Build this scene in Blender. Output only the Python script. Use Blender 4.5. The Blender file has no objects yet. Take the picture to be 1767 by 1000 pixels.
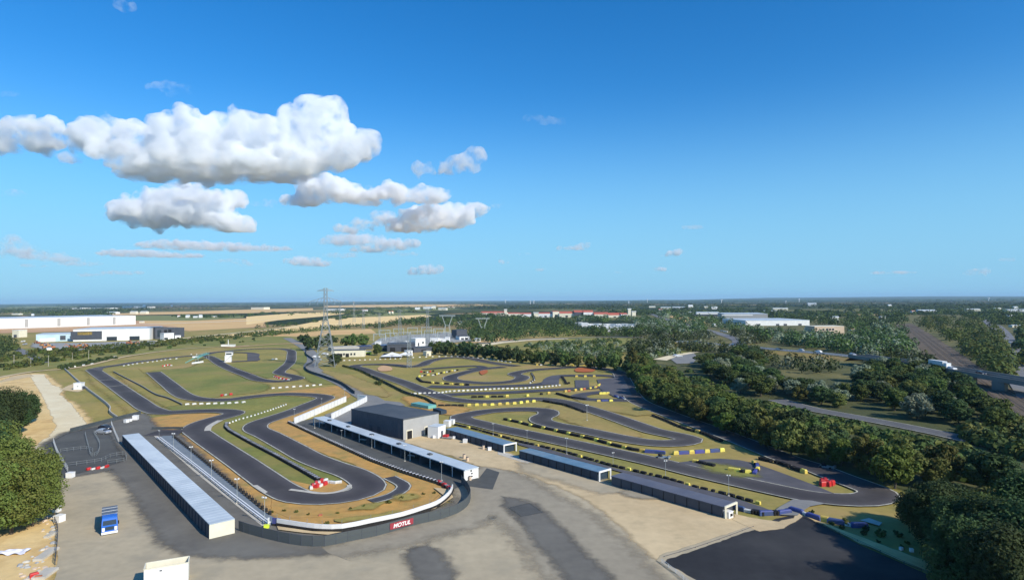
import bpy, bmesh, math, random
import numpy as np
from mathutils import Vector, Matrix, noise
from mathutils.geometry import tessellate_polygon
R = math.radians
random.seed(7)
sc = bpy.context.scene
COL = sc.collection
# ---------------------------------------------------------------- camera
W, H, F, CH = 1767, 1000, 1053.0, 42.0
PITCH = math.atan(18.5 / F)
ROLL = -math.atan(0.0068)
CAMM = Matrix.Rotation(math.pi / 2 + PITCH, 4, 'X') @ Matrix.Rotation(ROLL, 4, 'Z')
CAMR = CAMM.to_3x3()
cam = bpy.data.cameras.new('camera')
cam.sensor_width = 36.0
cam.lens = 36.0 * F / W
cam.clip_start = 0.5
cam.clip_end = 120000
co = bpy.data.objects.new('camera', cam)
co.matrix_world = Matrix.Translation((0, 0, CH)) @ CAMM
COL.objects.link(co)
sc.camera = co


def G(x, y, z=0.0):
    """point of the photograph -> place on the horizontal plane at height z (metres)"""
    d = CAMR @ Vector(((x - W / 2) / F, (H / 2 - y) / F, -1.0))
    t = (z - CH) / d.z
    return Vector((d.x * t, d.y * t, z))


def hm(px, pt, b):
    """height in metres of something reaching from pixel row b to pixel row pt, standing at px"""
    return (b - pt) * G(px, b).y / F


def A(x, y):
    """a named place by direction and range, for the sky"""
    return CAMR @ Vector(((x - W / 2) / F, (H / 2 - y) / F, -1.0))


# ---------------------------------------------------------------- materials
MATS = {}


def lin(c):
    return tuple(c) + (1.0,)


def mat(name, c1, c2=None, scale=1.0, detail=4.0, rough=0.9, lo=0.35, hi=0.65, c3=None, scale3=0.1, lo3=.45, hi3=.65,
        bump=0.0, metal=0.0, spec=0.3, coord='Object', rnd=0.0, trans=0.0, stretch=None, fine=0.0, finescale=.5):
    m = bpy.data.materials.new(name)
    m.use_nodes = True
    nt = m.node_tree
    N, L = nt.nodes, nt.links
    b = N['Principled BSDF']
    b.inputs['Roughness'].default_value = rough
    b.inputs['Metallic'].default_value = metal
    b.inputs['Specular IOR Level'].default_value = spec
    b.inputs['Base Color'].default_value = lin(c1)
    src = None
    if c2 is not None:
        tc = N.new('ShaderNodeTexCoord')
        vec = tc.outputs[coord]
        if stretch:
            mp = N.new('ShaderNodeMapping')
            mp.inputs['Scale'].default_value = stretch[:3]
            if len(stretch) > 3:
                mp.inputs['Rotation'].default_value = (0, 0, stretch[3])
            L.new(vec, mp.inputs[0])
            vec = mp.outputs[0]

        def nz(s, l, h, det):
            n = N.new('ShaderNodeTexNoise')
            n.inputs['Scale'].default_value = s
            n.inputs['Detail'].default_value = det
            n.inputs['Roughness'].default_value = 0.6
            L.new(vec, n.inputs['Vector'])
            r = N.new('ShaderNodeMapRange')
            r.inputs[1].default_value = l
            r.inputs[2].default_value = h
            L.new(n.outputs[0], r.inputs[0])
            return n, r
        n1, r1 = nz(scale, lo, hi, detail)
        mx = N.new('ShaderNodeMix')
        mx.data_type = 'RGBA'
        mx.inputs[6].default_value = lin(c1)
        mx.inputs[7].default_value = lin(c2)
        L.new(r1.outputs[0], mx.inputs[0])
        src = mx.outputs[2]
        if fine:
            nf, rf = nz(finescale, .25, .75, 8)
            rf.inputs[3].default_value = 1 - fine
            rf.inputs[4].default_value = 1 + fine
            sm = N.new('ShaderNodeVectorMath')
            sm.operation = 'SCALE'
            L.new(src, sm.inputs[0])
            L.new(rf.outputs[0], sm.inputs[3])
            src = sm.outputs[0]
        if c3 is not None:
            n2, r2 = nz(scale3, lo3, hi3, 5.0)
            m2 = N.new('ShaderNodeMix')
            m2.data_type = 'RGBA'
            m2.inputs[7].default_value = lin(c3)
            L.new(src, m2.inputs[6])
            L.new(r2.outputs[0], m2.inputs[0])
            src = m2.outputs[2]
        if bump:
            bp = N.new('ShaderNodeBump')
            bp.inputs['Strength'].default_value = bump
            bp.inputs['Distance'].default_value = 0.3
            L.new(n1.outputs[0], bp.inputs['Height'])
            L.new(bp.outputs[0], b.inputs['Normal'])
    if rnd:
        oi = N.new('ShaderNodeObjectInfo')
        hs = N.new('ShaderNodeHueSaturation')
        mr = N.new('ShaderNodeMapRange')
        mr.inputs[3].default_value = 1 - rnd
        mr.inputs[4].default_value = 1 + rnd
        L.new(oi.outputs['Random'], mr.inputs[0])
        L.new(mr.outputs[0], hs.inputs['Value'])
        mh = N.new('ShaderNodeMapRange')
        mh.inputs[3].default_value = 0.47
        mh.inputs[4].default_value = 0.52
        L.new(oi.outputs['Random'], mh.inputs[0])
        L.new(mh.outputs[0], hs.inputs['Hue'])
        if src is not None:
            L.new(src, hs.inputs['Color'])
        else:
            hs.inputs['Color'].default_value = lin(c1)
        src = hs.outputs[0]
    if src is not None:
        L.new(src, b.inputs['Base Color'])
    if trans:
        tr = N.new('ShaderNodeBsdfTranslucent')
        if src is not None:
            L.new(src, tr.inputs[0])
        else:
            tr.inputs[0].default_value = lin(c1)
        ms = N.new('ShaderNodeMixShader')
        ms.inputs[0].default_value = trans
        L.new(b.outputs[0], ms.inputs[1])
        L.new(tr.outputs[0], ms.inputs[2])
        L.new(ms.outputs[0], N['Material Output'].inputs[0])
    MATS[name] = m
    return m


# ---------------------------------------------------------------- mesh builder
class MB:
    def __init__(s):
        s.v, s.f, s.m = [], [], []

    def add(s, vs, fs, mi=0):
        o = len(s.v)
        s.v += [tuple(p) for p in vs]
        s.f += [tuple(i + o for i in f) for f in fs]
        s.m += [mi] * len(fs)
        return s

    def prism(s, base, z0, z1, mi=0, top=None, mtop=None):
        n = len(base)
        top = top or base
        vs = [(p[0], p[1], z0) for p in base] + [(p[0], p[1], z1) for p in top]
        s.add(vs, [(i, (i + 1) % n, n + (i + 1) % n, n + i) for i in range(n)], mi)
        s.add(vs[n:], [tuple(range(n))], mi if mtop is None else mtop)
        s.add(vs[:n], [tuple(reversed(range(n)))], mi)
        return s

    def box(s, c, sx, sy, sz, rz=0.0, mi=0, mtop=None):
        """box on its base centre c"""
        ca, sa = math.cos(rz), math.sin(rz)
        q = []
        for dx, dy in ((-.5, -.5), (.5, -.5), (.5, .5), (-.5, .5)):
            x, y = dx * sx, dy * sy
            q.append((c[0] + x * ca - y * sa, c[1] + x * sa + y * ca))
        return s.prism(q, c[2], c[2] + sz, mi, None, mtop)

    def bar(s, a, b, t, mi=0, n=4):
        a, b = Vector(a), Vector(b)
        d = (b - a)
        if d.length < 1e-6:
            return s
        d.normalize()
        u = d.cross(Vector((0, 0, 1)))
        if u.length < 1e-3:
            u = Vector((1, 0, 0))
        u.normalize()
        w = d.cross(u)
        t1, t2 = t if isinstance(t, tuple) else (t, t)
        vs = []
        for p, tt in ((a, t1), (b, t2)):
            for i in range(n):
                an = 2 * math.pi * (i + .5) / n
                vs.append(p + (u * math.cos(an) + w * math.sin(an)) * tt * .5 * (1.41 if n == 4 else 1))
        s.add(vs, [(i, (i + 1) % n, n + (i + 1) % n, n + i) for i in range(n)] +
              [tuple(reversed(range(n))), tuple(range(n, 2 * n))], mi)
        return s

    def cyl(s, c, r, h, n=12, mi=0, r2=None):
        r2 = r if r2 is None else r2
        b = [(c[0] + r * math.cos(2 * math.pi * i / n), c[1] + r * math.sin(2 * math.pi * i / n)) for i in range(n)]
        t = [(c[0] + r2 * math.cos(2 * math.pi * i / n), c[1] + r2 * math.sin(2 * math.pi * i / n)) for i in range(n)]
        return s.prism(b, c[2], c[2] + h, mi, t)

    def mesh(s, name, mats, smooth=False):
        me = bpy.data.meshes.new(name)
        me.from_pydata(s.v, [], s.f)
        for m in (mats if isinstance(mats, (list, tuple)) else [mats]):
            me.materials.append(m)
        if len(set(s.m)) > 1 or (s.m and s.m[0]):
            me.polygons.foreach_set('material_index', s.m)
        if smooth:
            me.polygons.foreach_set('use_smooth', [True] * len(s.f))
        me.update()
        return me

    def build(s, name, mats, parent=None, smooth=False, loc=None, rz=0.0):
        return link(name, s.mesh(name, mats, smooth), parent, loc, rz)


def link(name, data, parent=None, loc=None, rz=0.0):
    o = bpy.data.objects.new(name, data)
    COL.objects.link(o)
    if parent:
        o.parent = parent
    if loc is not None:
        o.location = loc
    if rz:
        o.rotation_euler = (0, 0, rz)
    return o


def tag(o, label=None, cat=None, group=None, kind=None):
    if label:
        o['label'] = label
    if cat:
        o['category'] = cat
    if group:
        o['group'] = group
    if kind:
        o['kind'] = kind
    return o


def thing(name, label, cat, loc=(0, 0, 0), rz=0.0, group=None):
    o = link(name, None, None, loc, rz)
    o.empty_display_size = 0.5
    return tag(o, label, cat, group)


def dup(root, loc, rz=0.0, label=None, group=None, scale=None):
    kids = list(root.children)
    r = root.copy()
    COL.objects.link(r)
    r.location = loc
    r.rotation_euler = (0, 0, rz)
    if scale is not None:
        r.scale = scale if isinstance(scale, tuple) else (scale,) * 3
    if label:
        r['label'] = label
    if group:
        r['group'] = group
    for ch in kids:
        c = ch.copy()
        COL.objects.link(c)
        c.parent = r
        for g in ch.children:
            d = g.copy()
            COL.objects.link(d)
            d.parent = c
    return r


class Rep:
    """one of a kind first, copies afterwards"""

    def __init__(s, root):
        s.root, s.used = root, False

    def put(s, loc, rz=0.0, label=None, group=None, scale=None):
        if not s.used:
            s.used = True
            o = s.root
            o.location = loc
            o.rotation_euler = (0, 0, rz)
            if scale is not None:
                o.scale = scale if isinstance(scale, tuple) else (scale,) * 3
            if label:
                o['label'] = label
            if group:
                o['group'] = group
            return o
        return dup(s.root, loc, rz, label, group, scale)


def catmull(P, step=2.0, closed=False):
    P = [Vector(p) for p in P]
    n = len(P)
    out = []
    rng = range(n if closed else n - 1)
    for i in rng:
        p0 = P[(i - 1) % n] if closed or i > 0 else P[0] * 2 - P[1]
        p1, p2 = P[i], P[(i + 1) % n]
        p3 = P[(i + 2) % n] if closed or i + 2 < n else P[-1] * 2 - P[-2]
        # centripetal parametrisation keeps unevenly spaced points from overshooting
        d01 = max((p1 - p0).length, .01) ** .5
        d12 = max((p2 - p1).length, .01) ** .5
        d23 = max((p3 - p2).length, .01) ** .5
        m1 = ((p1 - p0) / d01 - (p2 - p0) / (d01 + d12) + (p2 - p1) / d12) * d12
        m2 = ((p2 - p1) / d12 - (p3 - p1) / (d12 + d23) + (p3 - p2) / d23) * d12
        k = max(2, int((p2 - p1).length / step))
        for j in range(k):
            t = j / k
            t2, t3 = t * t, t * t * t
            out.append(p1 * (2 * t3 - 3 * t2 + 1) + m1 * (t3 - 2 * t2 + t) + p2 * (-2 * t3 + 3 * t2) + m2 * (t3 - t2))
    if not closed:
        out.append(P[-1])
    return out


def soften(m):
    """the same ground worn away towards the rim of its sheet"""
    nm = m.name + '_worn'
    if nm in bpy.data.materials:
        return bpy.data.materials[nm]
    c = m.copy()
    c.name = nm
    N, L = c.node_tree.nodes, c.node_tree.links
    at = N.new('ShaderNodeAttribute')
    at.attribute_name = 'rim'
    tc = N.new('ShaderNodeTexCoord')
    nz = N.new('ShaderNodeTexNoise')
    nz.inputs['Scale'].default_value = .45
    nz.inputs['Detail'].default_value = 8
    nz.inputs['Roughness'].default_value = .65
    L.new(tc.outputs['Object'], nz.inputs['Vector'])
    ad = N.new('ShaderNodeMath')
    ad.operation = 'ADD'
    L.new(at.outputs['Fac'], ad.inputs[0])
    L.new(nz.outputs[0], ad.inputs[1])
    mr = N.new('ShaderNodeMapRange')
    mr.interpolation_type = 'SMOOTHSTEP'
    mr.inputs[1].default_value = .55
    mr.inputs[2].default_value = 1.40
    L.new(ad.outputs[0], mr.inputs[0])
    tr = N.new('ShaderNodeBsdfTransparent')
    mx = N.new('ShaderNodeMixShader')
    L.new(mr.outputs[0], mx.inputs[0])
    L.new(tr.outputs[0], mx.inputs[1])
    L.new(N['Principled BSDF'].outputs[0], mx.inputs[2])
    L.new(mx.outputs[0], N['Material Output'].inputs[0])
    return c


SHZ = [0.004]


def sheet(name, pts, m, z=None, smooth=False, jit=0.0, label=None, world=False, kind='structure', step=3.0, soft=0.0):
    """flat sheet of ground traced by its outline"""
    if z is None:
        SHZ[0] += 0.005 if soft else 0.002
        z = SHZ[0]
    w = [Vector(p) if len(p) == 3 else G(p[0], p[1]) for p in pts]
    for p in w:
        p.z = 0
    if smooth:
        w = catmull(w, step, True)
    if jit:
        q = []
        for i in range(len(w)):
            a, b = w[i], w[(i + 1) % len(w)]
            k = min(40, max(1, int((b - a).length / (jit * 3))))
            for j in range(k):
                p = a.lerp(b, j / k)
                nv = noise.noise_vector(Vector((p.x, p.y, 3.1)) / (jit * 4))
                q.append(p + Vector((nv.x, nv.y, 0)) * jit)
        w = q
    w = [Vector((p.x, p.y, z)) for p in w]
    tris = tessellate_polygon([w])
    fs = []
    for t in tris:
        a, b, c = (w[i] for i in t)
        fs.append(t if (b - a).cross(c - a).z > 0 else (t[0], t[2], t[1]))
    mb = MB()
    mb.add(w, fs)
    if soft:
        n = len(w)
        area = sum(a.x * b.y - b.x * a.y for a, b in zip(w, w[1:] + w[:1]))
        sg = 1 if area > 0 else -1
        ring = []
        for i in range(n):
            d1, d2 = w[i] - w[i - 1], w[(i + 1) % n] - w[i]
            if d1.length < 1e-4 or d2.length < 1e-4:
                d1 = d2 = w[(i + 1) % n] - w[i - 1]
            t = d1.normalized() + d2.normalized()
            if t.length < .3:
                t = d2.normalized()
            t.normalize()
            ring.append(w[i] + Vector((t.y, -t.x, 0)) * soft * sg)
        mb.add([(p.x, p.y, z - .0006 - .0005 * (i_ % 5)) for i_, p in enumerate(ring)], [])
        q = [(i, (i + 1) % n, n + (i + 1) % n, n + i) for i in range(n)]
        if sg > 0:
            q = [f[::-1] for f in q]
        mb.f += q
        mb.m += [0] * n
        m = soften(m)
    o = mb.build(name, m)
    if soft:
        at = o.data.attributes.new('rim', 'FLOAT', 'POINT')
        at.data.foreach_set('value', [1.0] * n + [0.0] * n)
    tag(o, label, None, None, kind)
    return o


def offset_line(C, d):
    out = []
    n = len(C)
    for i in range(n):
        a, b = C[max(0, i - 1)], C[min(n - 1, i + 1)]
        t = (b - a)
        t.z = 0
        t.normalize()
        dd = d[i] if isinstance(d, list) else d
        out.append(C[i] + Vector((-t.y, t.x, 0)) * dd)
    return out


def strip_mesh(La, Lb, z, m, name, parent=None):
    mb = MB()
    n = len(La)
    vs = [(p.x, p.y, z) for p in La] + [(p.x, p.y, z) for p in Lb]
    mb.add(vs, [(i + n, i + n + 1, i + 1, i) for i in range(n - 1)])
    return mb.build(name, m, parent)


def ribbon(name, pts, width, m, z=None, lines=True, lw=0.32, step=2.0, closed=False, label=None, lm=None, world=False):
    if z is None:
        SHZ[0] += 0.003
        z = SHZ[0]
    Wp = [Vector(p) if world else G(p[0], p[1]) for p in pts]
    C = catmull(Wp, step, closed)
    if closed:
        C.append(C[0].copy())
    w = width / 2
    mb = MB()
    n = len(C)
    cols = (1, .62, .2, -.2, -.62, -1)
    for k in cols:
        mb.v += [(p.x, p.y, z) for p in offset_line(C, w * k)]
    for r_ in range(5):
        mb.f += [(r_ * n + i + n, r_ * n + i + n + 1, r_ * n + i + 1, r_ * n + i) for i in range(n - 1)]
        mb.m += [0] * (n - 1)
    o = mb.build(name, m)
    at = o.data.attributes.new('wear', 'FLOAT', 'POINT')
    at.data.foreach_set('value', [v for k in cols for v in [1 - abs(k) ** 1.3] * n])
    tag(o, label, None, None, 'structure')
    if lines:
        e = .12
        for k, s_ in enumerate((1, -1)):
            strip_mesh(offset_line(C, s_ * (w - e) if s_ > 0 else s_ * (w - e - lw)),
                       offset_line(C, s_ * (w - e - lw) if s_ > 0 else s_ * (w - e)), z + 0.012, lm or MATS['line'],
                       'edge_line', o)
    return C


def along(pts, step, z=0.0, start=0.0):
    """points every step metres along a pixel polyline: (place, heading)"""
    P = [G(p[0], p[1], z) for p in pts]
    out = []
    carry = start
    for a, b in zip(P, P[1:]):
        d = b - a
        L = d.length
        h = math.atan2(d.y, d.x)
        while carry < L:
            out.append((a + d * (carry / L), h))
            carry += step
        carry -= L
    return out


def rect(a, b, c):
    """rectangle on a, along b, as wide as c lies off that line"""
    u = (b - a)
    n = Vector((-u.y, u.x, 0)).normalized()
    w = (c - a).dot(n)
    return [a, b, b + n * w, a + n * w]
# ---------------------------------------------------------------- light and sky
SUN_AZ = math.atan2(0.75, -0.66)      # from +Y towards +X
SUN_EL = R(33)
sd = Vector((math.sin(SUN_AZ) * math.cos(SUN_EL), math.cos(SUN_AZ) * math.cos(SUN_EL), math.sin(SUN_EL)))
ld = bpy.data.lights.new('sun', 'SUN')
ld.energy = 4.6
ld.angle = R(0.5)
ld.color = (1.0, 0.925, 0.80)
lo_ = bpy.data.objects.new('sun', ld)
lo_.rotation_euler = sd.to_track_quat('Z', 'Y').to_euler()
COL.objects.link(lo_)
wd = bpy.data.worlds.new('World')
sc.world = wd
wd.use_nodes = True
nt = wd.node_tree
bg = nt.nodes['Background']
sky = nt.nodes.new('ShaderNodeTexSky')
sky.sky_type = 'NISHITA'
sky.sun_disc = False
sky.sun_elevation = SUN_EL
sky.sun_rotation = SUN_AZ
sky.altitude = 100
sky.air_density = 1.0
sky.dust_density = 0.4
sky.ozone_density = 3.0
hs = nt.nodes.new('ShaderNodeHueSaturation')
hs.inputs['Saturation'].default_value = 1.38
hs.inputs['Value'].default_value = 1.02
nt.links.new(sky.outputs[0], hs.inputs['Color'])
tcw = nt.nodes.new('ShaderNodeTexCoord')
sx_ = nt.nodes.new('ShaderNodeSeparateXYZ')
nt.links.new(tcw.outputs['Generated'], sx_.inputs[0])
mr_ = nt.nodes.new('ShaderNodeMapRange')
mr_.interpolation_type = 'SMOOTHERSTEP'
mr_.inputs[1].default_value = -.02
mr_.inputs[2].default_value = .36
mr_.inputs[3].default_value = .88
mr_.inputs[4].default_value = 0
nt.links.new(sx_.outputs[2], mr_.inputs[0])
mxw = nt.nodes.new('ShaderNodeMix')
mxw.data_type = 'RGBA'
nt.links.new(mr_.outputs[0], mxw.inputs[0])
tn_ = nt.nodes.new('ShaderNodeMix')
tn_.data_type = 'RGBA'
tn_.blend_type = 'MULTIPLY'
tn_.inputs[0].default_value = 1
tn_.inputs[7].default_value = (.74, 1.02, 1.14, 1)
nt.links.new(hs.outputs[0], tn_.inputs[6])
nt.links.new(tn_.outputs[2], mxw.inputs[6])
mxw.inputs[7].default_value = (1.75, 4.0, 6.0, 1)
nt.links.new(mxw.outputs[2], bg.inputs[0])
bg.inputs[1].default_value = 0.128
sc.view_settings.view_transform = 'Standard'
sc.view_settings.look = 'None'
sc.view_settings.exposure = 0.2
sc.view_settings.gamma = 1.0
sc.render.engine = 'CYCLES'
cy = sc.cycles
cy.max_bounces = 20
cy.diffuse_bounces = 2
cy.glossy_bounces = 2
cy.transmission_bounces = 2
cy.transparent_max_bounces = 8
cy.volume_bounces = 20
cy.sample_clamp_indirect = 4
cy.use_denoising = True

# ---------------------------------------------------------------- surface materials
mat('line', (.60, .58, .46), (.34, .33, .27), 0.6, rough=.8)
mat('rough_grass', (.130, .122, .040), (.185, .160, .056), .05, 7, rough=1, c3=(.075, .085, .028), scale3=.02, lo3=.45, hi3=.6, fine=.3)
mat('slip_road', (.105, .105, .105), (.13, .13, .128), 0.1, 5, rough=.9, fine=.1)
mat('gravel_grey', (.27, .27, .25), (.36, .36, .33), 0.1, 5, rough=.95, fine=.15)
mat('track', (.064, .058, .056), (.086, .078, .074), 0.10, 6, rough=.85, c3=(.052, .046, .05), scale3=.02, fine=.12)
mat('track_b', (.060, .058, .064), (.084, .080, .084), 0.10, 6, rough=.85, fine=.12)
mat('asphalt_dark', (.072, .074, .070), (.10, .10, .092), 0.08, 6, rough=.9, c3=(.14, .14, .12), scale3=.035, lo3=.48, hi3=.8, fine=.15)
mat('asphalt_mid', (.13, .122, .104), (.17, .158, .132), 0.07, 6, rough=.9, c3=(.18, .172, .145), scale3=.035, lo3=.48, hi3=.8, fine=.15)
mat('asphalt_new', (.022, .022, .024), (.032, .032, .034), 0.06, 6, rough=.9, c3=(.06, .058, .056), scale3=.03, lo3=.52, hi3=.8, fine=.2)
mat('road', (.20, .20, .19), (.25, .245, .23), 0.1, 5, rough=.9, fine=.1)
mat('road_far', (.16, .16, .165), (.20, .20, .20), 0.05, 5, rough=.9)
mat('yard', (.40, .335, .225), (.485, .405, .27), 0.045, 8, rough=.95, lo=.3, hi=.7, c3=(.29, .26, .19), scale3=.11, lo3=.48, hi3=.8, fine=.10)
mat('yard_grey', (.30, .26, .19), (.37, .32, .23), 0.04, 7, rough=.95, lo=.35, hi=.65, fine=.12)
mat('path_blue', (.17, .20, .225), (.21, .24, .26), 0.2, 5, rough=.8)
mat('concrete', (.46, .43, .36), (.56, .52, .44), 0.5, 5, rough=.9)
mat('sand', (.66, .45, .18), (.76, .56, .27), 0.06, 7, rough=1, c3=(.50, .31, .12), scale3=.10, lo3=.5, hi3=.72, bump=.3, fine=.12)
mat('pale_track', (.78, .68, .46), (.70, .58, .36), 0.1, 6, rough=1, fine=.08)
mat('sand_pale', (.62, .48, .28), (.53, .40, .225), 0.07, 7, rough=1, c3=(.40, .31, .18), scale3=.15, lo3=.55, hi3=.8, fine=.10)
mat('ochre', (.54, .30, .080), (.44, .26, .085), 0.10, 7, rough=1, c3=(.30, .23, .07), scale3=.16, lo3=.50, hi3=.72, fine=.18)
mat('grass', (.335, .262, .070), (.235, .215, .054), 0.035, 8, rough=1, lo=.38, hi=.62, c3=(.38, .265, .10), scale3=.02, lo3=.5, hi3=.68, bump=.2, fine=.22)
mat('grass_green', (.152, .178, .040), (.262, .238, .056), 0.03, 8, rough=1, c3=(.29, .225, .07), scale3=.04, lo3=.5, hi3=.7, fine=.22)
mat('grass_dry', (.33, .25, .080), (.25, .215, .060), 0.06, 7, rough=1, c3=(.42, .28, .10), scale3=.03, fine=.22)
mat('field_gold', (.82, .56, .22), (.90, .66, .32), 0.008, 4, rough=1, stretch=(1, 6, 1))
mat('field_tan', (.62, .38, .155), (.68, .46, .20), 0.006, 5, rough=1, stretch=(1, 5, 1))
mat('field_green', (.15, .19, .05), (.24, .23, .08), 0.006, 5, rough=1, stretch=(1, 5, 1))
mat('earth', (.52, .30, .15), (.60, .38, .2), 0.01, 5, rough=1)
mat('ballast', (.105, .082, .056), (.14, .108, .075), 0.1, 6, rough=1, fine=.2)


# asphalt worn across its width: rubber in the middle, dust at the edges
for nm in ('track', 'track_b'):
    m = MATS[nm]
    N, L = m.node_tree.nodes, m.node_tree.links
    b_ = N['Principled BSDF']
    src = b_.inputs['Base Color'].links[0].from_socket
    at = N.new('ShaderNodeAttribute')
    at.attribute_name = 'wear'
    tc = N.new('ShaderNodeTexCoord')
    nz = N.new('ShaderNodeTexNoise')
    nz.inputs['Scale'].default_value = .035
    nz.inputs['Detail'].default_value = 5
    L.new(tc.outputs['Object'], nz.inputs['Vector'])
    ad = N.new('ShaderNodeMath')
    ad.operation = 'MULTIPLY_ADD'
    L.new(nz.outputs[0], ad.inputs[0])
    ad.inputs[1].default_value = 1.3
    L.new(at.outputs['Fac'], ad.inputs[2])
    mr = N.new('ShaderNodeMapRange')
    mr.interpolation_type = 'SMOOTHSTEP'
    mr.inputs[1].default_value = .55
    mr.inputs[2].default_value = 1.75
    mr.inputs[3].default_value = 1.42
    mr.inputs[4].default_value = .80
    L.new(ad.outputs[0], mr.inputs[0])
    sm = N.new('ShaderNodeVectorMath')
    sm.operation = 'SCALE'
    L.new(src, sm.inputs[0])
    L.new(mr.outputs[0], sm.inputs[3])
    L.new(sm.outputs[0], b_.inputs['Base Color'])


# far farmland: the patchwork of one ground sheet
def ground_material():
    m = bpy.data.materials.new('countryside')
    m.use_nodes = True
    N, L = m.node_tree.nodes, m.node_tree.links
    b = N['Principled BSDF']
    b.inputs['Roughness'].default_value = 1
    b.inputs['Specular IOR Level'].default_value = .1
    tc = N.new('ShaderNodeTexCoord')
    vo = N.new('ShaderNodeTexVoronoi')
    vo.inputs['Scale'].default_value = 0.0022
    L.new(tc.outputs['Object'], vo.inputs['Vector'])
    sp = N.new('ShaderNodeSeparateColor')
    L.new(vo.outputs['Color'], sp.inputs[0])
    cr = N.new('ShaderNodeValToRGB')
    cr.color_ramp.interpolation = 'CONSTANT'
    e = cr.color_ramp.elements
    e[0].position = 0
    e[0].color = (.035, .055, .02, 1)
    e[1].position = .55
    e[1].color = (.10, .12, .045, 1)
    for p, c in ((.72, (.20, .20, .08, 1)), (.84, (.42, .31, .14, 1)), (.95, (.09, .13, .04, 1))):
        x = e.new(p)
        x.color = c
    L.new(sp.outputs[0], cr.inputs[0])
    nz = N.new('ShaderNodeTexNoise')
    nz.inputs['Scale'].default_value = .02
    nz.inputs['Detail'].default_value = 8
    L.new(tc.outputs['Object'], nz.inputs['Vector'])
    mx = N.new('ShaderNodeMix')
    mx.data_type = 'RGBA'
    mx.blend_type = 'MULTIPLY'
    mx.inputs[0].default_value = .6
    L.new(cr.outputs[0], mx.inputs[6])
    L.new(nz.outputs[0], mx.inputs[7])
    L.new(mx.outputs[2], b.inputs['Base Color'])
    return m


gm = ground_material()
mb = MB()
X0, X1, Y0, Y1 = -26000, 26000, -400, 34000
mb.add([(X0, Y0, -.03), (X1, Y0, -.03), (X1, Y1, -.03), (X0, Y1, -.03)], [(0, 1, 2, 3)])
o = mb.build('ground', gm)
tag(o, None, None, None, 'structure')
# meadow round the circuits
pts = [(-420, -60, 0), (330, -60, 0), (520, 200, 0), (560, 620, 0), (300, 820, 0), (0, 900, 0), (-400, 1000, 0), (-900, 900, 0), (-1100, 600, 0), (-800, 200, 0)]
o = sheet('meadow', [Vector(p) for p in pts], MATS['grass'], z=-.015)
# ---------------------------------------------------------------- sheets of ground, traced
M_ = MATS
# far fields
SHZ[0] = 0.0
sheet('rough_meadow', [(1010, 566), (1200, 552), (1500, 545), (1800, 540), (1900, 700), (1500, 735), (1330, 690), (1190, 640), (1095, 620), (1082, 600), (1040, 590)], M_['rough_grass'])
sheet('field', [(560, 527), (640, 525.5), (830, 524.5), (860, 527), (800, 529), (650, 530), (560, 530)], M_['field_tan'])
sheet('field', [(-60, 553), (40, 545), (150, 549), (235, 553), (330, 553.5), (450, 547.5), (462, 563), (326, 571), (250, 562), (90, 569), (-60, 574)], M_['earth'])
sheet('field', [(237, 552.5), (331, 553), (450, 547.5), (458, 562), (390, 567), (326, 570), (300, 562), (250, 557)], M_['field_tan'])
sheet('field', [(225, 544.5), (331, 543.6), (420, 544.5), (420, 548), (331, 553), (237, 553)], M_['field_green'])
sheet('field', [(190, 541), (262, 538), (330, 537), (430, 533.5), (540, 531.5), (540, 535), (430, 540), (331, 541.5), (196, 543.8)], M_['field_tan'])
sheet('field', [(425, 546), (499, 540.5), (556, 538), (604, 540), (552, 546), (481, 552), (425, 560)], M_['field_gold'])
sheet('field', [(340, 587), (400, 576), (430, 573.5), (519, 559.5), (570, 549), (650, 546), (735, 542.5), (750, 546), (700, 551), (659, 557.5), (600, 561), (560, 565), (480, 573.5), (430, 580)], M_['field_gold'])
sheet('field', [(480, 577), (560, 570), (640, 567), (650, 575), (600, 577), (560, 578), (500, 583), (400, 592), (420, 584)], M_['field_tan'])
sheet('field', [(560, 547.5), (620, 541), (690, 539), (760, 540), (735, 542.5), (650, 546)], M_['field_green'])
sheet('field', [(640, 533), (760, 531), (800, 533), (740, 536), (660, 539), (640, 537)], M_['field_green'])
sheet('field', [(0, 530), (60, 528.5), (140, 528.5), (140, 530.5), (0, 535)], M_['field_green'])
sheet('field', [(1150, 544), (1180, 545.5), (1222, 556), (1215, 559), (1180, 555)], M_['field_tan'])
sheet('field', [(1310, 612), (1380, 616), (1500, 630), (1540, 648), (1480, 656), (1400, 652), (1330, 644)], M_['rough_grass'], smooth=True, soft=4)
sheet('field', [(800, 590), (860, 580), (890, 586), (850, 592)], M_['field_tan'])
sheet('field', [(880, 600), (940, 588), (1010, 582), (1080, 583), (1120, 590), (1080, 600), (980, 606)], M_['grass_green'], smooth=True)
sheet('field', [(1090, 612), (1120, 604), (1200, 596), (1215, 604), (1150, 612)], M_['grass_green'], smooth=True)
mat('undergrowth', (.050, .062, .022), (.085, .092, .030), .08, 7, rough=1, c3=(.14, .125, .045), scale3=.03, lo3=.52, hi3=.75, fine=.3)
sheet('undergrowth', [(1092, 620), (1190, 636), (1330, 688), (1400, 704), (1550, 732), (1700, 764), (1800, 790), (1830, 900), (1720, 880), (1560, 842), (1400, 797), (1260, 750), (1130, 694), (1085, 660)], M_['undergrowth'], soft=3)
sheet('undergrowth', [(1200, 600), (1330, 606), (1345, 650), (1480, 664), (1490, 620), (1600, 632), (1700, 690), (1767, 745), (1767, 765), (1625, 744), (1400, 700), (1330, 682), (1230, 660), (1190, 636)], M_['undergrowth'], soft=3)
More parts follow.
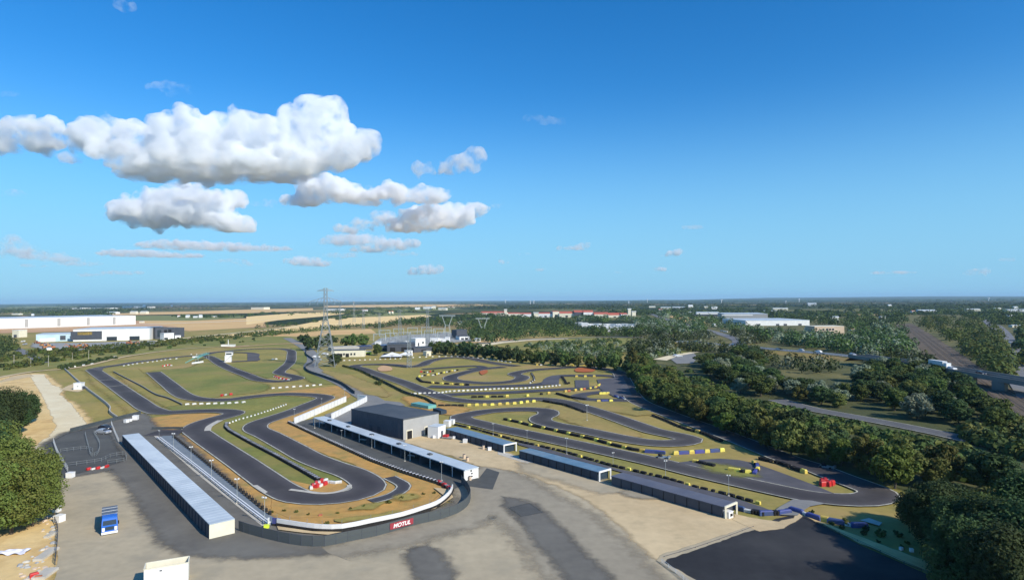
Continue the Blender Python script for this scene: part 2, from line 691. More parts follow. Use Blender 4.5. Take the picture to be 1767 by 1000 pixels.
# green strips and meadows around the left circuit
sheet('grass', [(0, 606), (60, 600), (180, 598), (330, 585), (480, 580), (540, 584), (500, 596), (330, 600), (200, 618), (100, 632), (0, 648)], M_['grass_green'], smooth=True, soft=5)
sheet('grass', [(75, 640), (118, 637), (150, 665), (180, 690), (200, 722), (150, 738), (125, 700), (95, 660)], M_['grass'], smooth=True, soft=5)
sheet('grass', [(268, 640), (330, 634), (352, 622), (372, 632), (420, 655), (455, 666), (440, 676), (380, 682), (345, 688), (300, 660)], M_['grass_green'], smooth=True, soft=5)
sheet('grass', [(395, 628), (490, 623), (478, 640), (466, 646), (470, 652), (440, 643)], M_['grass_green'], soft=5)
sheet('grass', [(510, 600), (530, 602), (534, 618), (548, 640), (590, 660), (560, 662), (520, 640), (505, 632), (515, 620)], M_['grass_green'], smooth=True, soft=5)
sheet('grass', [(350, 694), (430, 690), (480, 684), (530, 688), (533, 694), (510, 704), (470, 720), (430, 738), (470, 770), (560, 812), (603, 838), (585, 850), (545, 852), (470, 812), (400, 768), (362, 742), (372, 728), (412, 714), (405, 706), (350, 704), (305, 706), (290, 700)], M_['grass_green'], soft=5)
sheet('grass', [(200, 640), (235, 636), (262, 668), (310, 692), (330, 694), (290, 700), (240, 670)], M_['grass'], soft=5)
sheet('ground_patch', [(500, 845), (560, 842), (598, 838), (600, 846), (575, 852), (535, 850)], M_['ochre'], soft=0.3)
# ochre ground
sheet('gravel_trap', [(294, 752), (320, 750), (360, 770), (420, 822), (470, 862), (540, 872), (640, 866), (680, 845), (674, 833), (610, 800), (540, 775), (490, 755), (463, 740), (461, 734), (480, 724), (540, 700), (572, 685), (600, 666), (604, 684), (560, 705), (505, 727), (560, 756), (640, 792), (700, 812), (752, 832), (772, 843), (776, 856), (745, 874), (690, 889), (600, 905), (550, 908), (478, 899), (448, 880), (400, 842), (330, 786), (300, 762), (272, 752)], M_['ochre'], jit=.5, soft=0.5)
sheet('gravel_trap', [(255, 722), (300, 715), (350, 713), (382, 714), (352, 724), (325, 734), (312, 742), (261, 743)], M_['ochre'], soft=0.5)
sheet('gravel_trap', [(440, 681), (500, 674), (556, 668), (600, 664), (606, 672), (560, 684), (548, 680), (500, 677)], M_['ochre'], jit=.5, soft=0.5)
sheet('gravel_trap', [(440, 868), (478, 902), (520, 912), (556, 915), (600, 912), (694, 893), (750, 873), (774, 856), (768, 838), (700, 815), (500, 840)], M_['ochre'], z=None)
sheet('gravel_trap', [(470, 822), (690, 870), (700, 846), (760, 850), (740, 868), (640, 890), (500, 893), (470, 880)], M_['ochre'], z=None, soft=0.5)
# sand on the left
sheet('sand', [(-60, 655), (0, 652), (50, 644), (76, 645), (97, 664), (106, 688), (128, 700), (150, 726), (140, 738), (88, 768), (66, 790), (100, 830), (92, 900), (70, 1000), (60, 1100), (-90, 1100), (-200, 900)], M_['sand'], jit=1.2, soft=3)
sheet('dirt_road', [(52, 646), (74, 646), (88, 664), (108, 672), (100, 680), (120, 697), (147, 732), (122, 747), (92, 762), (84, 775), (90, 810), (80, 810), (66, 785), (64, 770), (88, 752), (100, 735), (90, 712), (74, 680)], M_['pale_track'], jit=.8, soft=0.9)
sheet('dirt_road', [(-10, 661), (25, 649), (50, 645), (56, 649), (20, 656)], M_['sand_pale'], jit=.6, soft=0.9)
sheet('dirt_road', [(105, 672), (128, 661), (150, 668), (135, 676)], M_['sand_pale'], jit=.5, soft=0.9)
# yard
NEAR = [Vector((70, 10, 0)), Vector((-90, 10, 0))]
sheet('yard', [(94, 812), (200, 800), (240, 840), (262, 878), (292, 925), (330, 948), (400, 953), (480, 951), (600, 945), (700, 925), (790, 900), (846, 872), (858, 840), (850, 815), (870, 806), (900, 815), (970, 838), (1020, 862), (1065, 892), (1096, 922), (1140, 968), (1190, 1002), (1300, 1100)] + NEAR + [(70, 1100), (96, 1000), (99, 950), (96, 880), (90, 840)], M_['yard'], jit=.5)
sheet('asphalt', [(121, 746), (204, 725), (243, 715), (262, 741), (300, 752), (330, 782), (456, 905), (478, 915), (560, 926), (650, 912), (740, 890), (795, 868), (796, 838), (803, 832), (840, 806), (862, 812), (868, 838), (850, 880), (790, 905), (700, 926), (600, 946), (480, 953), (400, 955), (345, 951), (300, 934), (268, 888), (240, 842), (203, 806), (117, 822), (100, 800), (86, 765)], M_['asphalt_mid'], smooth=False, jit=.3, soft=4.0)
sheet('asphalt', [(90, 766), (122, 748), (160, 739), (178, 745), (192, 770), (204, 790), (196, 799), (117, 819), (102, 800)], M_['asphalt_dark'], jit=.3, soft=2.5)
sheet('asphalt', [(800, 845), (842, 806), (905, 836), (1000, 890), (1090, 980), (1130, 1030), (1000, 1030), (940, 950), (880, 890), (850, 878), (800, 902), (700, 930), (560, 955), (700, 922), (796, 894), (826, 866)], M_['yard_grey'], jit=1.0, soft=6.0)
sheet('asphalt_patch', [(874, 862), (892, 866), (910, 872), (926, 886), (972, 934), (1032, 1000), (1066, 1045), (1040, 1045), (1000, 1000), (950, 942), (914, 900), (892, 880)], M_['asphalt_mid'], jit=.8, soft=3.5)
sheet('asphalt_patch', [(883, 877), (912, 870), (931, 884), (900, 890)], M_['asphalt_dark'], soft=1.2)
sheet('asphalt_patch', [(714, 950), (730, 947), (744, 962), (758, 988), (768, 1015), (750, 1015), (730, 980)], M_['asphalt_mid'], jit=1.0, soft=3.5)
# pit lanes
sheet('pit_lane', [(499, 731), (541, 722), (800, 812), (826, 826), (840, 808), (862, 815), (850, 845), (798, 838), (775, 848), (760, 834), (640, 795)], M_['asphalt_dark'])
sheet('pit_path', [(290, 747), (300, 752), (330, 779), (450, 880), (480, 898), (462, 908), (400, 856), (312, 782), (272, 757)], M_['path_blue'])
sheet('kerbing', [(265, 752), (271, 751), (340, 809), (462, 906), (452, 908), (335, 814)], M_['concrete'], label=None)
# sandy car park in front of the sheds
sheet('parking_sand', [(690, 758), (740, 750), (800, 752), (870, 782), (880, 786), (1000, 821), (1050, 835), (1145, 862), (1252, 893), (1300, 897), (1318, 905), (1290, 912), (1140, 966), (1096, 922), (1065, 892), (1020, 862), (970, 838), (905, 815), (860, 806), (826, 802), (780, 785)], M_['sand_pale'], jit=.8, soft=2.2)
sheet('path', [(860, 778), (905, 792), (1000, 820), (1060, 838), (1048, 839), (1000, 827), (900, 797), (860, 784)], M_['concrete'], jit=.2, soft=0.4)
sheet('asphalt_patch', [(905, 803), (960, 812), (1020, 830), (1068, 846), (1040, 846), (980, 828), (915, 810)], M_['yard'], jit=.9, soft=5)
# dark yard bottom right
sheet('asphalt', [(1142, 966), (1308, 912), (1340, 896), (1378, 888), (1420, 908), (1480, 940), (1560, 975), (1640, 1010), (1760, 1060), Vector((80, 12, 0)), Vector((30, 12, 0)), (1230, 1030), (1192, 1000)], M_['asphalt_new'], soft=.25)
sheet('pavement', [(1140, 960), (1300, 908), (1306, 912), (1150, 966), (1146, 972), (1200, 1002), (1188, 1004), (1134, 968)], M_['yard'], jit=.3, soft=0.3)
sheet('pavement', [(1378, 886), (1392, 892), (1460, 918), (1540, 948), (1640, 985), (1740, 1020), (1720, 1030), (1560, 970), (1470, 932), (1420, 905)], M_['sand'], jit=.5, soft=0.3)
sheet('path', [(1270, 888), (1300, 896), (1345, 902), (1370, 895), (1378, 887), (1385, 892), (1350, 912), (1310, 917), (1266, 897)], M_['sand_pale'], jit=.4, soft=0.4)
# access road beside the right circuit
ribbon('access_road', [(495, 583), (520, 596), (535, 607), (541, 622), (536, 632), (548, 642), (590, 660), (624, 680), (648, 694)], 9, M_['road'], lines=False)
sheet('access_road', [(610, 668), (650, 690), (690, 694), (700, 700), (620, 704), (606, 730), (560, 724), (640, 690)], M_['road'])
sheet('access_road', [(560, 716), (630, 692), (632, 740), (700, 760), (690, 775), (600, 745)], M_['road'])
sheet('worn_ground', [(560, 640), (600, 648), (650, 668), (668, 684), (640, 680), (590, 655)], M_['grass_dry'], jit=1, soft=4.0)
sheet('worn_ground', [(700, 685), (735, 688), (770, 700), (800, 706), (790, 716), (760, 712), (720, 700)], M_['ochre'], jit=.8, soft=4.0)
sheet('worn_ground', [(1000, 690), (1080, 695), (1130, 712), (1100, 716), (1040, 706)], M_['grass_dry'], jit=1, soft=4.0)
sheet('worn_ground', [(955, 700), (1000, 712), (1060, 735), (1100, 752), (1060, 750), (990, 728), (960, 712)], M_['grass_dry'], jit=1, soft=4.0)
sheet('service_lane', [(893, 764), (925, 770), (985, 786), (1060, 808), (1150, 828), (1260, 858), (1316, 876), (1340, 886), (1300, 884), (1262, 868), (1060, 812), (895, 768)], M_['track_b'])

# ---------------------------------------------------------------- race tracks
print('sheet top', SHZ[0])
LT = [(160, 638), (180, 652), (202, 667), (235, 690), (262, 707), (285, 712), (330, 710), (381, 709), (404, 712), (398, 716), (372, 723), (348, 731), (336, 740), (349, 752), (384, 776), (421, 801), (452, 823), (485, 845), (517, 858), (560, 861), (605, 856), (634, 845), (634, 834), (610, 818), (570, 804), (537, 791), (500, 771), (463, 751), (441, 740), (446, 731), (477, 720), (507, 710), (534, 699), (554, 691), (562, 686), (548, 682.5), (520, 680.5), (495, 680), (466, 681.5), (432, 685), (398, 689.5), (357, 690), (330, 686.5), (315, 681), (290, 662), (265, 642)]
ribbon('race_track', LT, 8.2, M_['track'], label=None)
ribbon('race_track', [(160, 638), (175, 634), (206, 629.5), (236, 624.5), (263, 621), (300, 616.5), (330, 614), (352, 614), (366, 618), (378, 626), (395, 635), (426, 647), (452, 656), (480, 658), (500, 656), (514, 653), (500, 648), (482, 643.5), (490, 635), (500, 626), (503, 614), (499, 604), (480, 601.5), (440, 602), (400, 605), (370, 608), (352, 612)], 7.5, M_['track'])
ribbon('race_track', [(400, 608), (425, 608.5), (438, 610.5), (438, 617), (436, 622), (400, 624)], 7, M_['track'], lines=False)
sheet('race_track', [(427, 609.5), (445, 611.5), (445, 623), (427, 623)], M_['track'])
ribbon('race_track', [(640, 866), (676, 856), (697, 840), (672, 824)], 3.6, M_['track_b'], lines=True)
ribbon('track_link', [(262, 747), (290, 747), (315, 746)], 9, M_['track'], lines=False)
sheet('race_track', [(150, 637), (180, 633), (176, 640)], M_['track'])
# right circuit
ribbon('race_track', [(870, 633), (842, 635.5), (815, 640), (795, 645), (778, 651), (782, 656), (805, 659), (835, 661), (868, 660), (893, 656.5), (901, 650.5), (888, 645.5), (902, 641), (924, 638), (960, 635.5), (981, 634), (1022, 634.5), (1049, 637.5), (1066, 642), (1074, 652), (1080, 664), (1088, 678), (1102, 693), (1147, 712), (1190, 728), (1256, 752), (1324, 779), (1360, 793), (1407, 808), (1448, 824), (1489, 839), (1512, 849), (1514, 857), (1490, 863), (1440, 862), (1390, 856), (1336, 845), (1268, 830), (1200, 814.5), (1150, 802), (1096, 789.5), (1028, 774.5), (960, 760), (909, 749), (869, 741), (828, 731), (800, 724), (796, 719), (812, 715), (841, 710), (880, 707), (915, 706.5), (942, 709), (946, 715), (934, 721), (935, 727), (957, 733.5), (1000, 741.5), (1034, 748.5), (1075, 757), (1116, 763.5), (1150, 765.5), (1180, 763), (1190, 758), (1165, 751.5), (1129, 744), (1102, 735), (1048, 716), (1015, 705.5), (982, 696), (954, 690.5), (927, 688.5), (897, 690), (856, 693), (815, 692.5), (774, 688), (753, 681.6), (726, 672), (699, 661), (658, 647.6), (625, 636.5), (612, 632), (624, 629.5), (672, 629), (712, 632.5), (727, 630), (742, 623), (765, 618), (787, 616.5), (815, 619), (842, 624.5), (870, 629), (893, 631.5)], 8.4, M_['track'])
ribbon('race_track', [(740, 667), (780, 668), (815, 668), (870, 666.5), (924, 664), (948, 660), (952, 654), (968, 648.5), (1000, 648), (1040, 648), (1068, 650)], 8, M_['track_b'], lines=False)
ribbon('race_track', [(745, 682), (777, 681), (815, 679), (870, 677.5), (924, 674.5), (968, 672), (1010, 670), (1050, 666), (1076, 664)], 7.5, M_['track_b'], lines=False)
ribbon('race_track', [(1078, 668), (1052, 675), (1010, 680), (998, 684), (1010, 689), (1045, 690.5), (1085, 691)], 7, M_['track_b'], lines=False)
sheet('race_track', [(934, 660), (942, 652), (953, 648), (966, 647.5), (964, 664), (936, 664)], M_['track_b'])
sheet('race_track', [(992, 656), (1016, 656), (1017, 668), (993, 669)], M_['track_b'])
sheet('race_track', [(1030, 655), (1075, 650), (1082, 664), (1090, 682), (1060, 685), (1036, 672)], M_['track_b'])
ribbon('race_track', [(730, 637), (760, 635), (795, 632.5), (822, 631.5), (833, 634), (810, 637)], 6, M_['track_b'], lines=False)
sheet('race_track', [(1170, 799), (1205, 794.5), (1242, 792), (1275, 794.5), (1301, 800), (1330, 810), (1360, 821), (1410, 840), (1440, 853), (1405, 849), (1340, 836), (1300, 827.5), (1240, 814)], M_['track_b'])
sheet('grass', [(1222, 803), (1245, 808), (1270, 812), (1292, 820), (1280, 819), (1240, 811)], M_['grass_green'], jit=.3, soft=5)
sheet('track_link', [(1368, 863), (1400, 865), (1425, 870), (1398, 875), (1384, 884), (1376, 891), (1350, 890), (1332, 886), (1345, 876)], M_['road'])
sheet('path', [(1486, 899), (1500, 896), (1520, 903), (1516, 908)], M_['concrete'], soft=0.4)
for P in ([(500, 846), (531, 850), (548, 852.5), (572, 852), (590, 848), (602, 842), (603, 838)],):
    C = catmull([G(*p) for p in P], .8)
    strip_mesh(offset_line(C, .55), offset_line(C, -.55), SHZ[0] + .03, M_['concrete'], 'kerb')['kind'] = 'structure'
for P in ([(358, 744), (361, 737), (372, 730), (380, 726)],):
    C = catmull([G(*p) for p in P], .8)
    strip_mesh(offset_line(C, 1.0), offset_line(C, -1.0), SHZ[0] + .03, M_['concrete'], 'kerb')['kind'] = 'structure'
sheet('kerb', [(434, 839), (444, 838), (462, 850), (456, 853)], M_['concrete'])
# roads, motorway approach, railway
ribbon('road', [(1340, 690), (1400, 706), (1470, 719), (1550, 734), (1625, 749), (1700, 766), (1800, 786)], 8, M_['slip_road'], lm=M_['line'])
ribbon('road', [(720, 604), (780, 596), (860, 590), (905, 585.5), (960, 583.5), (1030, 582), (1110, 582)], 8, M_['road_far'], lines=False)
sheet('dirt_road', [(800, 598), (862, 590), (920, 585.5), (980, 584), (980, 584.8), (920, 587), (868, 592), (815, 601)], M_['pale_track'], soft=0.9)
ribbon('road', [(1120, 540), (1145, 549), (1190, 562), (1240, 575), (1275, 590), (1250, 600)], 12, M_['road_far'], lines=False)
sheet('car_park', [(1156, 619), (1170, 612), (1196, 609), (1204, 616), (1196, 627), (1168, 628)], M_['road'])
sheet('dirt_road', [(1128, 620), (1158, 613), (1190, 608), (1210, 607), (1170, 614), (1150, 622)], M_['pale_track'], soft=0.9)
sheet('railway', [(1545, 560), (1572, 558), (1600, 574), (1640, 600), (1690, 635), (1767, 690), (1830, 735), (1830, 800), (1767, 750), (1700, 700), (1650, 665), (1610, 630), (1575, 590)], M_['ballast'], jit=1.5, soft=1.5)
ribbon('road', [(1640, 520), (1690, 545), (1725, 570), (1740, 600), (1760, 640), (1800, 690)], 16, M_['road_far'], lines=False)
ribbon('road', [(0, 588), (30, 602), (60, 617), (75, 626)], 7, M_['road_far'], lines=False)
ribbon('dirt_road', [(255, 590), (330, 582), (400, 575), (450, 570), (520, 562)], 7, M_['pale_track'], lines=False)
ribbon('dirt_road', [(388, 600), (420, 597.5), (500, 592.5), (545, 594)], 7, M_['earth'], lines=False)
ribbon('dirt_road', [(-20, 655), (60, 641), (120, 636), (230, 613), (330, 601), (430, 596)], 4, M_['sand_pale'], lines=False)
for k in range(3):
    d = k * 5.0
    C = catmull([G(*p) + Vector((d, 0, 0)) for p in [(1562, 562), (1606, 600), (1660, 645), (1710, 682), (1800, 745)]], 12)
    o = None
    mbr = MB()
    for e in (-.72, .72):
        q = offset_line(C, e)
        for a, b in zip(q, q[1:]):
            mbr.bar(a + Vector((0, 0, .7)), b + Vector((0, 0, .7)), .12)
    o = mbr.build('rail_track', M_.get('rail') or mat('rail', (.22, .16, .13), rough=.5))
    o['kind'] = 'structure'

for a_, b_ in (((184, 668), (221, 664.5)), ((172, 656.5), (205, 655))):
    C = [G(*a_), G(*b_)]
    strip_mesh(offset_line(C, .35), offset_line(C, -.35), SHZ[0] + .035, M_['line'], 'painted_line')['kind'] = 'structure'
sheet('factory_yard', [(58, 592), (130, 592), (262, 588), (262, 593), (200, 600), (150, 604), (90, 604), (60, 598)], M_['gravel_grey'], soft=6)
sheet('factory_yard', [(0, 566), (60, 567), (262, 560), (262, 566), (120, 572), (0, 575)], M_['earth'])
# ---------------------------------------------------------------- trees
mat('leaf_mid', (.064, .100, .026), (.105, .142, .036), .9, 3, rough=.75, rnd=.28, trans=.18, spec=.15)
mat('leaf_olive', (.098, .116, .030), (.145, .155, .042), .9, 3, rough=.75, rnd=.25, trans=.18, spec=.15)
mat('leaf_dark', (.036, .063, .023), (.060, .094, .030), .9, 3, rough=.75, rnd=.28, trans=.12, spec=.15)
mat('leaf_silver', (.17, .21, .13), (.24, .27, .18), .9, 3, rough=.7, rnd=.18, trans=.15, spec=.2)
mat('leaf_bright', (.075, .125, .022), (.12, .165, .036), .9, 3, rough=.75, rnd=.2, trans=.2, spec=.15)
mat('leaf_left', (.125, .175, .036), (.175, .215, .055), .9, 3, rough=.75, rnd=.15, trans=.22, spec=.15)
mat('bark', (.07, .055, .04), (.12, .10, .08), 3, 5, rough=.95)


def crown_mesh(name, m, seed, Hc, Wd, z0, ncl, nleaf, ls, shape='round', flat=.85):
    """leaf clusters: many small faces on lumps spread through the crown's volume"""
    rg = np.random.default_rng(seed)
    cen = []
    for i in range(ncl):
        for _ in range(60):
            p = rg.uniform(-1, 1, 3)
            if shape == 'round':
                ok = (p ** 2).sum() < 1
            elif shape == 'cone':
                ok = math.hypot(p[0], p[1]) < (1 - p[2]) * .52 + .12
            elif shape == 'poplar':
                ok = math.hypot(p[0], p[1]) < 1 - abs(p[2]) ** 2.5 * .8
            else:
                ok = math.hypot(p[0], p[1]) < math.sqrt(max(0, 1 - max(p[2], 0) ** 2)) * (1 if p[2] > -.6 else .8)
            if ok and ((p ** 2).sum() > .22 or i % 5 == 0):
                break
        cen.append(p)
    cen = np.array(cen)
    lob = 1 + .22 * np.sin(np.arctan2(cen[:, 1], cen[:, 0]) * 3 + seed) + .1 * rg.normal(size=ncl)
    cen[:, :2] *= lob[:, None]
    rad = (.20 + .20 * rg.random(ncl)) * Wd * .5
    C = cen * np.array([Wd * .42, Wd * .42, Hc * .42]) + np.array([0, 0, z0 + Hc * .5])
    per = nleaf // ncl
    n = per * ncl
    ci = np.repeat(np.arange(ncl), per)
    d = rg.normal(size=(n, 3))
    d /= np.linalg.norm(d, axis=1)[:, None]
    rr = rad[ci] * (.72 + .36 * rg.random(n))
    P = C[ci] + d * rr[:, None] * np.array([1, 1, flat])
    P[:, 2] = np.maximum(P[:, 2], z0 * .35)
    nr = d + rg.normal(size=(n, 3)) * .45
    nr[:, 2] += .25
    nr /= np.linalg.norm(nr, axis=1)[:, None]
    t = np.cross(nr, rg.normal(size=(n, 3)))
    t /= np.linalg.norm(t, axis=1)[:, None]
    u = np.cross(nr, t)
    s = ls * (.6 + .8 * rg.random(n))[:, None]
    V = np.stack([P + t * s * .6, P + u * s * .38, P - t * s * .6, P - u * s * .38], 1).reshape(-1, 3)
    me = bpy.data.meshes.new(name)
    me.vertices.add(4 * n)
    me.vertices.foreach_set('co', V.ravel())
    me.loops.add(4 * n)
    me.loops.foreach_set('vertex_index', np.arange(4 * n, dtype=np.int32))
    me.polygons.add(n)
    me.polygons.foreach_set('loop_start', np.arange(0, 4 * n, 4, dtype=np.int32))
    me.polygons.foreach_set('loop_total', np.full(n, 4, dtype=np.int32))
    me.materials.append(m)
    me.update(calc_edges=True)
    me.validate()
    return me, C


def trunk_mesh(C, Hc, z0, Wd, seed):
    rg = random.Random(seed)
    mb = MB()
    top = z0 + Hc * .55
    p = Vector((0, 0, -.1))
    r = .018 * (z0 + Hc) + .06
    pts = [p]
    for k in range(1, 5):
        pts.append(Vector((rg.uniform(-.02, .02) * Hc, rg.uniform(-.02, .02) * Hc, top * k / 4)))
    for k in range(4):
        mb.bar(pts[k], pts[k + 1], (2 * r * (1 - .2 * k), 2 * r * (.8 - .2 * k) + .02), n=7)
    for c in C[:: max(1, len(C) // 12)]:
        a = pts[rg.choice((2, 3))]
        mb.bar(a, Vector(c), (r * .8, .04), n=5)
    return mb.mesh('trunk', MATS['bark'])


class Tree:
    def __init__(s, name, m, seed, Hc, Wd, z0, ncl, nleaf, ls, shape='round', parts=True, cat='tree'):
        s.h = Hc + z0
        s.parts, s.name, s.cat = parts, name, cat
        s.cm, C = crown_mesh(name + '_crown', m, seed, Hc, Wd, z0, ncl, nleaf, ls, shape)
        s.tm = trunk_mesh(C, Hc, z0, Wd, seed) if parts else None

    def put(s, loc, h, label, group, rz=None, wide=1.0):
        k = h / s.h
        rz = random.uniform(0, 6.28) if rz is None else rz
        if s.parts:
            r = thing(s.name, label, s.cat, loc, rz, group)
            link('crown', s.cm, r)
            link('trunk', s.tm, r)
        else:
            r = link(s.name, s.cm, None, loc, rz)
            tag(r, label, s.cat, group)
        r.scale = (k * wide, k * wide, k)
        return r


NT = {}
for nm, m in (('mid', 'leaf_mid'), ('olive', 'leaf_olive'), ('dark', 'leaf_dark'), ('silver', 'leaf_silver'), ('bright', 'leaf_bright')):
    sh = {'mid': 'round', 'olive': 'dome', 'dark': 'round', 'silver': 'dome', 'bright': 'round'}[nm]
    NT[nm] = [Tree('broadleaf_tree' if nm != 'silver' else 'willow_tree', MATS[m], 11 * i + len(nm), 9.5, 9.0, 1.2, 46, 4600, .62, sh) for i in range(2)]
BIG = {nm: [Tree('broadleaf_tree', MATS[m], 5 + i * 7, 11, 9.5, 1.6, 120, 26000, .30, 'round' if i else 'dome') for i in range(2)] for nm, m in (('mid', 'leaf_mid'), ('dark', 'leaf_dark'), ('left', 'leaf_left'))}
POP = Tree('poplar_tree', MATS['leaf_olive'], 3, 13, 5.5, .8, 40, 4200, .55, 'poplar')
FAR = {nm: [Tree('broadleaf_tree' if nm != 'silver' else 'willow_tree', MATS[m], 31 + i, 8, 8.5, .5, 20, 900, 1.1, 'round', False) for i in range(2)] for nm, m in (('mid', 'leaf_mid'), ('dark', 'leaf_dark'), ('olive', 'leaf_olive'), ('silver', 'leaf_silver'))}
BUSH = {nm: Tree('bush', MATS[m], 51, 2.0, 3.0, .05, 12, 700, .4, 'dome', False, 'bush') for nm, m in (('mid', 'leaf_mid'), ('olive', 'leaf_olive'), ('bright', 'leaf_bright'), ('dark', 'leaf_dark'))}


def inpoly(p, P):
    c = False
    for (x1, y1), (x2, y2) in zip(P, P[1:] + P[:1]):
        if (y1 > p[1]) != (y2 > p[1]) and p[0] < (x2 - x1) * (p[1] - y1) / (y2 - y1) + x1:
            c = not c
    return c


def scatter(poly, spacing, seed):
    """even but irregular places on the ground inside a traced outline"""
    Q = [G(*p) for p in poly]
    Q = [(q.x, q.y) for q in Q]
    rg = random.Random(seed)
    xs, ys = [q[0] for q in Q], [q[1] for q in Q]
    out = []
    y = min(ys)
    r = 0
    while y < max(ys):
        x = min(xs) + (spacing * .5 if r % 2 else 0)
        while x < max(xs):
            p = (x + rg.uniform(-.3, .3) * spacing, y + rg.uniform(-.3, .3) * spacing)
            if inpoly(p, Q):
                out.append(Vector((p[0], p[1], 0)))
            x += spacing
        y += spacing * .87
        r += 1
    return out


def wood(poly, spacing, kinds, hr, label, group, seed, src=NT, wide=1.0):
    rg = random.Random(seed)
    ps = scatter(poly, spacing, seed)
    for p in ps:
        k = rg.choice(kinds)
        rg.choice(src[k]).put(p, rg.uniform(*hr), label.replace('KIND', {'silver': 'silvery', 'dark': 'dark green', 'mid': 'green', 'olive': 'olive green', 'bright': 'light green'}[k]), group + ('' if 'KIND' not in label else ', ' + k), rz=rg.uniform(0, 6.28), wide=wide * rg.uniform(.9, 1.2))
    print(group, len(ps))
    return ps


def row_trees(line, step, kinds, hr, label, group, seed, src=NT, z=0, jit=1.0, wide=1.0):
    rg = random.Random(seed)
    n = 0
    for p, h in along(line, step):
        k = rg.choice(kinds)
        q = p + Vector((rg.uniform(-jit, jit), rg.uniform(-jit, jit), z))
        rg.choice(src[k]).put(q, rg.uniform(*hr), label, group, rz=rg.uniform(0, 6.28), wide=wide * rg.uniform(.85, 1.2))
        n += 1
    print(group, n)


# near trees, left edge
for i, (x, y, pt, k, lab) in enumerate([
        (8, 930, 790, 'left', 'big green tree at the left edge above the white tarpaulin'),
        (36, 922, 785, 'left', 'leafy green tree right above the rubble heap'),
        (72, 908, 795, 'left', 'bushy green tree leaning over the edge of the grey yard'),
        (66, 888, 770, 'left', 'green tree beside the white cube tank at the yard corner'),
        (20, 892, 752, 'left', 'tall green tree in the middle of the clump left of the yard'),
        (-22, 918, 770, 'left', 'green tree cut by the left picture edge, lowest one'),
        (-8, 860, 725, 'dark', 'dark green tree cut by the left picture edge, upper one'),
        (52, 856, 775, 'left', 'small round green tree below the pale dirt road'),
        (22, 835, 728, 'left', 'green tree standing over the orange sand bank'),
        (5, 800, 700, 'dark', 'dark tree on the sand, left of the pale dirt road')]):
    BIG[k][i % 2].put(G(x - 16, y), max(3, hm(x, pt, y)), lab, None, wide=.98)
for i, (x, y, pt, lab) in enumerate([
        (8, 752, 668, 'dark tree crown farthest up the left edge, over the sand'),
        (30, 738, 672, 'dark tree on the sand bank with its crown top against the sand'),
        (46, 730, 683, 'low brownish dark tree at the right tip of the sand bank clump'),
        (26, 748, 694, 'low dark tree in front of the sand bank clump'),
        (-20, 770, 690, 'dark tree half outside the left edge above the sand')]):
    BIG['dark'][i % 2].put(G(x, y), max(3, hm(x, pt, y)), lab, None, wide=1.15)
# near trees, bottom right
for i, (x, y, pt, k, lab) in enumerate([
        (1562, 905, 838, 'dark', 'dark leafy tree at the outside of the last hairpin'),
        (1600, 925, 826, 'mid', 'tall green tree right of the last hairpin'),
        (1640, 948, 838, 'dark', 'broad dark tree above the orange bank of the dark yard'),
        (1612, 962, 905, 'dark', 'low dark bushy tree by the orange bank'),
        (1682, 968, 842, 'mid', 'green tree in the middle of the bottom right clump'),
        (1722, 985, 850, 'dark', 'dark tree near the bottom right corner'),
        (1755, 1000, 880, 'mid', 'green tree closest to the bottom right corner'),
        (1700, 930, 835, 'olive', 'olive green tree at the back of the bottom right clump'),
        (1745, 925, 840, 'dark', 'dark tree at the right edge behind the clump'),
        (1660, 905, 828, 'dark', 'dark tree behind the clump with its top against the belt'),
        (1700, 1012, 905, 'dark', 'dark tree low in the corner over the dark yard'),
        (1790, 960, 800, 'dark', 'dark tree cut by the right picture edge')]):
    src = BIG[k][i % 2] if k in BIG else NT[k][i % 2]
    src.put(G(x + 12, y), max(3, hm(x, pt + 8, y)), lab, None, wide=1.0)
for i, (x, y, h, lab) in enumerate([(1652, 982, 11, 'dark tree standing lowest over the dark yard edge'), (1712, 1004, 13, 'tall dark tree low in the bottom right corner'), (1620, 955, 12, 'dark tree just left of the middle of the bottom right clump'), (1770, 1030, 14, 'dark tree filling the very corner at the bottom right')]):
    BIG['dark'][i % 2].put(G(x, y), h, lab, None, wide=1.1)
for i, (x, y, h) in enumerate([(1660, 1040, 12), (1730, 1070, 13)]):
    BIG['dark'][i % 2].put(G(x, y), h, 'dark tree just below the bottom right of the picture', 'trees below the bottom right edge')
# belt right of the right circuit
wood([(1078, 640), (1100, 672), (1124, 694), (1200, 727), (1260, 752), (1340, 782), (1420, 807), (1500, 830), (1560, 848), (1640, 850), (1720, 862), (1790, 880), (1790, 872), (1700, 848), (1640, 828), (1560, 812), (1480, 792), (1400, 768), (1330, 742), (1270, 716), (1210, 694), (1160, 668), (1120, 640), (1100, 626)],
     7.2, ['olive', 'mid', 'olive', 'mid', 'dark', 'bright'], (6.5, 10.5), 'KIND tree in the dense belt along the right circuit', 'trees in the belt beside the circuit', 5, wide=1.1)
POP.put(G(1093, 645), 17, 'tall pointed olive tree at the near corner of the belt, left end', None)
POP.put(G(1112, 655), 14, 'second tall pointed tree behind the left end of the belt', None)
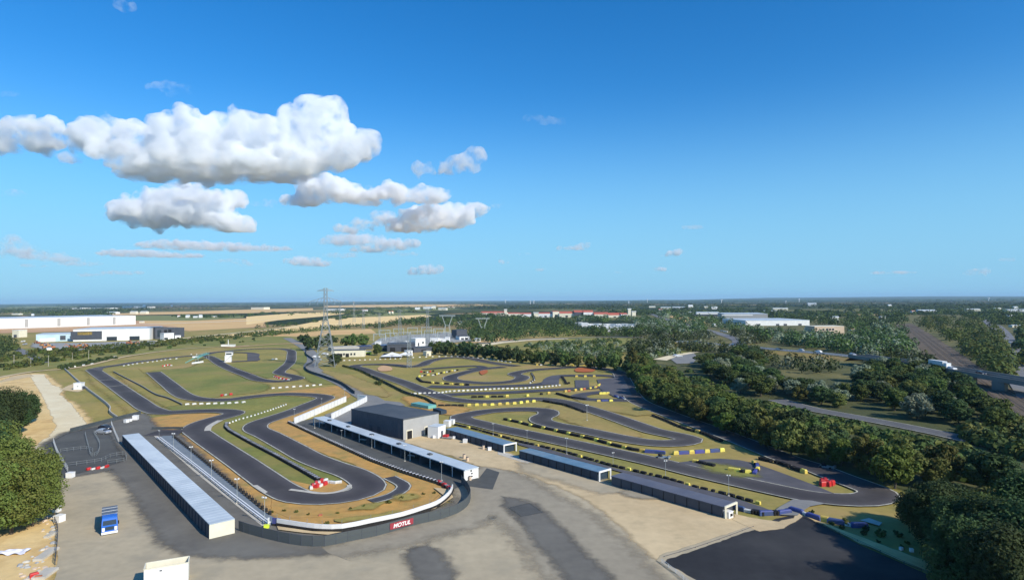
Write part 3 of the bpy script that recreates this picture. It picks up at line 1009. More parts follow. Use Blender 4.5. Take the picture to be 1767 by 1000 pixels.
# wood between the slip road and the motorway
for k_, (poly, sp_, ks, hr_) in enumerate([
        ([(1200, 640), (1225, 624), (1290, 612), (1320, 630), (1340, 668), (1330, 684), (1280, 684), (1230, 664)], 12, ['silver', 'mid', 'dark', 'dark', 'mid'], (6.5, 10)),
        ([(1340, 664), (1400, 676), (1480, 690), (1480, 708), (1400, 696), (1340, 682)], 8.5, ['silver', 'mid', 'dark', 'olive'], (5.5, 8)),
        ([(1480, 660), (1490, 640), (1560, 634), (1610, 650), (1660, 676), (1700, 706), (1745, 740), (1700, 745), (1620, 734), (1540, 720), (1480, 708)], 10.5, ['silver', 'mid', 'dark', 'dark', 'mid', 'olive'], (6, 9.5))]):
    wood(poly, sp_, ks, hr_, 'KIND tree in the wood between slip road and motorway', 'trees between slip road and motorway', 8 + k_, wide=1.25)
# hedge behind the right circuit
row_trees([(752, 611), (800, 614), (860, 620), (905, 626), (960, 631), (1020, 635), (1070, 640)], 9, ['dark', 'mid', 'mid', 'dark'], (8, 11), 'dark tree of the long hedge behind the right circuit', 'trees of the hedge behind the right circuit', 3, src=FAR, wide=.95)
row_trees([(745, 603), (800, 608), (860, 614), (940, 622), (1010, 628), (1070, 632)], 11, ['dark', 'mid'], (7, 10), 'dark tree of the long hedge behind the right circuit', 'trees of the hedge behind the right circuit', 4, src=FAR, wide=.95)
# north of the hedge: scattered scrub
# trees by the pale building
row_trees([(533, 604), (548, 603), (565, 602)], 9, ['dark'], (11, 14), 'dark conifer-like tree beside the foot of the big pylon', 'dark trees behind the big pylon', 14, src=FAR)
row_trees([(574, 598), (600, 598), (648, 597)], 10, ['dark', 'mid'], (10, 13.5), 'dark tree in the row behind the pale low building', 'trees behind the pale low building', 15, src=FAR, jit=3)
NT['mid'][0].put(G(651, 613), 9.5, 'round dark tree at the right end of the pale low building', None)
NT['dark'][1].put(G(575, 632), 8.5, 'bushy tree growing at the base of the big pylon', None)
NT['dark'][0].put(G(583, 628), 6.5, 'low bush-like tree right of the big pylon base', None)
row_trees([(520, 588), (528, 590), (533, 592)], 9, ['dark'], (6, 9), 'small dark tree beside the access road bend', 'small trees at the access road bend', 16, src=FAR)
# ---------------------------------------------------------------- woods nobody could count
def woods(name, polys, mats, per=34, seed=1, hr=(8, 12), grow=.011, minw=11, label=None, cat='woodland', lsf=.24, flat=.5):
    """one mesh of many leafy clumps on the ground inside traced outlines: (outline, number)"""
    rg = np.random.default_rng(seed)
    V, MI = [], []
    for poly, n in polys:
        xs, ys = [p[0] for p in poly], [p[1] for p in poly]
        k = 0
        tries = 0
        while k < n and tries < n * 40:
            tries += 1
            x, y = rg.uniform(min(xs), max(xs)), rg.uniform(min(ys), max(ys))
            if not inpoly((x, y), poly):
                continue
            k += 1
            p = G(x, y)
            w = max(minw, grow * p.y) * rg.uniform(.7, 1.3)
            h = rg.uniform(*hr) * (1 if w < 25 else 1.15)
            d = rg.normal(size=(per, 3))
            d /= np.linalg.norm(d, axis=1)[:, None]
            d[:, 2] = np.abs(d[:, 2])
            P = d * np.array([w * .55, w * .55, h * .82]) * rg.uniform(.75, 1.08, size=(per, 1))
            P += np.array([p.x, p.y, h * .1])
            nr = d + rg.normal(size=(per, 3)) * .4
            nr /= np.linalg.norm(nr, axis=1)[:, None]
            t = np.cross(nr, rg.normal(size=(per, 3)))
            t /= np.linalg.norm(t, axis=1)[:, None]
            u = np.cross(nr, t)
            s = max(min(w * lsf, h * .5), 1.2) * rg.uniform(.6, 1.3, size=(per, 1))
            fl = np.array([1, 1, flat if w > 25 else 1.0])
            V.append(np.stack([P + t * s * .6 * fl, P + u * s * .45 * fl, P - t * s * .6 * fl, P - u * s * .45 * fl], 1).reshape(-1, 3))
            MI.append(np.full(per, rg.integers(len(mats)), dtype=np.int32))
    V = np.concatenate(V)
    MI = np.concatenate(MI)
    n = len(MI)
    me = bpy.data.meshes.new(name)
    me.vertices.add(4 * n)
    me.vertices.foreach_set('co', V.ravel())
    me.loops.add(4 * n)
    me.loops.foreach_set('vertex_index', np.arange(4 * n, dtype=np.int32))
    me.polygons.add(n)
    me.polygons.foreach_set('loop_start', np.arange(0, 4 * n, 4, dtype=np.int32))
    me.polygons.foreach_set('loop_total', np.full(n, 4, dtype=np.int32))
    for m in mats:
        me.materials.append(m)
    me.polygons.foreach_set('material_index', MI)
    me.update(calc_edges=True)
    o = link(name, me)
    tag(o, label, cat, None, 'stuff')
    print(name, n)
    return o


LM = [M_['leaf_dark'], M_['leaf_mid'], M_['leaf_olive']]
LD = [M_['leaf_dark'], M_['leaf_dark'], M_['leaf_mid']]
LS = [M_['leaf_dark'], M_['leaf_mid'], M_['leaf_silver'], M_['leaf_dark']]
# skyline forest, all round
woods('woodland', [([(-80, 527), (1850, 514), (1850, 518), (-80, 530)], 1500)], LD, 22, 2, hr=(14, 24), grow=.010, label='dark line of woods all along the horizon')
woods('woodland', [([(1090, 520.5), (1850, 515), (1850, 530), (1560, 534), (1300, 531), (1090, 527)], 900)], LD, 26, 3, hr=(9, 14), label='dark far woods on the right below the horizon')
woods('woodland', [([(830, 521), (1130, 518.5), (1130, 530), (1080, 533), (820, 534), (770, 532), (790, 526)], 500), ([(330, 524), (560, 522), (560, 530), (430, 530), (330, 534)], 220), ([(100, 526.5), (330, 524.5), (330, 535), (190, 539), (100, 533)], 260)], LD, 26, 4, hr=(10, 14), label='far woods in the middle below the horizon')
woods('woodland', [([(-60, 533), (60, 531), (190, 533), (195, 544), (100, 545), (30, 541), (-60, 545)], 260)], LD, 30, 5, hr=(9, 13), label='dark wood behind the long white warehouse')
woods('woodland', [([(820, 547), (900, 549), (990, 552), (1000, 558), (985, 575), (1010, 580), (930, 584), (880, 590), (830, 592), (800, 582), (790, 566)], 300), ([(1000, 572), (1130, 576), (1180, 578), (1100, 582), (1000, 581)], 90), ([(740, 552), (790, 548), (830, 540), (900, 552), (820, 566), (760, 566), (690, 562), (660, 566), (640, 568), (700, 554)], 150)], LD, 60, 6, hr=(9, 13), minw=9, lsf=.17, label='dark green woods behind the substation and hedge')
woods('woodland', [([(985, 549), (1100, 550), (1180, 556), (1220, 562), (1215, 580), (1150, 582), (1100, 572), (1098, 556), (1000, 556)], 200), ([(1120, 540), (1190, 545), (1250, 552), (1300, 570), (1390, 584), (1480, 592), (1540, 598), (1580, 612), (1560, 622), (1500, 622), (1440, 606), (1340, 596), (1290, 580), (1230, 566), (1150, 553)], 330), ([(1462, 566), (1520, 564), (1560, 572), (1580, 600), (1520, 604), (1470, 588)], 110), ([(1400, 584), (1470, 588), (1500, 604), (1440, 600), (1390, 594)], 60)], LS, 60, 7, hr=(8, 13), minw=9.5, lsf=.17, label='mixed woods between the warehouses and the motorway')
woods('woodland', [([(1300, 536), (1420, 539), (1560, 541), (1570, 560), (1500, 566), (1400, 560), (1320, 548)], 260), ([(1600, 541), (1767, 545), (1790, 560), (1720, 562), (1660, 545)], 120), ([(1420, 528), (1760, 524), (1767, 543), (1600, 545), (1430, 540)], 200), ([(1170, 530), (1330, 532), (1330, 540), (1180, 545), (1100, 540)], 130), ([(1000, 533), (1120, 534), (1130, 545), (1100, 549)], 60)], LD, 40, 8, hr=(8, 12), minw=11, lsf=.2, label='dark woods around the far warehouses on the right')
woods('woodland', [([(1575, 556), (1600, 548), (1680, 552), (1720, 566), (1732, 600), (1745, 640), (1730, 655), (1690, 625), (1650, 598), (1600, 572)], 230)], LM, 70, 9, hr=(8, 12), minw=9.5, lsf=.15, label='wooded embankment right of the railway')
woods('woodland', [([(1755, 570), (1800, 590), (1800, 640), (1780, 640), (1760, 600)], 40), ([(1740, 552), (1790, 556), (1790, 580), (1750, 568)], 40)], LM, 60, 10, hr=(6, 9), label='trees at the right edge beyond the road')
woods('woodland', [([(1180, 603), (1215, 597), (1300, 604), (1310, 616), (1260, 614), (1200, 612)], 40), ([(1120, 588), (1180, 592), (1190, 604), (1150, 606), (1110, 604)], 50), ([(1095, 566), (1180, 566), (1240, 582), (1230, 592), (1150, 586), (1095, 580)], 120), ([(1262, 574), (1300, 578), (1330, 592), (1280, 594)], 40), ([(1082, 600), (1120, 596), (1150, 608), (1120, 616), (1090, 614)], 40), ([(1320, 622), (1400, 630), (1470, 645), (1400, 645), (1330, 634)], 14), ([(1520, 606), (1590, 616), (1620, 640), (1600, 650), (1560, 632), (1500, 625)], 60)], LS, 70, 11, hr=(7, 10), minw=8, lsf=.16, label='trees along the motorway')
woods('scrub', [([(895, 598), (960, 592), (1060, 588), (1085, 598), (1070, 622), (960, 610)], 120), ([(1100, 602), (1180, 610), (1130, 618), (1095, 622)], 30)], LS, 60, 12, hr=(3, 6), minw=6, lsf=.17, label='scrub on the rough meadow behind the hedge', cat='scrub')
woods('scrub', [([(1640, 742), (1700, 745), (1767, 765), (1800, 800), (1767, 795), (1700, 775)], 60), ([(1690, 690), (1720, 705), (1790, 752), (1790, 775), (1740, 745)], 60)], LM, 60, 13, hr=(2, 4.5), minw=5, lsf=.17, label='low scrub along the slip road verges', cat='scrub')
woods('scrub', [([(1270, 712), (1330, 722), (1400, 742), (1540, 768), (1690, 800), (1770, 826), (1800, 860), (1700, 838), (1560, 806), (1400, 764), (1300, 734)], 130), ([(1120, 628), (1190, 640), (1260, 668), (1300, 690), (1250, 700), (1180, 668), (1120, 645)], 60), ([(1290, 694), (1335, 700), (1420, 724), (1600, 762), (1700, 784), (1700, 792), (1400, 736), (1290, 706)], 70)], LM, 90, 21, hr=(1.2, 2.6), minw=5, lsf=.14, label='scrubby undergrowth between belt and slip road', cat='scrub')
# left: hedgerows and scrub
woods('scrub', [([(60, 606), (200, 596), (330, 584), (470, 572), (540, 570), (470, 578), (330, 592), (220, 606), (90, 616)], 260), ([(0, 632), (70, 618), (180, 612), (100, 626), (0, 640)], 60), ([(0, 612), (60, 608), (60, 618), (0, 626)], 30)], LM + [M_['leaf_bright']], 40, 14, hr=(1.5, 4), minw=4, grow=.009, lsf=.2, label='rough scrub between the factories and the left circuit', cat='scrub')
woods('scrub', [([(440, 577), (540, 569), (600, 562), (660, 563), (660, 566), (600, 567), (540, 573), (440, 582)], 70), ([(430, 562), (500, 560), (560, 550), (640, 541), (700, 541), (640, 545), (560, 555), (500, 563), (430, 567)], 50), ([(300, 545), (400, 544), (450, 545), (400, 548), (300, 548)], 60), ([(430, 541), (500, 539), (540, 540), (500, 544), (430, 545)], 25)], LD, 36, 15, hr=(5, 8), minw=7, grow=.008, lsf=.2, label='dark hedgerows between the golden fields', cat='hedgerow')
woods('scrub', [([(208, 606), (232, 604), (232, 610), (210, 612)], 16), ([(0, 582), (22, 590), (30, 606), (0, 612)], 34)], LM, 80, 16, hr=(5, 8), minw=6, lsf=.16, label='bushy trees by the road at the far left', cat='scrub')
woods('scrub', [([(100, 634), (190, 617), (200, 619), (110, 638)], 60)], LD, 60, 17, hr=(1.6, 2.2), minw=3, grow=0, lsf=.22, label='dark hedge strip along the top corner of the left circuit', cat='hedge')
woods('woodland', [([(540, 541), (600, 533), (700, 528), (760, 527), (790, 532), (740, 538), (690, 540), (640, 540), (600, 543)], 150)], LM, 26, 18, hr=(7, 10), label='scattered village trees beyond the golden field')
# low hills on the right of the skyline
def hills(pts, D, name):
    mb = MB()
    vs, fs = [], []
    for i, (x, y) in enumerate(pts):
        d = A(x, y)
        k = D / d.y
        h = CH + d.z * k
        vs += [(d.x * k, D - 1500, -5), (d.x * k, D, h), (d.x * k, D + 1800, -5)]
    for i in range(len(pts) - 1):
        a = i * 3
        fs += [(a, a + 3, a + 4, a + 1), (a + 1, a + 4, a + 5, a + 2)]
    mb.add(vs, fs)
    o = mb.build(name, M_['hill'])
    o['kind'] = 'structure'


mat('hill', (.035, .055, .025), (.06, .085, .03), .002, 6, rough=1)
hills([(-150, 526.5), (0, 524.6), (150, 523), (300, 522), (500, 521), (700, 519.5), (900, 518.6), (1000, 518.3), (1090, 517.6), (1130, 517), (1180, 517.2), (1240, 515.6), (1320, 513.6), (1420, 512.8), (1500, 512), (1600, 511), (1700, 510.8), (1800, 510.8), (1950, 511)], 17000, 'hills')
hills([(1050, 519.5), (1130, 518), (1250, 517.2), (1350, 516.2), (1500, 514.6), (1600, 514.4), (1767, 513), (1900, 512.8)], 11000, 'hills')
# the air
mv = bpy.data.materials.new('haze')
mv.use_nodes = True
N = mv.node_tree.nodes
for n_ in list(N):
    if n_.type != 'OUTPUT_MATERIAL':
        N.remove(n_)
pv = N.new('ShaderNodeVolumePrincipled')
pv.inputs['Color'].default_value = (.48, .74, 1, 1)
pv.inputs['Density'].default_value = 3.6e-5
mv.node_tree.links.new(pv.outputs[0], N['Material Output'].inputs['Volume'])
mb = MB()
mb.prism([(-27000, -500), (27000, -500), (27000, 35000), (-27000, 35000)], -7, 215)
o = mb.build('haze', mv)
tag(o, 'thin blue air over the whole plain', 'haze', None, 'stuff')
# ---------------------------------------------------------------- buildings
mat('white', (.80, .80, .78), (.72, .72, .70), .3, 4, rough=.5)
mat('white_plastic', (.70, .70, .66), (.52, .52, .48), 1.2, 4, rough=.6, rnd=.2)
mat('cap_grey', (.20, .215, .24), (.30, .30, .31), .6, 4, rough=.7, rnd=.35)
mat('gantry_steel', (.42, .46, .46), (.34, .38, .38), 1, 3, rough=.6)
mat('cream', (.74, .70, .56), (.66, .62, .48), .4, 4, rough=.7)
mat('roof_pale', (.50, .56, .60), (.56, .62, .65), .25, 4, rough=.45, c3=(.42, .48, .52), scale3=.12)
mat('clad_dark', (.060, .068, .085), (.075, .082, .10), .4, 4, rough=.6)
mat('clad_grey', (.34, .34, .33), (.37, .37, .36), .5, 4, rough=.5)
mat('roof_dark', (.062, .074, .086), (.080, .092, .104), .2, 5, rough=.7, c3=(.10, .11, .12), scale3=.08)
mat('roof_blue', (.11, .20, .28), (.15, .24, .32), .35, 5, rough=.5, c3=(.19, .25, .30), scale3=.15)
mat('roof_violet', (.105, .112, .145), (.13, .135, .165), .35, 5, rough=.6)
mat('roof_red', (.50, .12, .07), (.42, .12, .08), .2, 4, rough=.8)
mat('blue_dark', (.022, .040, .062), (.034, .055, .080), .4, 4, rough=.6)
mat('glass', (.03, .04, .05), rough=.15, spec=.6)
mat('black', (.012, .012, .014), rough=.7)
mat('steel', (.36, .38, .38), (.28, .31, .31), 1, 3, rough=.45, metal=.4)
mat('steel_pale', (.60, .62, .62), rough=.5, metal=.2)
mat('red', (.52, .03, .03), (.44, .03, .03), .8, 3, rough=.5)
mat('orange', (.48, .19, .07), (.36, .16, .08), .8, 3, rough=.6, rnd=.3)
mat('yellow', (.72, .60, .10), (.55, .47, .12), .8, 3, rough=.6, rnd=.22)
mat('lime', (.70, .85, .06), rough=.5)
mat('blue', (.05, .07, .26), (.07, .08, .20), .8, 3, rough=.6, rnd=.3)
mat('blue_bright', (.02, .13, .52), rough=.4)
mat('teal', (.12, .36, .33), (.18, .42, .38), .4, 3, rough=.5)
mat('stone', (.55, .42, .30), (.62, .50, .38), .06, 4, rough=.9)
mat('sky_blue_clad', (.42, .58, .66), (.50, .64, .70), .1, 3, rough=.6)
mat('tyre', (.018, .018, .019), (.030, .029, .028), 2, 3, rough=.9)
mat('scrim', (.050, .062, .068), (.075, .088, .094), .5, 5, rough=.9)
mat('solar', (.03, .05, .14), (.04, .06, .18), .3, 3, rough=.3)


def ctr(q):
    return sum(q, Vector()) / len(q)


def corrug(me_name, q, z, h, m, parent, pitch=1.2, name='wall'):
    mb = MB()
    mb.prism([(p.x, p.y) for p in q], z, h, 0)
    return mb.build(name, m, parent)


def hut(name, label, cat, q, h, wall, roof, over=.12, th=.16, doors=(), group=None, slope=0.0):
    """building on a traced rectangle q (ground points): walls, roof slab, doors (edge, t, w, h, frame)"""
    t = thing(name, label, cat, (0, 0, 0), 0, group)
    c = ctr(q)
    mb = MB()
    mb.prism([(p.x, p.y) for p in q], 0.0, h, 0)
    mb.build('wall', wall, t)
    mb = MB()
    qq = [p + (p - c).normalized() * over for p in q]
    mb.prism([(p.x, p.y) for p in qq], h + .003, h + th, 0)
    mb.build('roof', roof, t)
    for (e, s, w, dh, z0, m, fr) in doors:
        a, b = q[e], q[(e + 1) % 4]
        d = (b - a)
        n = Vector((d.y, -d.x, 0)).normalized()
        if (a - c).dot(n) < 0:
            n = -n
        p = a + d * s
        rz = math.atan2(d.y, d.x)
        if fr:
            f = MB()
            f.box(p + n * .05 + Vector((0, 0, z0)), w + .5, .18, dh + .3, rz)
            fo = f.build('door_frame', fr, t)
        f = MB()
        f.box(p + n * (.12 if fr else .03) + Vector((0, 0, z0)), w, .12, dh, rz)
        f.build('door' if z0 < .5 else 'window', m, t)
    return t


# grey hangar
hz = 6.2
a, b, c_ = G(696, 724, hz), G(757, 712.5, hz), G(620.7, 704, hz)
for p in (a, b, c_):
    p.z = 0
q = rect(a, b, c_)
t = hut('hangar', 'big grey hangar with a dark flat roof behind the pit building', 'hangar', q, hz, M_['clad_grey'], M_['roof_dark'], .2, .3,
        [(0, .16, 1.9, 2.6, 0, M_['black'], M_['cream']), (0, .66, 1.9, 2.6, 0, M_['black'], M_['cream'])])
# shade of the long side put into a dark coloured sheet, proud of the wall
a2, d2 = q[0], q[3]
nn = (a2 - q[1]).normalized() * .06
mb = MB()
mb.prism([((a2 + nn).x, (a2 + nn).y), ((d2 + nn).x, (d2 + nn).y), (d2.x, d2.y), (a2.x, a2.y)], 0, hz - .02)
mb.build('shaded_side', M_['clad_dark'], t)
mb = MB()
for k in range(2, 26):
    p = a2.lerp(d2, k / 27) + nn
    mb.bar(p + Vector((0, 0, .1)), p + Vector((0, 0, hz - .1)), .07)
mb.build('shaded_side_ribs', M_['clad_dark'], t)
for s in (.45, .6):
    p = a2.lerp(d2, s) + nn * 1.5
    dd = (d2 - a2).normalized()
    mb = MB()
    mb.box(p, 1.6, .1, 2.6, math.atan2(dd.y, dd.x))
    mb.build('door', M_['blue_dark'], t)
# long pale paddock shed, bottom left
hz = 2.6
a, b, c_ = G(361, 905, hz), G(211, 751, hz), G(403, 893.5, hz)
for p in (a, b, c_):
    p.z = 0
q = rect(a, b, c_)
t = thing('paddock_shed', 'very long low shed with pale metal roof and cream end wall on the left yard', 'shed')
mb = MB()
mb.prism([(p.x, p.y) for p in q], 0, hz)
mb.build('wall', M_['clad_dark'], t)
mb = MB()
cc = ctr(q)
mb.prism([(p.x, p.y) for p in [x + (x - cc).normalized() * .1 for x in q]], hz + .003, hz + .14)
mb.build('roof', M_['roof_pale'], t)
u = (q[1] - q[0]).normalized()
mb = MB()
for k in range(1, 60):
    p = q[0].lerp(q[1], k / 60)
    r_ = q[3].lerp(q[2], k / 60)
    mb.bar(p + Vector((0, 0, hz + .15)), r_ + Vector((0, 0, hz + .15)), .035)
mb.build('roof_seams', M_['roof_pale'], t)
mb = MB()
e0, e1 = q[0] - u * .05, q[3] - u * .05
mb.prism([(e0.x, e0.y), (e1.x, e1.y), (q[3].x, q[3].y), (q[0].x, q[0].y)], 0, hz)
mb.build('end_wall', M_['cream'], t)
mb = MB()
nn = (q[0] - q[3]).normalized() * .05
for k in range(1, 40):
    p = q[0].lerp(q[1], k / 40) + nn
    mb.bar(p + Vector((0, 0, .05)), p + Vector((0, 0, hz - .02)), .09)
mb.build('wall_ribs', M_['blue_dark'], t)
# pit building: open boxes under one roof
hz = 2.5
a, b, c_ = G(801, 811.6, hz), G(541, 721, hz), G(825, 806, hz)
for p in (a, b, c_):
    p.z = 0
q = rect(a, b, c_)
t = thing('pit_building', 'long open pit building with pale roof and white end wall beside the pit lane', 'building')
mb = MB()
cc = ctr(q)
mb.prism([(p.x, p.y) for p in [x + (x - cc).normalized() * .25 for x in q]], hz, hz + .2)
mb.build('roof', M_['roof_pale'], t)
wv = (q[3] - q[0])
u = (q[1] - q[0]).normalized()
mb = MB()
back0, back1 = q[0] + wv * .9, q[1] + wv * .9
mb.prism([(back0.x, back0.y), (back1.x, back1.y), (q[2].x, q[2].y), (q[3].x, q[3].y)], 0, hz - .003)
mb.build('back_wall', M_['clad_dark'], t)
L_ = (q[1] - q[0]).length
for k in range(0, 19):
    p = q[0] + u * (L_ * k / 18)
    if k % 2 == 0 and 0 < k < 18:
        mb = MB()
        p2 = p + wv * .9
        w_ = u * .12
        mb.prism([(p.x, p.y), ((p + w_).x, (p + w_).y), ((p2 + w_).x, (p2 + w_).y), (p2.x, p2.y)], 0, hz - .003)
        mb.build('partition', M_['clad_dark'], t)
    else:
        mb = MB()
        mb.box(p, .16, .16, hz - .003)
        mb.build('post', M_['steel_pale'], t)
mb = MB()
e0, e1 = q[0] - u * .08, q[3] - u * .08
mb.prism([(e0.x, e0.y), (e1.x, e1.y), (q[3].x, q[3].y), (q[0].x, q[0].y)], 0, hz + .1)
mb.build('end_wall', M_['white'], t)
dd = (q[3] - q[0]).normalized()
rzz = math.atan2(dd.y, dd.x)
mb = MB()
for s, z in ((.48, 2.0), (.53, 1.35), (.53, .68)):
    p = q[0] + wv * s - u * .10
    mb.prism([((p + dd * .26).x, (p + dd * .26).y), ((p - dd * .26).x, (p - dd * .26).y), ((p - dd * .26 - u * .03).x, (p - dd * .26 - u * .03).y), ((p + dd * .26 - u * .03).x, (p + dd * .26 - u * .03).y)], z, z + .36,
             top=[((p + dd * .1).x, (p + dd * .1).y), ((p - dd * .2).x, (p - dd * .2).y), ((p - dd * .2 - u * .03).x, (p - dd * .2 - u * .03).y), ((p + dd * .1 - u * .03).x, (p + dd * .1 - u * .03).y)])
mb.build('wall_marks', M_['black'], t)
for s in (.2, .38, .56, .74, .9):
    mb = MB()
    p = q[0].lerp(q[1], s) + wv * .45 + Vector((0, 0, hz + .2))
    mb.box(p, 1.3, .9, .32, math.atan2(u.y, u.x))
    mb.build('roof_vent', M_['roof_dark'], t)
# white walls between run-off and pit lane
for lab, P2, hh in (('long white wall along the ochre run-off at the upper end of the pit lane', [(508, 731.5), (597, 692.5)], 2.2),
                    ('white wall on the far side of the pit lane entry', [(572, 724), (633, 692.8)], 2.2),
                    ('short white cross wall closing the pit lane entry', [(617, 690.5), (632, 692.6)], 2.4)):
    a, b = G(*P2[0]), G(*P2[1])
    d = b - a
    t = thing('boundary_wall', lab, 'wall', (a + b) / 2, math.atan2(d.y, d.x))
    MB().box((0, 0, 0), d.length, .3, hh).build('wall', M_['white'], t)
    MB().box((0, 0, hh + .002), d.length * 1.002, .42, .08).build('coping', M_['white'], t)
    if d.length > 15:
        m = MB()
        n = int(d.length / 3)
        for k in range(1, n):
            m.bar((-d.length / 2 + k * d.length / n, -.16, 0), (-d.length / 2 + k * d.length / n, -.16, hh), .07)
        m.build('joints', M_['clad_grey'], t)
# three row sheds on the right
portal = None
for i, (P3, mroof, mwall, lab, pf, h) in enumerate([
        ([(869.5, 768), (769.5, 739.6), (886.5, 762.7)], 'roof_blue', 'blue_dark', 'long low shed with blue roof next to the hangar, first of the row of three', 'white', 2.2),
        ([(1034, 814.5), (896, 777), (1048, 807.8)], 'roof_blue', 'blue_dark', 'long low shed with blue roof in the middle of the row of three', 'white', 2.2),
        ([(1251, 875), (1055, 821), (1265, 865.5)], 'roof_violet', 'clad_dark', 'longest low shed with violet grey roof, right end of the row of three', 'cream', 2.2)]):
    a, b, c_ = [G(x, y, h) for x, y in P3]
    for p in (a, b, c_):
        p.z = 0
    q = rect(a, b, c_)
    u = (b - a).normalized()
    w_ = q[3] - q[0]
    t = thing('row_shed', lab, 'shed')
    mb = MB()
    mb.prism([((x + (u * .6 if k in (0, 3) else Vector())).x, (x + (u * .6 if k in (0, 3) else Vector())).y) for k, x in enumerate(q)], 0, h - .06)
    mb.build('wall', M_[mwall], t)
    mb = MB()
    cc = ctr(q)
    mb.prism([(p.x, p.y) for p in [x + (x - cc).normalized() * .15 for x in q]], h - .055, h + .06)
    mb.build('roof', M_[mroof], t)
    n = int((b - a).length / 2.6)
    mb = MB()
    nv = -w_.normalized() * .05
    for k in range(1, n):
        p = a + u * (k * (b - a).length / n) + nv
        mb.bar(p + Vector((0, 0, .02)), p + Vector((0, 0, h - .08)), .10)
    mb.build('wall_ribs', M_['black'], t)
    mb = MB()
    for k in range(1, n):
        p = a + u * (k * (b - a).length / n)
        mb.bar(p + Vector((0, 0, h + .07)), p + w_ + Vector((0, 0, h + .07)), .04)
    mb.build('roof_seams', M_[mroof], t)
    m = MB()
    p0, p1 = a - u * .1, a + w_ - u * .1
    m.bar(p0, p0 + Vector((0, 0, h + .25)), .32)
    m.bar(p1, p1 + Vector((0, 0, h + .25)), .32)
    m.bar(p0 + Vector((0, 0, h + .1)), p1 + Vector((0, 0, h + .1)), .35)
    m.build('portal_frame', M_[pf], t)
p = G(1257, 893)
t = thing('kiosk', 'small white box kiosk at the open end of the violet roofed shed', 'kiosk', p, 0.6)
MB().box((0, 0, 0), 1.3, 1.2, 1.3).build('body', M_['white'], t)
MB().box((0, 0, 1.303), 1.5, 1.4, .1).build('lid', M_['white'], t)
MB().box((.1, -.62, .5), .7, .06, .5).build('hatch', M_['black'], t)
# white annex between hangar and shed
a, b = G(756, 757), G(769, 752)
q = rect(a, b, G(752, 750))
hut('annex', 'small white annex wedged between hangar and first blue roofed shed', 'annex', q, 3.6, M_['white'], M_['roof_pale'], .05, .1, [(0, .5, 1.0, 2.1, 0, M_['clad_dark'], None)])
# teal and blue containers behind the hangar
for (x1, y1, x2, y2, w, h, mm, nm, lab) in [(716, 699.5, 746, 705, 4, 1.3, 'teal', 'container', 'teal container roof showing behind the dark hangar roof'),
                                            (752, 710, 766, 714.5, 2.4, 1.4, 'blue_dark', 'container', 'dark blue container behind the right corner of the hangar')]:
    a, b = G(x1, y1), G(x2, y2)
    d = (b - a)
    t = thing(nm, lab, 'container', (a + b) / 2, math.atan2(d.y, d.x))
    MB().box((0, 0, .1), d.length, w, h).build('body', M_[mm], t)
    m = MB()
    for k in range(12):
        m.box(((k / 11 - .5) * d.length * .96, -w / 2 - .02, .15), .12, .05, h - .15)
    m.build('wall_ribs', M_[mm], t)
    m = MB()
    for sx in (-.48, .48):
        for sy in (-.46, .46):
            m.box((sx * d.length, sy * w, 0), .2, .2, .1)
    m.build('corner_casting', M_['black'], t)


# far buildings: x0, x1, base row at each end, top row, wall, roof, depth, name, label, extras
def block(name, label, cat, x0, y0, x1, y1, yt, wall, roof, depth, doors=(), gable=0.0, rm=None, group=None):
    a, b = G(x0, y0), G(x1, y1)
    h = max(2.2, hm((x0 + x1) / 2, yt, (y0 + y1) / 2))
    d = b - a
    n = Vector((-d.y, d.x, 0)).normalized() * depth
    q = [a, b, b + n, a + n]
    t = thing(name, label, cat, (0, 0, 0), 0, group)
    mb = MB()
    mb.prism([(p.x, p.y) for p in q], 0, h)
    mb.build('wall', M_[wall], t)
    mb = MB()
    if gable:
        m0, m1 = (q[0] + q[3]) / 2, (q[1] + q[2]) / 2
        vs = [(p.x, p.y, h) for p in q] + [(m0.x, m0.y, h + gable), (m1.x, m1.y, h + gable)]
        mb.add(vs, [(0, 1, 5, 4), (2, 3, 4, 5), (0, 4, 3), (1, 2, 5)])
    else:
        c = ctr(q)
        mb.prism([(p.x, p.y) for p in [x + (x - c).normalized() * .3 for x in q]], h + .003, h + .4)
    mb.build('roof', M_[roof], t)
    ux = d.normalized()
    no = -n.normalized()
    for (s, w, z0, z1, mm, pn) in doors:
        p = a + d * s + no * .15
        m = MB()
        m.box(p + Vector((0, 0, z0 * h)), w, .3, (z1 - z0) * h, math.atan2(ux.y, ux.x))
        m.build(pn, M_[mm], t)
    return t


block('warehouse', 'enormous white warehouse with grey stripes at the far left', 'warehouse', -70, 570, 234, 559.8, 548, 'white', 'roof_pale', 160,
      [(s, 5, .12, .92, 'clad_grey', 'stripe') for s in (.335, .515, .69, .855)] + [(.5, 900, .0, .04, 'clad_grey', 'plinth')])
block('warehouse', 'white warehouse with a dark and yellow sign panel, in front of the enormous one', 'warehouse', 126, 589, 258, 586, 567.5, 'white', 'roof_pale', 60,
      [(.17, 30, .15, .85, 'clad_dark', 'facade_panel'), (.15, 14, .55, .8, 'yellow', 'sign'), (.5, 10, 0, .35, 'glass', 'window'), (.8, 10, 0, .35, 'glass', 'window')])
block('factory', 'pale blue factory hall left of the sign panel warehouse', 'factory', 62, 590, 128, 588, 576.5, 'sky_blue_clad', 'roof_pale', 40, [(.3, 14, 0, .5, 'white', 'dock'), (.7, 5, .2, .8, 'clad_dark', 'window')])
block('warehouse', 'cream square building at the left end of the factory yard', 'warehouse', 21, 582, 32, 582, 569.5, 'cream', 'white', 12, [(.5, 4, 0, .4, 'clad_dark', 'door')])
block('house', 'small pale hut with white walls below the orange machines', 'house', 81, 608.5, 90, 608, 602.5, 'cream', 'white', 5, [(.5, 1, 0, .7, 'clad_dark', 'door')], gable=1.2)
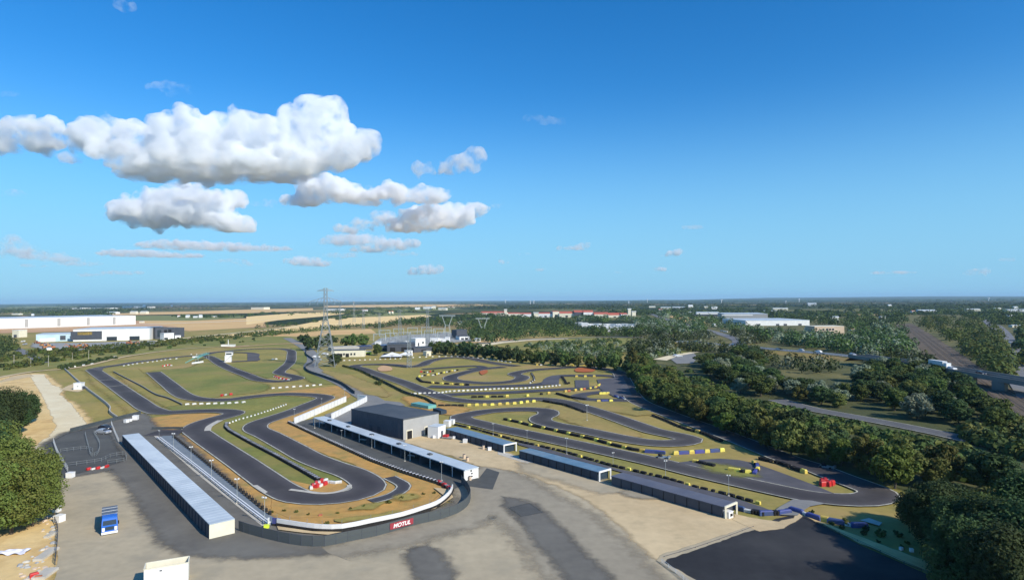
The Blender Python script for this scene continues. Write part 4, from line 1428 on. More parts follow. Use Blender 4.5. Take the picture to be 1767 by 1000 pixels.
t = block('office_building', 'dark grey office building with white lower part right of the white warehouses', 'building', 268, 585, 290, 584, 565, 'clad_dark', 'clad_dark', 30, [(.3, 4, .2, .8, 'glass', 'window'), (.8, 3, .2, .8, 'black', 'window')])
block('office_building', 'dark grey hall adjoining the dark office building', 'building', 290, 583, 318, 581, 566, 'clad_dark', 'roof_dark', 30, [(.1, 4, .3, .9, 'black', 'window')])
block('annex', 'white annex in front of the dark grey hall', 'annex', 283, 587, 300, 586, 575, 'white', 'white', 8, [(.2, 4, .1, .4, 'glass', 'window')])
block('annex', 'low white wing right of the white annex before the dark hall', 'annex', 302, 584, 312, 583.5, 579, 'white', 'white', 8, [(.5, 3, .1, .5, 'black', 'door')])
# red roofed complex
RR = [(828, 872, 545, 539.5, 'cream', 'roof_red', 2.5, 'long low brick red roofed wing at the left end of the complex'),
      (876, 896, 545, 541, 'cream', 'roof_red', 2, 'short red roofed wing between the two left towers'),
      (897, 916, 546.5, 541.5, 'white', 'roof_red', 2, 'white hall with red roof left of the second tower'),
      (929, 954, 547.5, 541, 'white', 'roof_red', 2, 'white hall with red roof right of the second tower'),
      (954, 965, 547.5, 537.5, 'cream', 'roof_red', 1, 'tall cream block in the middle of the red roofed complex'),
      (965, 991, 547.5, 540.5, 'cream', 'roof_red', 3, 'cream wing with stepped red roof right of the tall block'),
      (991, 1007, 547.5, 538.5, 'clad_dark', 'roof_red', 3, 'dark fronted hall with red roof in the centre of the complex'),
      (1007, 1024, 547.5, 538.5, 'white', 'roof_red', 3, 'white fronted hall with the highest red roof'),
      (1025, 1050, 547.8, 542, 'cream', 'roof_red', 3, 'cream wing with red roof right of the highest hall'),
      (1050, 1072, 547.8, 543.5, 'cream', 'roof_red', 3.5, 'long red roofed wing near the right towers'),
      (1072, 1084, 547.8, 542, 'white', 'roof_red', 2, 'white end block of the red roofed complex')]
for (x0, x1, yb, yt, w, r_, g, lab) in RR:
    block('red_roofed_hall', lab, 'building', x0, yb, x1, yb - .1, yt, w, r_, 40, [(.5, 6, .1, .5, 'glass', 'window')], gable=g * 1.6)
for x, yb, yt, w, lab in [(872.5, 546, 533, 7, 'pale slim tower at the left end of the red roofed complex'), (925, 550, 538.5, 10, 'second pale tower, standing in front of the complex'),
                          (1086, 546, 532, 7, 'tallest pale tower right of the red roofed complex'), (1093.5, 547, 536.5, 9, 'pale water tank tower at the right end of the complex')]:
    p = G(x, yb)
    h = hm(x, yt, yb)
    t = thing('tower', lab, 'tower', p)
    MB().box((0, 0, 0), w, w, h * .9).build('shaft', M_['cream'], t)
    MB().box((0, 0, h * .9 + .01), w * 1.25, w * 1.25, h * .1).build('cap', M_['white'], t)
block('warehouse', 'huge white fronted warehouse with grey roof beyond the motorway', 'warehouse', 1287, 561.8, 1397, 561.1, 552.6, 'white', 'roof_pale', 110, [(s, 5, 0, .35, 'clad_dark', 'door') for s in (.2, .5, .62, .85)])
block('warehouse', 'grey roofed hall behind the huge white fronted warehouse', 'warehouse', 1250, 551, 1325, 551, 541.5, 'clad_grey', 'roof_pale', 120, [(.3, 60, .7, .9, 'white', 'fascia')])
block('warehouse', 'flat pale hall left of the grey roofed hall', 'warehouse', 1202, 545, 1241, 545, 538.5, 'white', 'roof_pale', 60, [(.5, 100, 0, .45, 'clad_dark', 'loading_front')])
block('apartment_block', 'sand coloured block with small dark windows at the end of the huge warehouse', 'building', 1406, 577.5, 1457, 577.1, 563, 'stone', 'cream', 22,
      [(s, 2.2, .55, .75, 'glass', 'window') for s in (.3, .42, .52, .62)] + [(s, 2.2, .2, .4, 'glass', 'window') for s in (.3, .42, .52, .62)])
block('annex', 'small white annex between warehouse and sand coloured block', 'annex', 1388, 571, 1397, 571.5, 566, 'white', 'white', 12, [(.5, 2, .1, .5, 'glass', 'window')])
FB = [(1394, 1409, 527.5, 523.3, 'white hall alone near the horizon, right of centre'), (1434, 1448, 551.5, 546.5, 'white house between trees right of the huge warehouse'),
      (1408, 1419, 547.5, 544.3, 'pale house among trees behind the huge warehouse'), (1574, 1580, 540, 536.3, 'small white house left of the long white hall on the right'),
      (1585, 1617, 539.5, 535, 'long white hall above the railway'), (1668, 1692, 536.5, 533, 'pale long hall in the right distance with dark front'),
      (1717, 1728, 534.5, 531.5, 'small pale hall near the right edge skyline'), (1738, 1790, 537.5, 533.5, 'white hall cut by the right picture edge'),
      (1750, 1757, 534.5, 529.5, 'white taller block rising from the hall at the right edge'), (1747, 1764, 564.5, 561, 'pale low house at the right edge above the road'),
      (1742, 1748, 546, 542.8, 'tiny white house near the right edge'), (1758, 1765, 570.5, 568.5, 'tiny pale house lowest at the right edge'),
      (1533, 1539, 530, 526, 'round topped white building on the right skyline'), (1188, 1196, 532.5, 527, 'tall white block on top of the distant town'),
      (1120, 1131, 530.5, 528.3, 'pale house at the left end of the distant town'), (1140, 1158, 534, 530.2, 'row of pale houses in the distant town'),
      (1160, 1182, 532.5, 529.5, 'long white building in the distant town'), (1137, 1143, 537, 533.5, 'white gable house below the distant town'),
      (1215, 1222, 532, 528.8, 'small cream house right of the distant town'), (1228, 1238, 533, 529.5, 'white house right of the distant town'),
      (1188, 1197, 541.5, 538.5, 'white hall end left of the flat pale hall'), (1318, 1340, 539.5, 536.2, 'white hall cluster behind the grey roofed hall'),
      (1334, 1360, 535, 531.5, 'long pale hall behind the white cluster'), (1232, 1237, 562.5, 559, 'white house beside the curved road'),
      (1469, 1476, 571, 567.5, 'pale hut right of the sand coloured block'), (1520, 1531, 549, 546, 'grey roofed house among the trees on the right'),
      (124, 142, 533.8, 531, 'white factory far left near the skyline'), (148, 180, 533, 531, 'long white factory next to it near the left skyline'),
      (211, 231, 531, 528.3, 'white factory on the skyline above the warehouse end'), (246, 251, 531, 526.5, 'tall white silo on the left skyline'),
      (254, 263, 531.8, 528.8, 'low white building beside the tall silo'), (297, 299, 528.5, 525, 'tiny white tower on the left skyline'),
      (184, 199, 541.5, 538.3, 'white hall at the edge of the dark wood'), (224, 234, 541.5, 537.5, 'cream barn right of the dark wood, left one'),
      (241, 252, 541.5, 537.5, 'cream barn right of the dark wood, right one'), (240, 246, 557, 554.5, 'small cream shed at the end of the enormous warehouse'),
      (20, 32, 543, 541, 'pale barn roof over the enormous warehouse, left'), (54, 58, 544.5, 541.5, 'tiny pink house over the enormous warehouse'),
      (306, 310, 547.5, 544, 'white house in the hamlet, leftmost'), (320, 326, 548, 544, 'pinkish house in the hamlet, second from left'),
      (333, 340, 548, 545.5, 'long white house in the hamlet'), (343, 348, 548, 543.5, 'white gable house in the hamlet, tallest'),
      (364, 374, 547.5, 545.3, 'low cream farm in the hamlet, rightmost'), (563, 588, 536, 532.8, 'long white hall right of the big pylon'),
      (433, 455, 533.5, 530, 'pale pink flat building left of the big pylon on the skyline'), (624, 633, 537, 534, 'white house in the trees beyond the golden field'),
      (671, 674, 542, 537.5, 'small pale house with red roof beyond the golden field'), (676, 679, 541.5, 537, 'slim pale house with red roof beyond the golden field'),
      (716, 724, 534, 530.8, 'white village house on the bright hillside, left'), (730, 744, 533, 529.8, 'large white village house on the bright hillside'),
      (746, 752, 533, 528.8, 'cream village house with gable on the bright hillside'), (756, 770, 535, 531.6, 'pale terrace of houses on the bright hillside'),
      (773, 783, 531.5, 528.8, 'cream house at the right end of the bright hillside'), (790, 799, 560, 555.5, 'white hut standing alone in the dark wood'),
      (780, 785, 574, 571, 'small cream hut at the wood edge beside the substation'), (850, 858, 546.5, 541.5, 'small white gabled house left of the red roofed wing'),
      (818, 829, 589, 584, 'grey white hut on the meadow right of the substation')]
for i, (x0, x1, yb, yt, lab) in enumerate(FB):
    red = 'red roof' in lab or i % 7 == 3
    w = (G(x1, yb) - G(x0, yb)).length
    block('far_house' if w < 60 else 'far_hall', lab, 'building', x0, yb, x1, yb - .05, yt, 'cream' if 'cream' in lab or 'pale' in lab else 'white', 'roof_red' if red else 'roof_pale', max(8, w * .5), (), gable=0.0 if w > 60 else hm(x0, yt, yb) * .25)
# water towers on the skyline
for x, yt, yb, lab in [(915, 518, 524, 'left one of the twin white water towers on the skyline'), (921, 518, 524, 'right one of the twin white water towers on the skyline'),
                       (1085, 519, 524, 'lone white water tower left of the distant town'), (1117, 516, 522, 'white water towers block on the central skyline'), (1356, 518.5, 524, 'slender white water tower on the right skyline'),
                       (1379, 515, 521, 'mushroom water tower right of the slender one'), (1706, 513, 520, 'tall white water tower at the far right skyline'),
                       (872, 517, 523, 'faint white water tower above the left complex tower'), (610, 519, 526, 'white mast head on the skyline right of the big pylon'), (1245, 516.5, 523, 'grey mast tower on the right of the distant town')]:
    p = G(x, yb)
    h = hm(x, yt, yb)
    t = thing('water_tower', lab, 'water tower', p)
    MB().cyl((0, 0, 0), h * .09, h * .7, 12).build('shaft', M_['white'], t)
    MB().cyl((0, 0, h * .7 + .1), h * .1, h * .16, 16, 0, h * .26).cyl((0, 0, h * .86 + .2), h * .26, h * .1, 16, 0, h * .2).build('tank', M_['white'], t)
# lorries and white vans parked behind the meadow
t0 = thing('parked_lorry', 'x', 'lorry')
MB().box((0, .6, .9), 2.5, 8.6, 2.9).build('box', M_['white'], t0)
MB().box((0, -4.9, .6), 2.4, 2.0, 2.3).build('cab', M_['white'], t0)
m = MB()
for sx in (-1, 1):
    for y in (-4.8, 2.4, 3.7):
        m.add([(sx * 1.2 - .12 + e * .24, y + .5 * math.cos(a_ * math.pi / 5), .5 + .5 * math.sin(a_ * math.pi / 5)) for e in (0, 1) for a_ in range(10)],
              [tuple([(k), (k + 1) % 10, 10 + (k + 1) % 10, 10 + k]) for k in range(10)] + [tuple(range(10, 20)), tuple(reversed(range(10)))])
m.build('wheels', M_['tyre'], t0)
lorry = Rep(t0)
rg = random.Random(4)
for (x0, x1, y, n) in ((996, 1012, 560.5, 4), (1000, 1095, 563, 18), (1010, 1092, 566.5, 14), (1030, 1090, 569.5, 9), (1056, 1082, 573, 6), (1100, 1108, 561, 2), (1118, 1142, 560.5, 5)):
    for k in range(n):
        x = x0 + (x1 - x0) * (k + rg.uniform(.1, .9)) / n
        lorry.put(G(x, y + rg.uniform(-.6, .6)), rg.uniform(-.3, .3) + 1.2, 'white lorry in the crowded lorry park before the red roofed complex' if x < 1097 else 'white lorry at the right end, apart from the crowded lorry park',
                  'lorries in the lorry park' if x < 1097 else 'lorries apart from the crowded park', 1.15)
# buildings by the substation
block('clubhouse', 'long low cream building with dark doors beside the big pylon', 'building', 572, 616, 629, 615, 604.5, 'cream', 'roof_dark', 9,
      [(s, 2.4, 0, .55, 'black', 'door') for s in (.14, .28, .48)] + [(s, 1.2, .3, .6, 'glass', 'window') for s in (.08, .21, .38, .6, .7)])
block('shed', 'yellow open shed joined to the cream clubhouse', 'shed', 629, 612, 641, 611.5, 607.5, 'lime', 'clad_grey', 6, [(.5, 3, 0, .6, 'black', 'door')])
block('long_shed', 'grey pink low roof behind the cream clubhouse', 'shed', 572, 606, 620, 604, 599.5, 'clad_grey', 'concrete', 16, [(.5, 8, 0, .5, 'clad_dark', 'door')])
block('solar_shed', 'low building with blue solar roof behind the cream clubhouse', 'shed', 620, 603, 643, 602, 597, 'clad_dark', 'solar', 10, [(.5, 3, 0, .5, 'clad_dark', 'door')])
block('hall', 'dark flat roofed hall before the substation', 'building', 668, 607, 716, 606, 594, 'clad_dark', 'roof_dark', 24, [(.2, 4, 0, .6, 'black', 'door'), (.6, 4, 0, .6, 'black', 'door')])
block('hall', 'dark hall with blue panel roof left of the dark flat hall', 'building', 655, 605, 672, 605, 596, 'roof_dark', 'solar', 14, [(.5, 3, 0, .5, 'black', 'door')])
block('hall', 'dark long hall behind the white kiosks of the right circuit', 'building', 714, 608, 748, 606, 600, 'clad_dark', 'roof_dark', 16, [(.5, 4, 0, .6, 'black', 'door')])
block('switch_house', 'bright white switch house in the substation', 'building', 717, 598, 734, 597, 584, 'white', 'white', 12, [(.3, 1.5, .1, .5, 'clad_dark', 'door'), (.75, 2, .4, .6, 'glass', 'window')])
block('switch_house', 'white building with dark roof at the right end of the substation', 'building', 793, 586.5, 810, 586, 580, 'white', 'clad_dark', 16, [(.3, 3, .1, .6, 'clad_dark', 'door'), (.7, 3, .1, .6, 'black', 'window')])
block('switch_house', 'dark block behind the white building at the substation end', 'building', 788, 584, 806, 583, 569, 'clad_dark', 'clad_dark', 10, [(.5, 3, .1, .4, 'black', 'door')])
block('kiosk', 'white square race office with wide flat roof by the right circuit', 'kiosk', 702, 614, 712, 613.5, 605.5, 'white', 'white', 6, [(.7, 1, 0, .6, 'clad_dark', 'door')])
block('kiosk', 'yellowish square cabin left of the hedge by the right circuit', 'kiosk', 736, 614, 744, 613.5, 606.5, 'cream', 'cream', 6, [(.3, 1, 0, .6, 'clad_dark', 'door')])
for i, (x0, x1, yb, yt) in enumerate([(647, 656, 594.5, 589.5), (671, 681, 596, 591), (700, 708, 594, 588), (742, 756, 590, 583.5), (757, 768, 589.5, 584), (768, 775, 589.5, 582)]):
    block('transformer_cabin', 'white transformer cabin %s' % ['at the left end of the substation', 'before the middle gantries of the substation, left of the switch house', 'close to the left side of the bright switch house', 'just right of the bright switch house', 'second from the right in the substation', 'rightmost among the small substation cabins'][i], 'cabin', x0, yb, x1, yb, yt, 'white', 'white', 5, [(.5, 1.2, .1, .5, 'clad_grey', 'door')])
# marquee tents
for x, yb, yt, w, lab in [(688, 616, 607, 10, 'white marquee tent with two peaks between clubhouse and race office'), (676, 617, 611, 8, 'low white tent left of the two-peaked marquee')]:
    p = G(x, yb)
    h = hm(x, yt, yb)
    t = thing('marquee', lab, 'tent', p)
    m = MB()
    for sx in (-.5, .5):
        c0 = (sx * w, 0)
        vs = [(c0[0] - w / 2, -4, h * .5), (c0[0] + w / 2, -4, h * .5), (c0[0] + w / 2, 4, h * .5), (c0[0] - w / 2, 4, h * .5), (c0[0], 0, h)]
        m.add(vs, [(0, 1, 4), (1, 2, 4), (2, 3, 4), (3, 0, 4)])
    m.build('roof', M_['white'], t)
    m = MB()
    for sx in (-1, 0, 1):
        for sy in (-4, 4):
            m.bar((sx * w, sy, 0), (sx * w, sy, h * .5), .15)
    m.build('posts', M_['steel_pale'], t)
# ---------------------------------------------------------------- barrier rows
TRK_Z = 0.0


def block_proto(name, cat, m, L, Wd, Hh, m2=None, parts=True):
    t = thing(name, 'x', cat)
    mb = MB()
    mb.prism([(-L / 2, -Wd / 2), (L / 2, -Wd / 2), (L / 2, Wd / 2), (-L / 2, Wd / 2)], .0, Hh * .8, 0,
             top=[(-L * .48, -Wd * .46), (L * .48, -Wd * .46), (L * .48, Wd * .46), (-L * .48, Wd * .46)])
    mb.build('body', m, t)
    mb = MB()
    mb.prism([(-L * .47, -Wd * .44), (L * .47, -Wd * .44), (L * .47, Wd * .44), (-L * .47, Wd * .44)], Hh * .803, Hh, 0,
             top=[(-L * .40, -Wd * .3), (L * .40, -Wd * .3), (L * .40, Wd * .3), (-L * .40, Wd * .3)])
    mb.build('top', m2 or m, t)
    return Rep(t)


def tyre_proto(name, L, rows=2, cap=None):
    """a strapped pack of tyre stacks"""
    t = thing(name, 'x', 'tyre barrier')
    n = max(1, int(L / .62))
    mb = MB()
    for i in range(n):
        for j in range(rows):
            x, y = (i - (n - 1) / 2) * .62, (j - (rows - 1) / 2) * .6
            for k in range(3):
                r_ = .31 if k != 1 else .295
                mb.cyl((x, y, k * .25), r_, .235, 9)
    me = mb.mesh('tyre_stack', M_['tyre'])
    link('tyre_stack', me, t)
    mb = MB()
    mb.box((0, 0, .74), n * .62 * .62, rows * .6 * .7, .07)
    mb.build('cover', cap or M_['black'], t)
    return Rep(t)


WB = block_proto('white_barrier', 'barrier', M_['white_plastic'], 1.5, .7, .62)
YB = block_proto('yellow_barrier', 'barrier', M_['yellow'], 1.5, .9, .95)
BB = block_proto('blue_barrier', 'barrier', M_['blue'], 3.0, .9, .9)
RB = block_proto('red_barrier', 'barrier', M_['red'], 1.3, .8, .9)
OB = block_proto('orange_barrier', 'barrier', M_['orange'], 1.5, .8, .9)
TB = tyre_proto('tyre_barrier', 2.6)
TS = tyre_proto('short_tyre_barrier', 1.3)
TW = tyre_proto('capped_tyre_barrier', 1.25, 2, M_['cap_grey'])
mat('cap_pale', (.42, .43, .46), (.55, .55, .56), .6, 4, rough=.7, rnd=.25)
TP_ = tyre_proto('capped_tyre_barrier', 1.2, 2, M_['cap_pale'])
KIND = {'p': (TP_, 'tyre pack with grey white cap'), 'w': (WB, 'white barrier block'), 'y': (YB, 'yellow barrier block'), 'b': (BB, 'blue barrier block'), 'r': (RB, 'red barrier block'), 'o': (OB, 'orange barrier block'),
        't': (TB, 'black tyre pack'), 's': (TS, 'short black tyre pack'), 'c': (TW, 'tyre pack with pale cap')}
cnt = {}


def row(pts, pat, step, where, turn=0.0, sc_=1.0, jit=0.0):
    i = 0
    Z = .02
    for p, h in along(pts, step):
        k = pat[i % len(pat)]
        i += 1
        if k == '.':
            continue
        rep, nm = KIND[k]
        lab = '%s %s' % (nm, where)
        p = p + Vector((random.uniform(-jit, jit), random.uniform(-jit, jit), Z))
        cnt[k] = cnt.get(k, 0) + 1
        rep.put(p, h + turn + random.uniform(-.06, .06), lab, '%ss %s' % (nm, where), sc_)


row([(323, 698), (360, 697), (400, 696), (432, 693.5)], 'w', 2.75, 'along the lower bend left of the infield', .5, 1.05)
row([(471, 670), (558, 664)], 'w', 3.2, 'on the grass strip above the upper bend', .3, 1.0)
row([(396, 730), (411, 724.5), (440, 716.5), (465, 708.5), (494, 698)], 'w', 2.1, 'curving across the hairpin infield', .6, .75)
row([(391, 732), (390, 738), (396, 744), (409, 751.7), (436, 766.6), (477, 788), (520, 812), (549, 829)], 'c', 1.45, 'in the chain down the hairpin infield')
row([(214, 631), (236, 627.4), (263, 624), (290, 620), (314, 618)], 'w', 4.6, 'along the top edge of the left circuit', 0, .9)
row([(119, 635), (134, 632), (162, 628)], 'w', 8.0, 'on the grass before the dark hedge strip', .2, 1.5)
row([(330, 611.5), (362, 611.5)], 'w', 4.6, 'in the short row behind the blue footbridge', 1.57, .8)
row([(594, 622), (640, 620.5), (697, 618.5)], 'w', 3.6, 'in the row before the cream clubhouse', .3, .8)
row([(713, 617), (745, 615.5), (768, 615), (800, 616), (838, 619), (870, 624), (887, 626)], 'w', 5.0, 'along the back edge of the right circuit', .2, .9)
row([(708, 679.5), (756, 678.5), (777, 675.5), (818, 673.4), (861, 671), (900, 670.5), (937, 668), (967, 665)], 'w', 2.15, 'in the long row between the two back straights', .4, .95)
row([(720, 653), (728, 659), (744, 661)], 't', 2.7, 'at the left loop of the right circuit')
row([(746, 661), (776, 663), (812, 665)], 'yt', 2.9, 'left of the long white row')
row([(724, 650), (735, 647.6), (748, 647.6), (758, 644.5), (772, 642), (792, 638.5)], 'yws', 2.7, 'in the jumble by the red earth', .3)
row([(727, 642), (735, 643), (745, 641), (752, 640)], 'rsw', 3.0, 'in the small heap above the left loop', .7)
row([(818, 685.7), (838, 685.2), (868, 685), (884, 684)], 'tty', 2.9, 'inside the flat oval')
row([(910, 683.6), (930, 681), (948, 679)], 'y.s', 4.0, 'right of the flat oval')
row([(761, 700.8), (785, 700.6), (806, 700.3)], 't', 2.65, 'in the line left of the yellow blocks')
row([(809.7, 700), (826, 699.4), (845, 699.2), (872, 697.8), (892, 696.5), (907, 694.5), (926, 692.8)], 'y.', 1.55, 'in the line above the double loop')
row([(941, 693), (975, 699), (988, 704), (1011.5, 713.5)], 'tts', 2.4, 'on the slope down to the lamp post')
row([(962.5, 680), (984, 686), (1009, 690)], 't', 2.7, 'between the two upper straights')
row([(976, 676), (990, 674.5), (1003, 672.7), (1015, 671.4), (1027, 669.6), (1033, 666.6), (1036, 663)], 'yo.y.', 1.9, 'at the dark corner of the right circuit')
row([(995, 650), (1033, 650)], 'y.', 2.4, 'in the upper row near the shaded corner')
row([(970, 651), (975, 658), (977, 663), (983, 661)], 's', 2.4, 'in the angle beside the square patch')
row([(917, 645), (921, 651), (922, 656), (915, 661)], 'sw', 2.6, 'around the small bump of the right circuit')
row([(1037, 679.8), (1053, 679.4)], 'y', 1.55, 'in the bright pair at the shaded corner')
row([(1063, 685), (1078, 689.5)], 'bw', 2.4, 'slanting at the shaded corner')
row([(1033, 693.2), (1062, 692.6)], 'yb', 2.6, 'below the shaded corner')
row([(927, 630), (948, 629.8), (973, 630), (1000, 631.3), (1026, 632)], 'yw.', 2.6, 'along the foot of the hedge')
row([(873, 724.5), (896, 729.4), (916, 735), (930, 737.6), (949, 741.4), (967, 745.8), (987, 750.5), (1007, 754.8), (1029, 760), (1049, 766), (1075, 772.5), (1096, 777), (1122, 780.5)], 'tyt', 1.93, 'in the long chain above the main straight', 0, .86)
row([(1122, 780.8), (1135, 781.8), (1146, 783)], 'b', 2.6, 'at the kink of the long chain')
row([(1166, 783.5), (1198, 781.7), (1229, 779.7), (1258, 777.4)], 'yb', 2.3, 'in the bright end of the long chain')
row([(1128, 718), (1148.6, 726), (1170, 735.7), (1188, 742), (1202, 745.5)], 't', 2.5, 'in the upper chain below the belt', 0, .8)
row([(1204, 746), (1209, 747)], 'y', 1.6, 'single among tyres below the belt')
row([(1211, 747.5), (1222, 751.5), (1236, 759), (1249, 763)], 's', 1.6, 'at the lower end of the upper chain')
row([(1317, 793.7), (1350, 801.4), (1374, 811), (1384, 814)], 'tss', 1.9, 'on the grass wedge by the back straight')
row([(1387, 815.5), (1392, 817)], 'y', 1.6, 'closing the wedge row')
row([(1200, 798.5), (1204, 799)], 'y', 1.6, 'at the left tip of the dark loop')
row([(1210, 800.5), (1227, 804.5)], 't', 2.7, 'inside the dark loop')
row([(1262, 812.5), (1272, 814), (1284, 816.5), (1298, 817)], 'yysyy', 1.35, 'along the lower side of the dark loop')
row([(1303, 817), (1308, 811), (1306, 804), (1300, 800)], 'bsyw', 1.5, 'at the right end of the dark loop')
row([(787, 733.5), (818, 740), (863, 752.5), (896, 762), (973, 779.5), (1055, 803.5), (1147.6, 825), (1200, 841), (1257, 854), (1317, 871.5)], 'tttyttst', 2.1, 'in the low line behind the row sheds', 0, .66)
row([(1273, 879), (1283, 881.6), (1296, 884.5), (1309, 887), (1320, 888)], 'bwtt', 2.0, 'at the end of the violet shed')
row([(1322, 888), (1350, 887), (1362, 885)], 'bsb', 1.9, 'beside the link road')
row([(1374, 883.5), (1385, 887), (1397, 892), (1408, 895.5), (1420, 898), (1433, 901), (1447, 903.5), (1460, 906), (1475, 909), (1488, 909)], 'bwby', 1.95, 'along the edge of the dark yard')
row([(499, 730), (560, 758.5), (643, 796), (700, 817), (757, 835)], 'p', 1.3, 'in the wall between ochre run-off and pit lane')
row([(758, 835), (768, 840), (779, 848)], 'rc', 1.25, 'at the lower turn of the pit wall')
row([(537, 843), (546, 836), (557, 831), (566, 829)], 'wr', 1.0, 'in the cluster at the hairpin tip', .5)
row([(547, 841), (556, 838), (566, 835)], 'rw', 1.1, 'in the second line of the hairpin cluster', .3)
row([(568, 833), (576, 834), (588, 833)], 'w', 1.2, 'at the right end of the hairpin cluster', .1)
row([(474, 650), (482, 653), (499, 656)], 'wr', 2.0, 'at the zigzag of the left circuit', .4)
row([(281, 632), (290, 630), (297, 631)], 'rw', 2.4, 'in the pinkish group near the top straight', .4)
row([(383, 683), (391, 681.5), (400, 681)], 'rw', 2.2, 'in the pinkish group on the infield meadow', .4)
row([(471, 620), (481, 619.5)], 'w', 2.2, 'on the small meadow inside the top loop', 0, 1.2)
row([(1419, 834), (1426, 832), (1434, 833)], 'r', 1.3, 'in the red heap by the last hairpin', .8, 1.2)
row([(1421, 838), (1430, 838), (1437, 836)], 'r', 1.2, 'in the front of the red heap', .2, 1.2)
row([(153, 811), (172, 809), (186, 806)], 'rw', 1.0, 'on the seam of dark and grey yard', .7, .8)
print('rows', cnt)
# ---------------------------------------------------------------- lamp posts
tl = thing('lamp_post', 'x', 'lamp post')
mb = MB()
mb.bar((0, 0, 0), (0, 0, 5.2), (.12, .07), n=8)
mb.build('pole', M_['gantry_steel'], tl)
MB().box((0, 0, 5.2), .9, .14, .12).build('crossbar', M_['steel_pale'], tl)
for sx in (-.32, .32):
    MB().box((sx, -.12, 5.32), .34, .26, .22).build('floodlight', M_['white'], tl)
MB().box((0, 0, 0), .5, .5, .35).build('base', M_['concrete'], tl)
LP = Rep(tl)
for x, b, t_, lab in [(274.6, 760, 742, 'lamp post at the upper end of the pit path'), (299.4, 778, 747, 'second lamp post down the pit path'), (329.6, 803, 770, 'third lamp post down the pit path'),
                      (364.8, 830, 793, 'fourth lamp post down the pit path'), (409, 869, 825, 'fifth lamp post down the pit path'), (456.6, 906, 857, 'lamp post next to the lime box at the lower end of the pit path'),
                      (508, 724, 705, 'lamp post on the ochre strip behind the white canopy'), (543, 739, 714, 'lamp post at the upper end of the pit building'), (594.5, 690, 671, 'lamp post behind the upper end of the white canopies'),
                      (589.5, 757, 741.6, 'lamp post in front of the upper pit boxes'), (641.6, 773, 750, 'lamp post before the middle of the pit building'), (698.6, 796, 767, 'lamp post before the lower pit boxes'),
                      (762, 830, 796, 'lamp post at the lower turn of the pit wall'), (1013, 726, 698, 'lamp post on the slope inside the right circuit'), (851, 751, 730, 'lamp post behind the first blue roofed shed'),
                      (909.5, 763.5, 741.5, 'lamp post in the gap between the two blue roofed sheds'), (978, 784, 755, 'lamp post behind the middle blue roofed shed'), (1058, 803.5, 780, 'lamp post behind the gap before the violet shed'),
                      (1148.6, 825, 794, 'lamp post behind the middle of the violet shed'), (1257.7, 855.6, 819, 'lamp post behind the open end of the violet shed'), (555, 700, 687, 'short lamp post beside the upper bend'),
                      (1614, 948, 934, 'thin pale post under the trees at the bottom right')]:
    h = hm(x, t_, b)
    LP.put(G(x, b), random.uniform(-.4, .4), lab, None, max(.4, h / 5.5))
# ---------------------------------------------------------------- pylons
def lattice(mb, base, top, h0, h1, n, t):
    """four legs with cross bracing from half width base at h0 to top at h1"""
    for k in range(n):
        za, zb = h0 + (h1 - h0) * k / n, h0 + (h1 - h0) * (k + 1) / n
        wa, wb = base + (top - base) * k / n, base + (top - base) * (k + 1) / n
        ca = [Vector((sx * wa, sy * wa, za)) for sx, sy in ((-1, -1), (1, -1), (1, 1), (-1, 1))]
        cb = [Vector((sx * wb, sy * wb, zb)) for sx, sy in ((-1, -1), (1, -1), (1, 1), (-1, 1))]
        for i in range(4):
            j = (i + 1) % 4
            mb.bar(ca[i], cb[i], t)
            mb.bar(ca[i], cb[j], t * .55)
            mb.bar(ca[j], cb[i], t * .55)
            mb.bar(cb[i], cb[j], t * .55)


def pylon(x, yb, yt, lab, base=3.4, s=1.0, arms=((.70, 3.0, 9.5), (.985, 2.6, 4.6)), rz=0.2, t_=.26):
    p = G(x, yb)
    h = hm(x, yt, yb)
    t = thing('pylon', lab, 'pylon', p, rz)
    mb = MB()
    lattice(mb, base * h / 42, 1.15, 0, h * .62, 7, t_)
    lattice(mb, 1.15, .9, h * .62, h, 7, t_ * .8)
    mb.build('lattice_tower', M_['steel'], t)
    for (f, d, w) in arms:
        z = h * f
        for sx in (-1, 1):
            m = MB()
            tip = Vector((sx * w, 0, z))
            for sy in (-.9, .9):
                m.bar((sx * .9, sy, z), tip, t_ * .7)
                m.bar((sx * .9, sy, z + d), tip, t_ * .7)
                for k in range(1, 4):
                    a = Vector((sx * .9, sy, z)).lerp(tip, k / 4)
                    b = Vector((sx * .9, sy, z + d)).lerp(tip, (k - .5) / 4)
                    m.bar(a, b, t_ * .4)
            m.build('crossarm', M_['steel'], t)
            if w > 6:
                for q in (.55, 1.0):
                    m = MB()
                    m.cyl((sx * w * q, 0, z - 2.2), .34, 2.0, 8)
                    m.build('insulator', M_['roof_blue'], t)
    return t


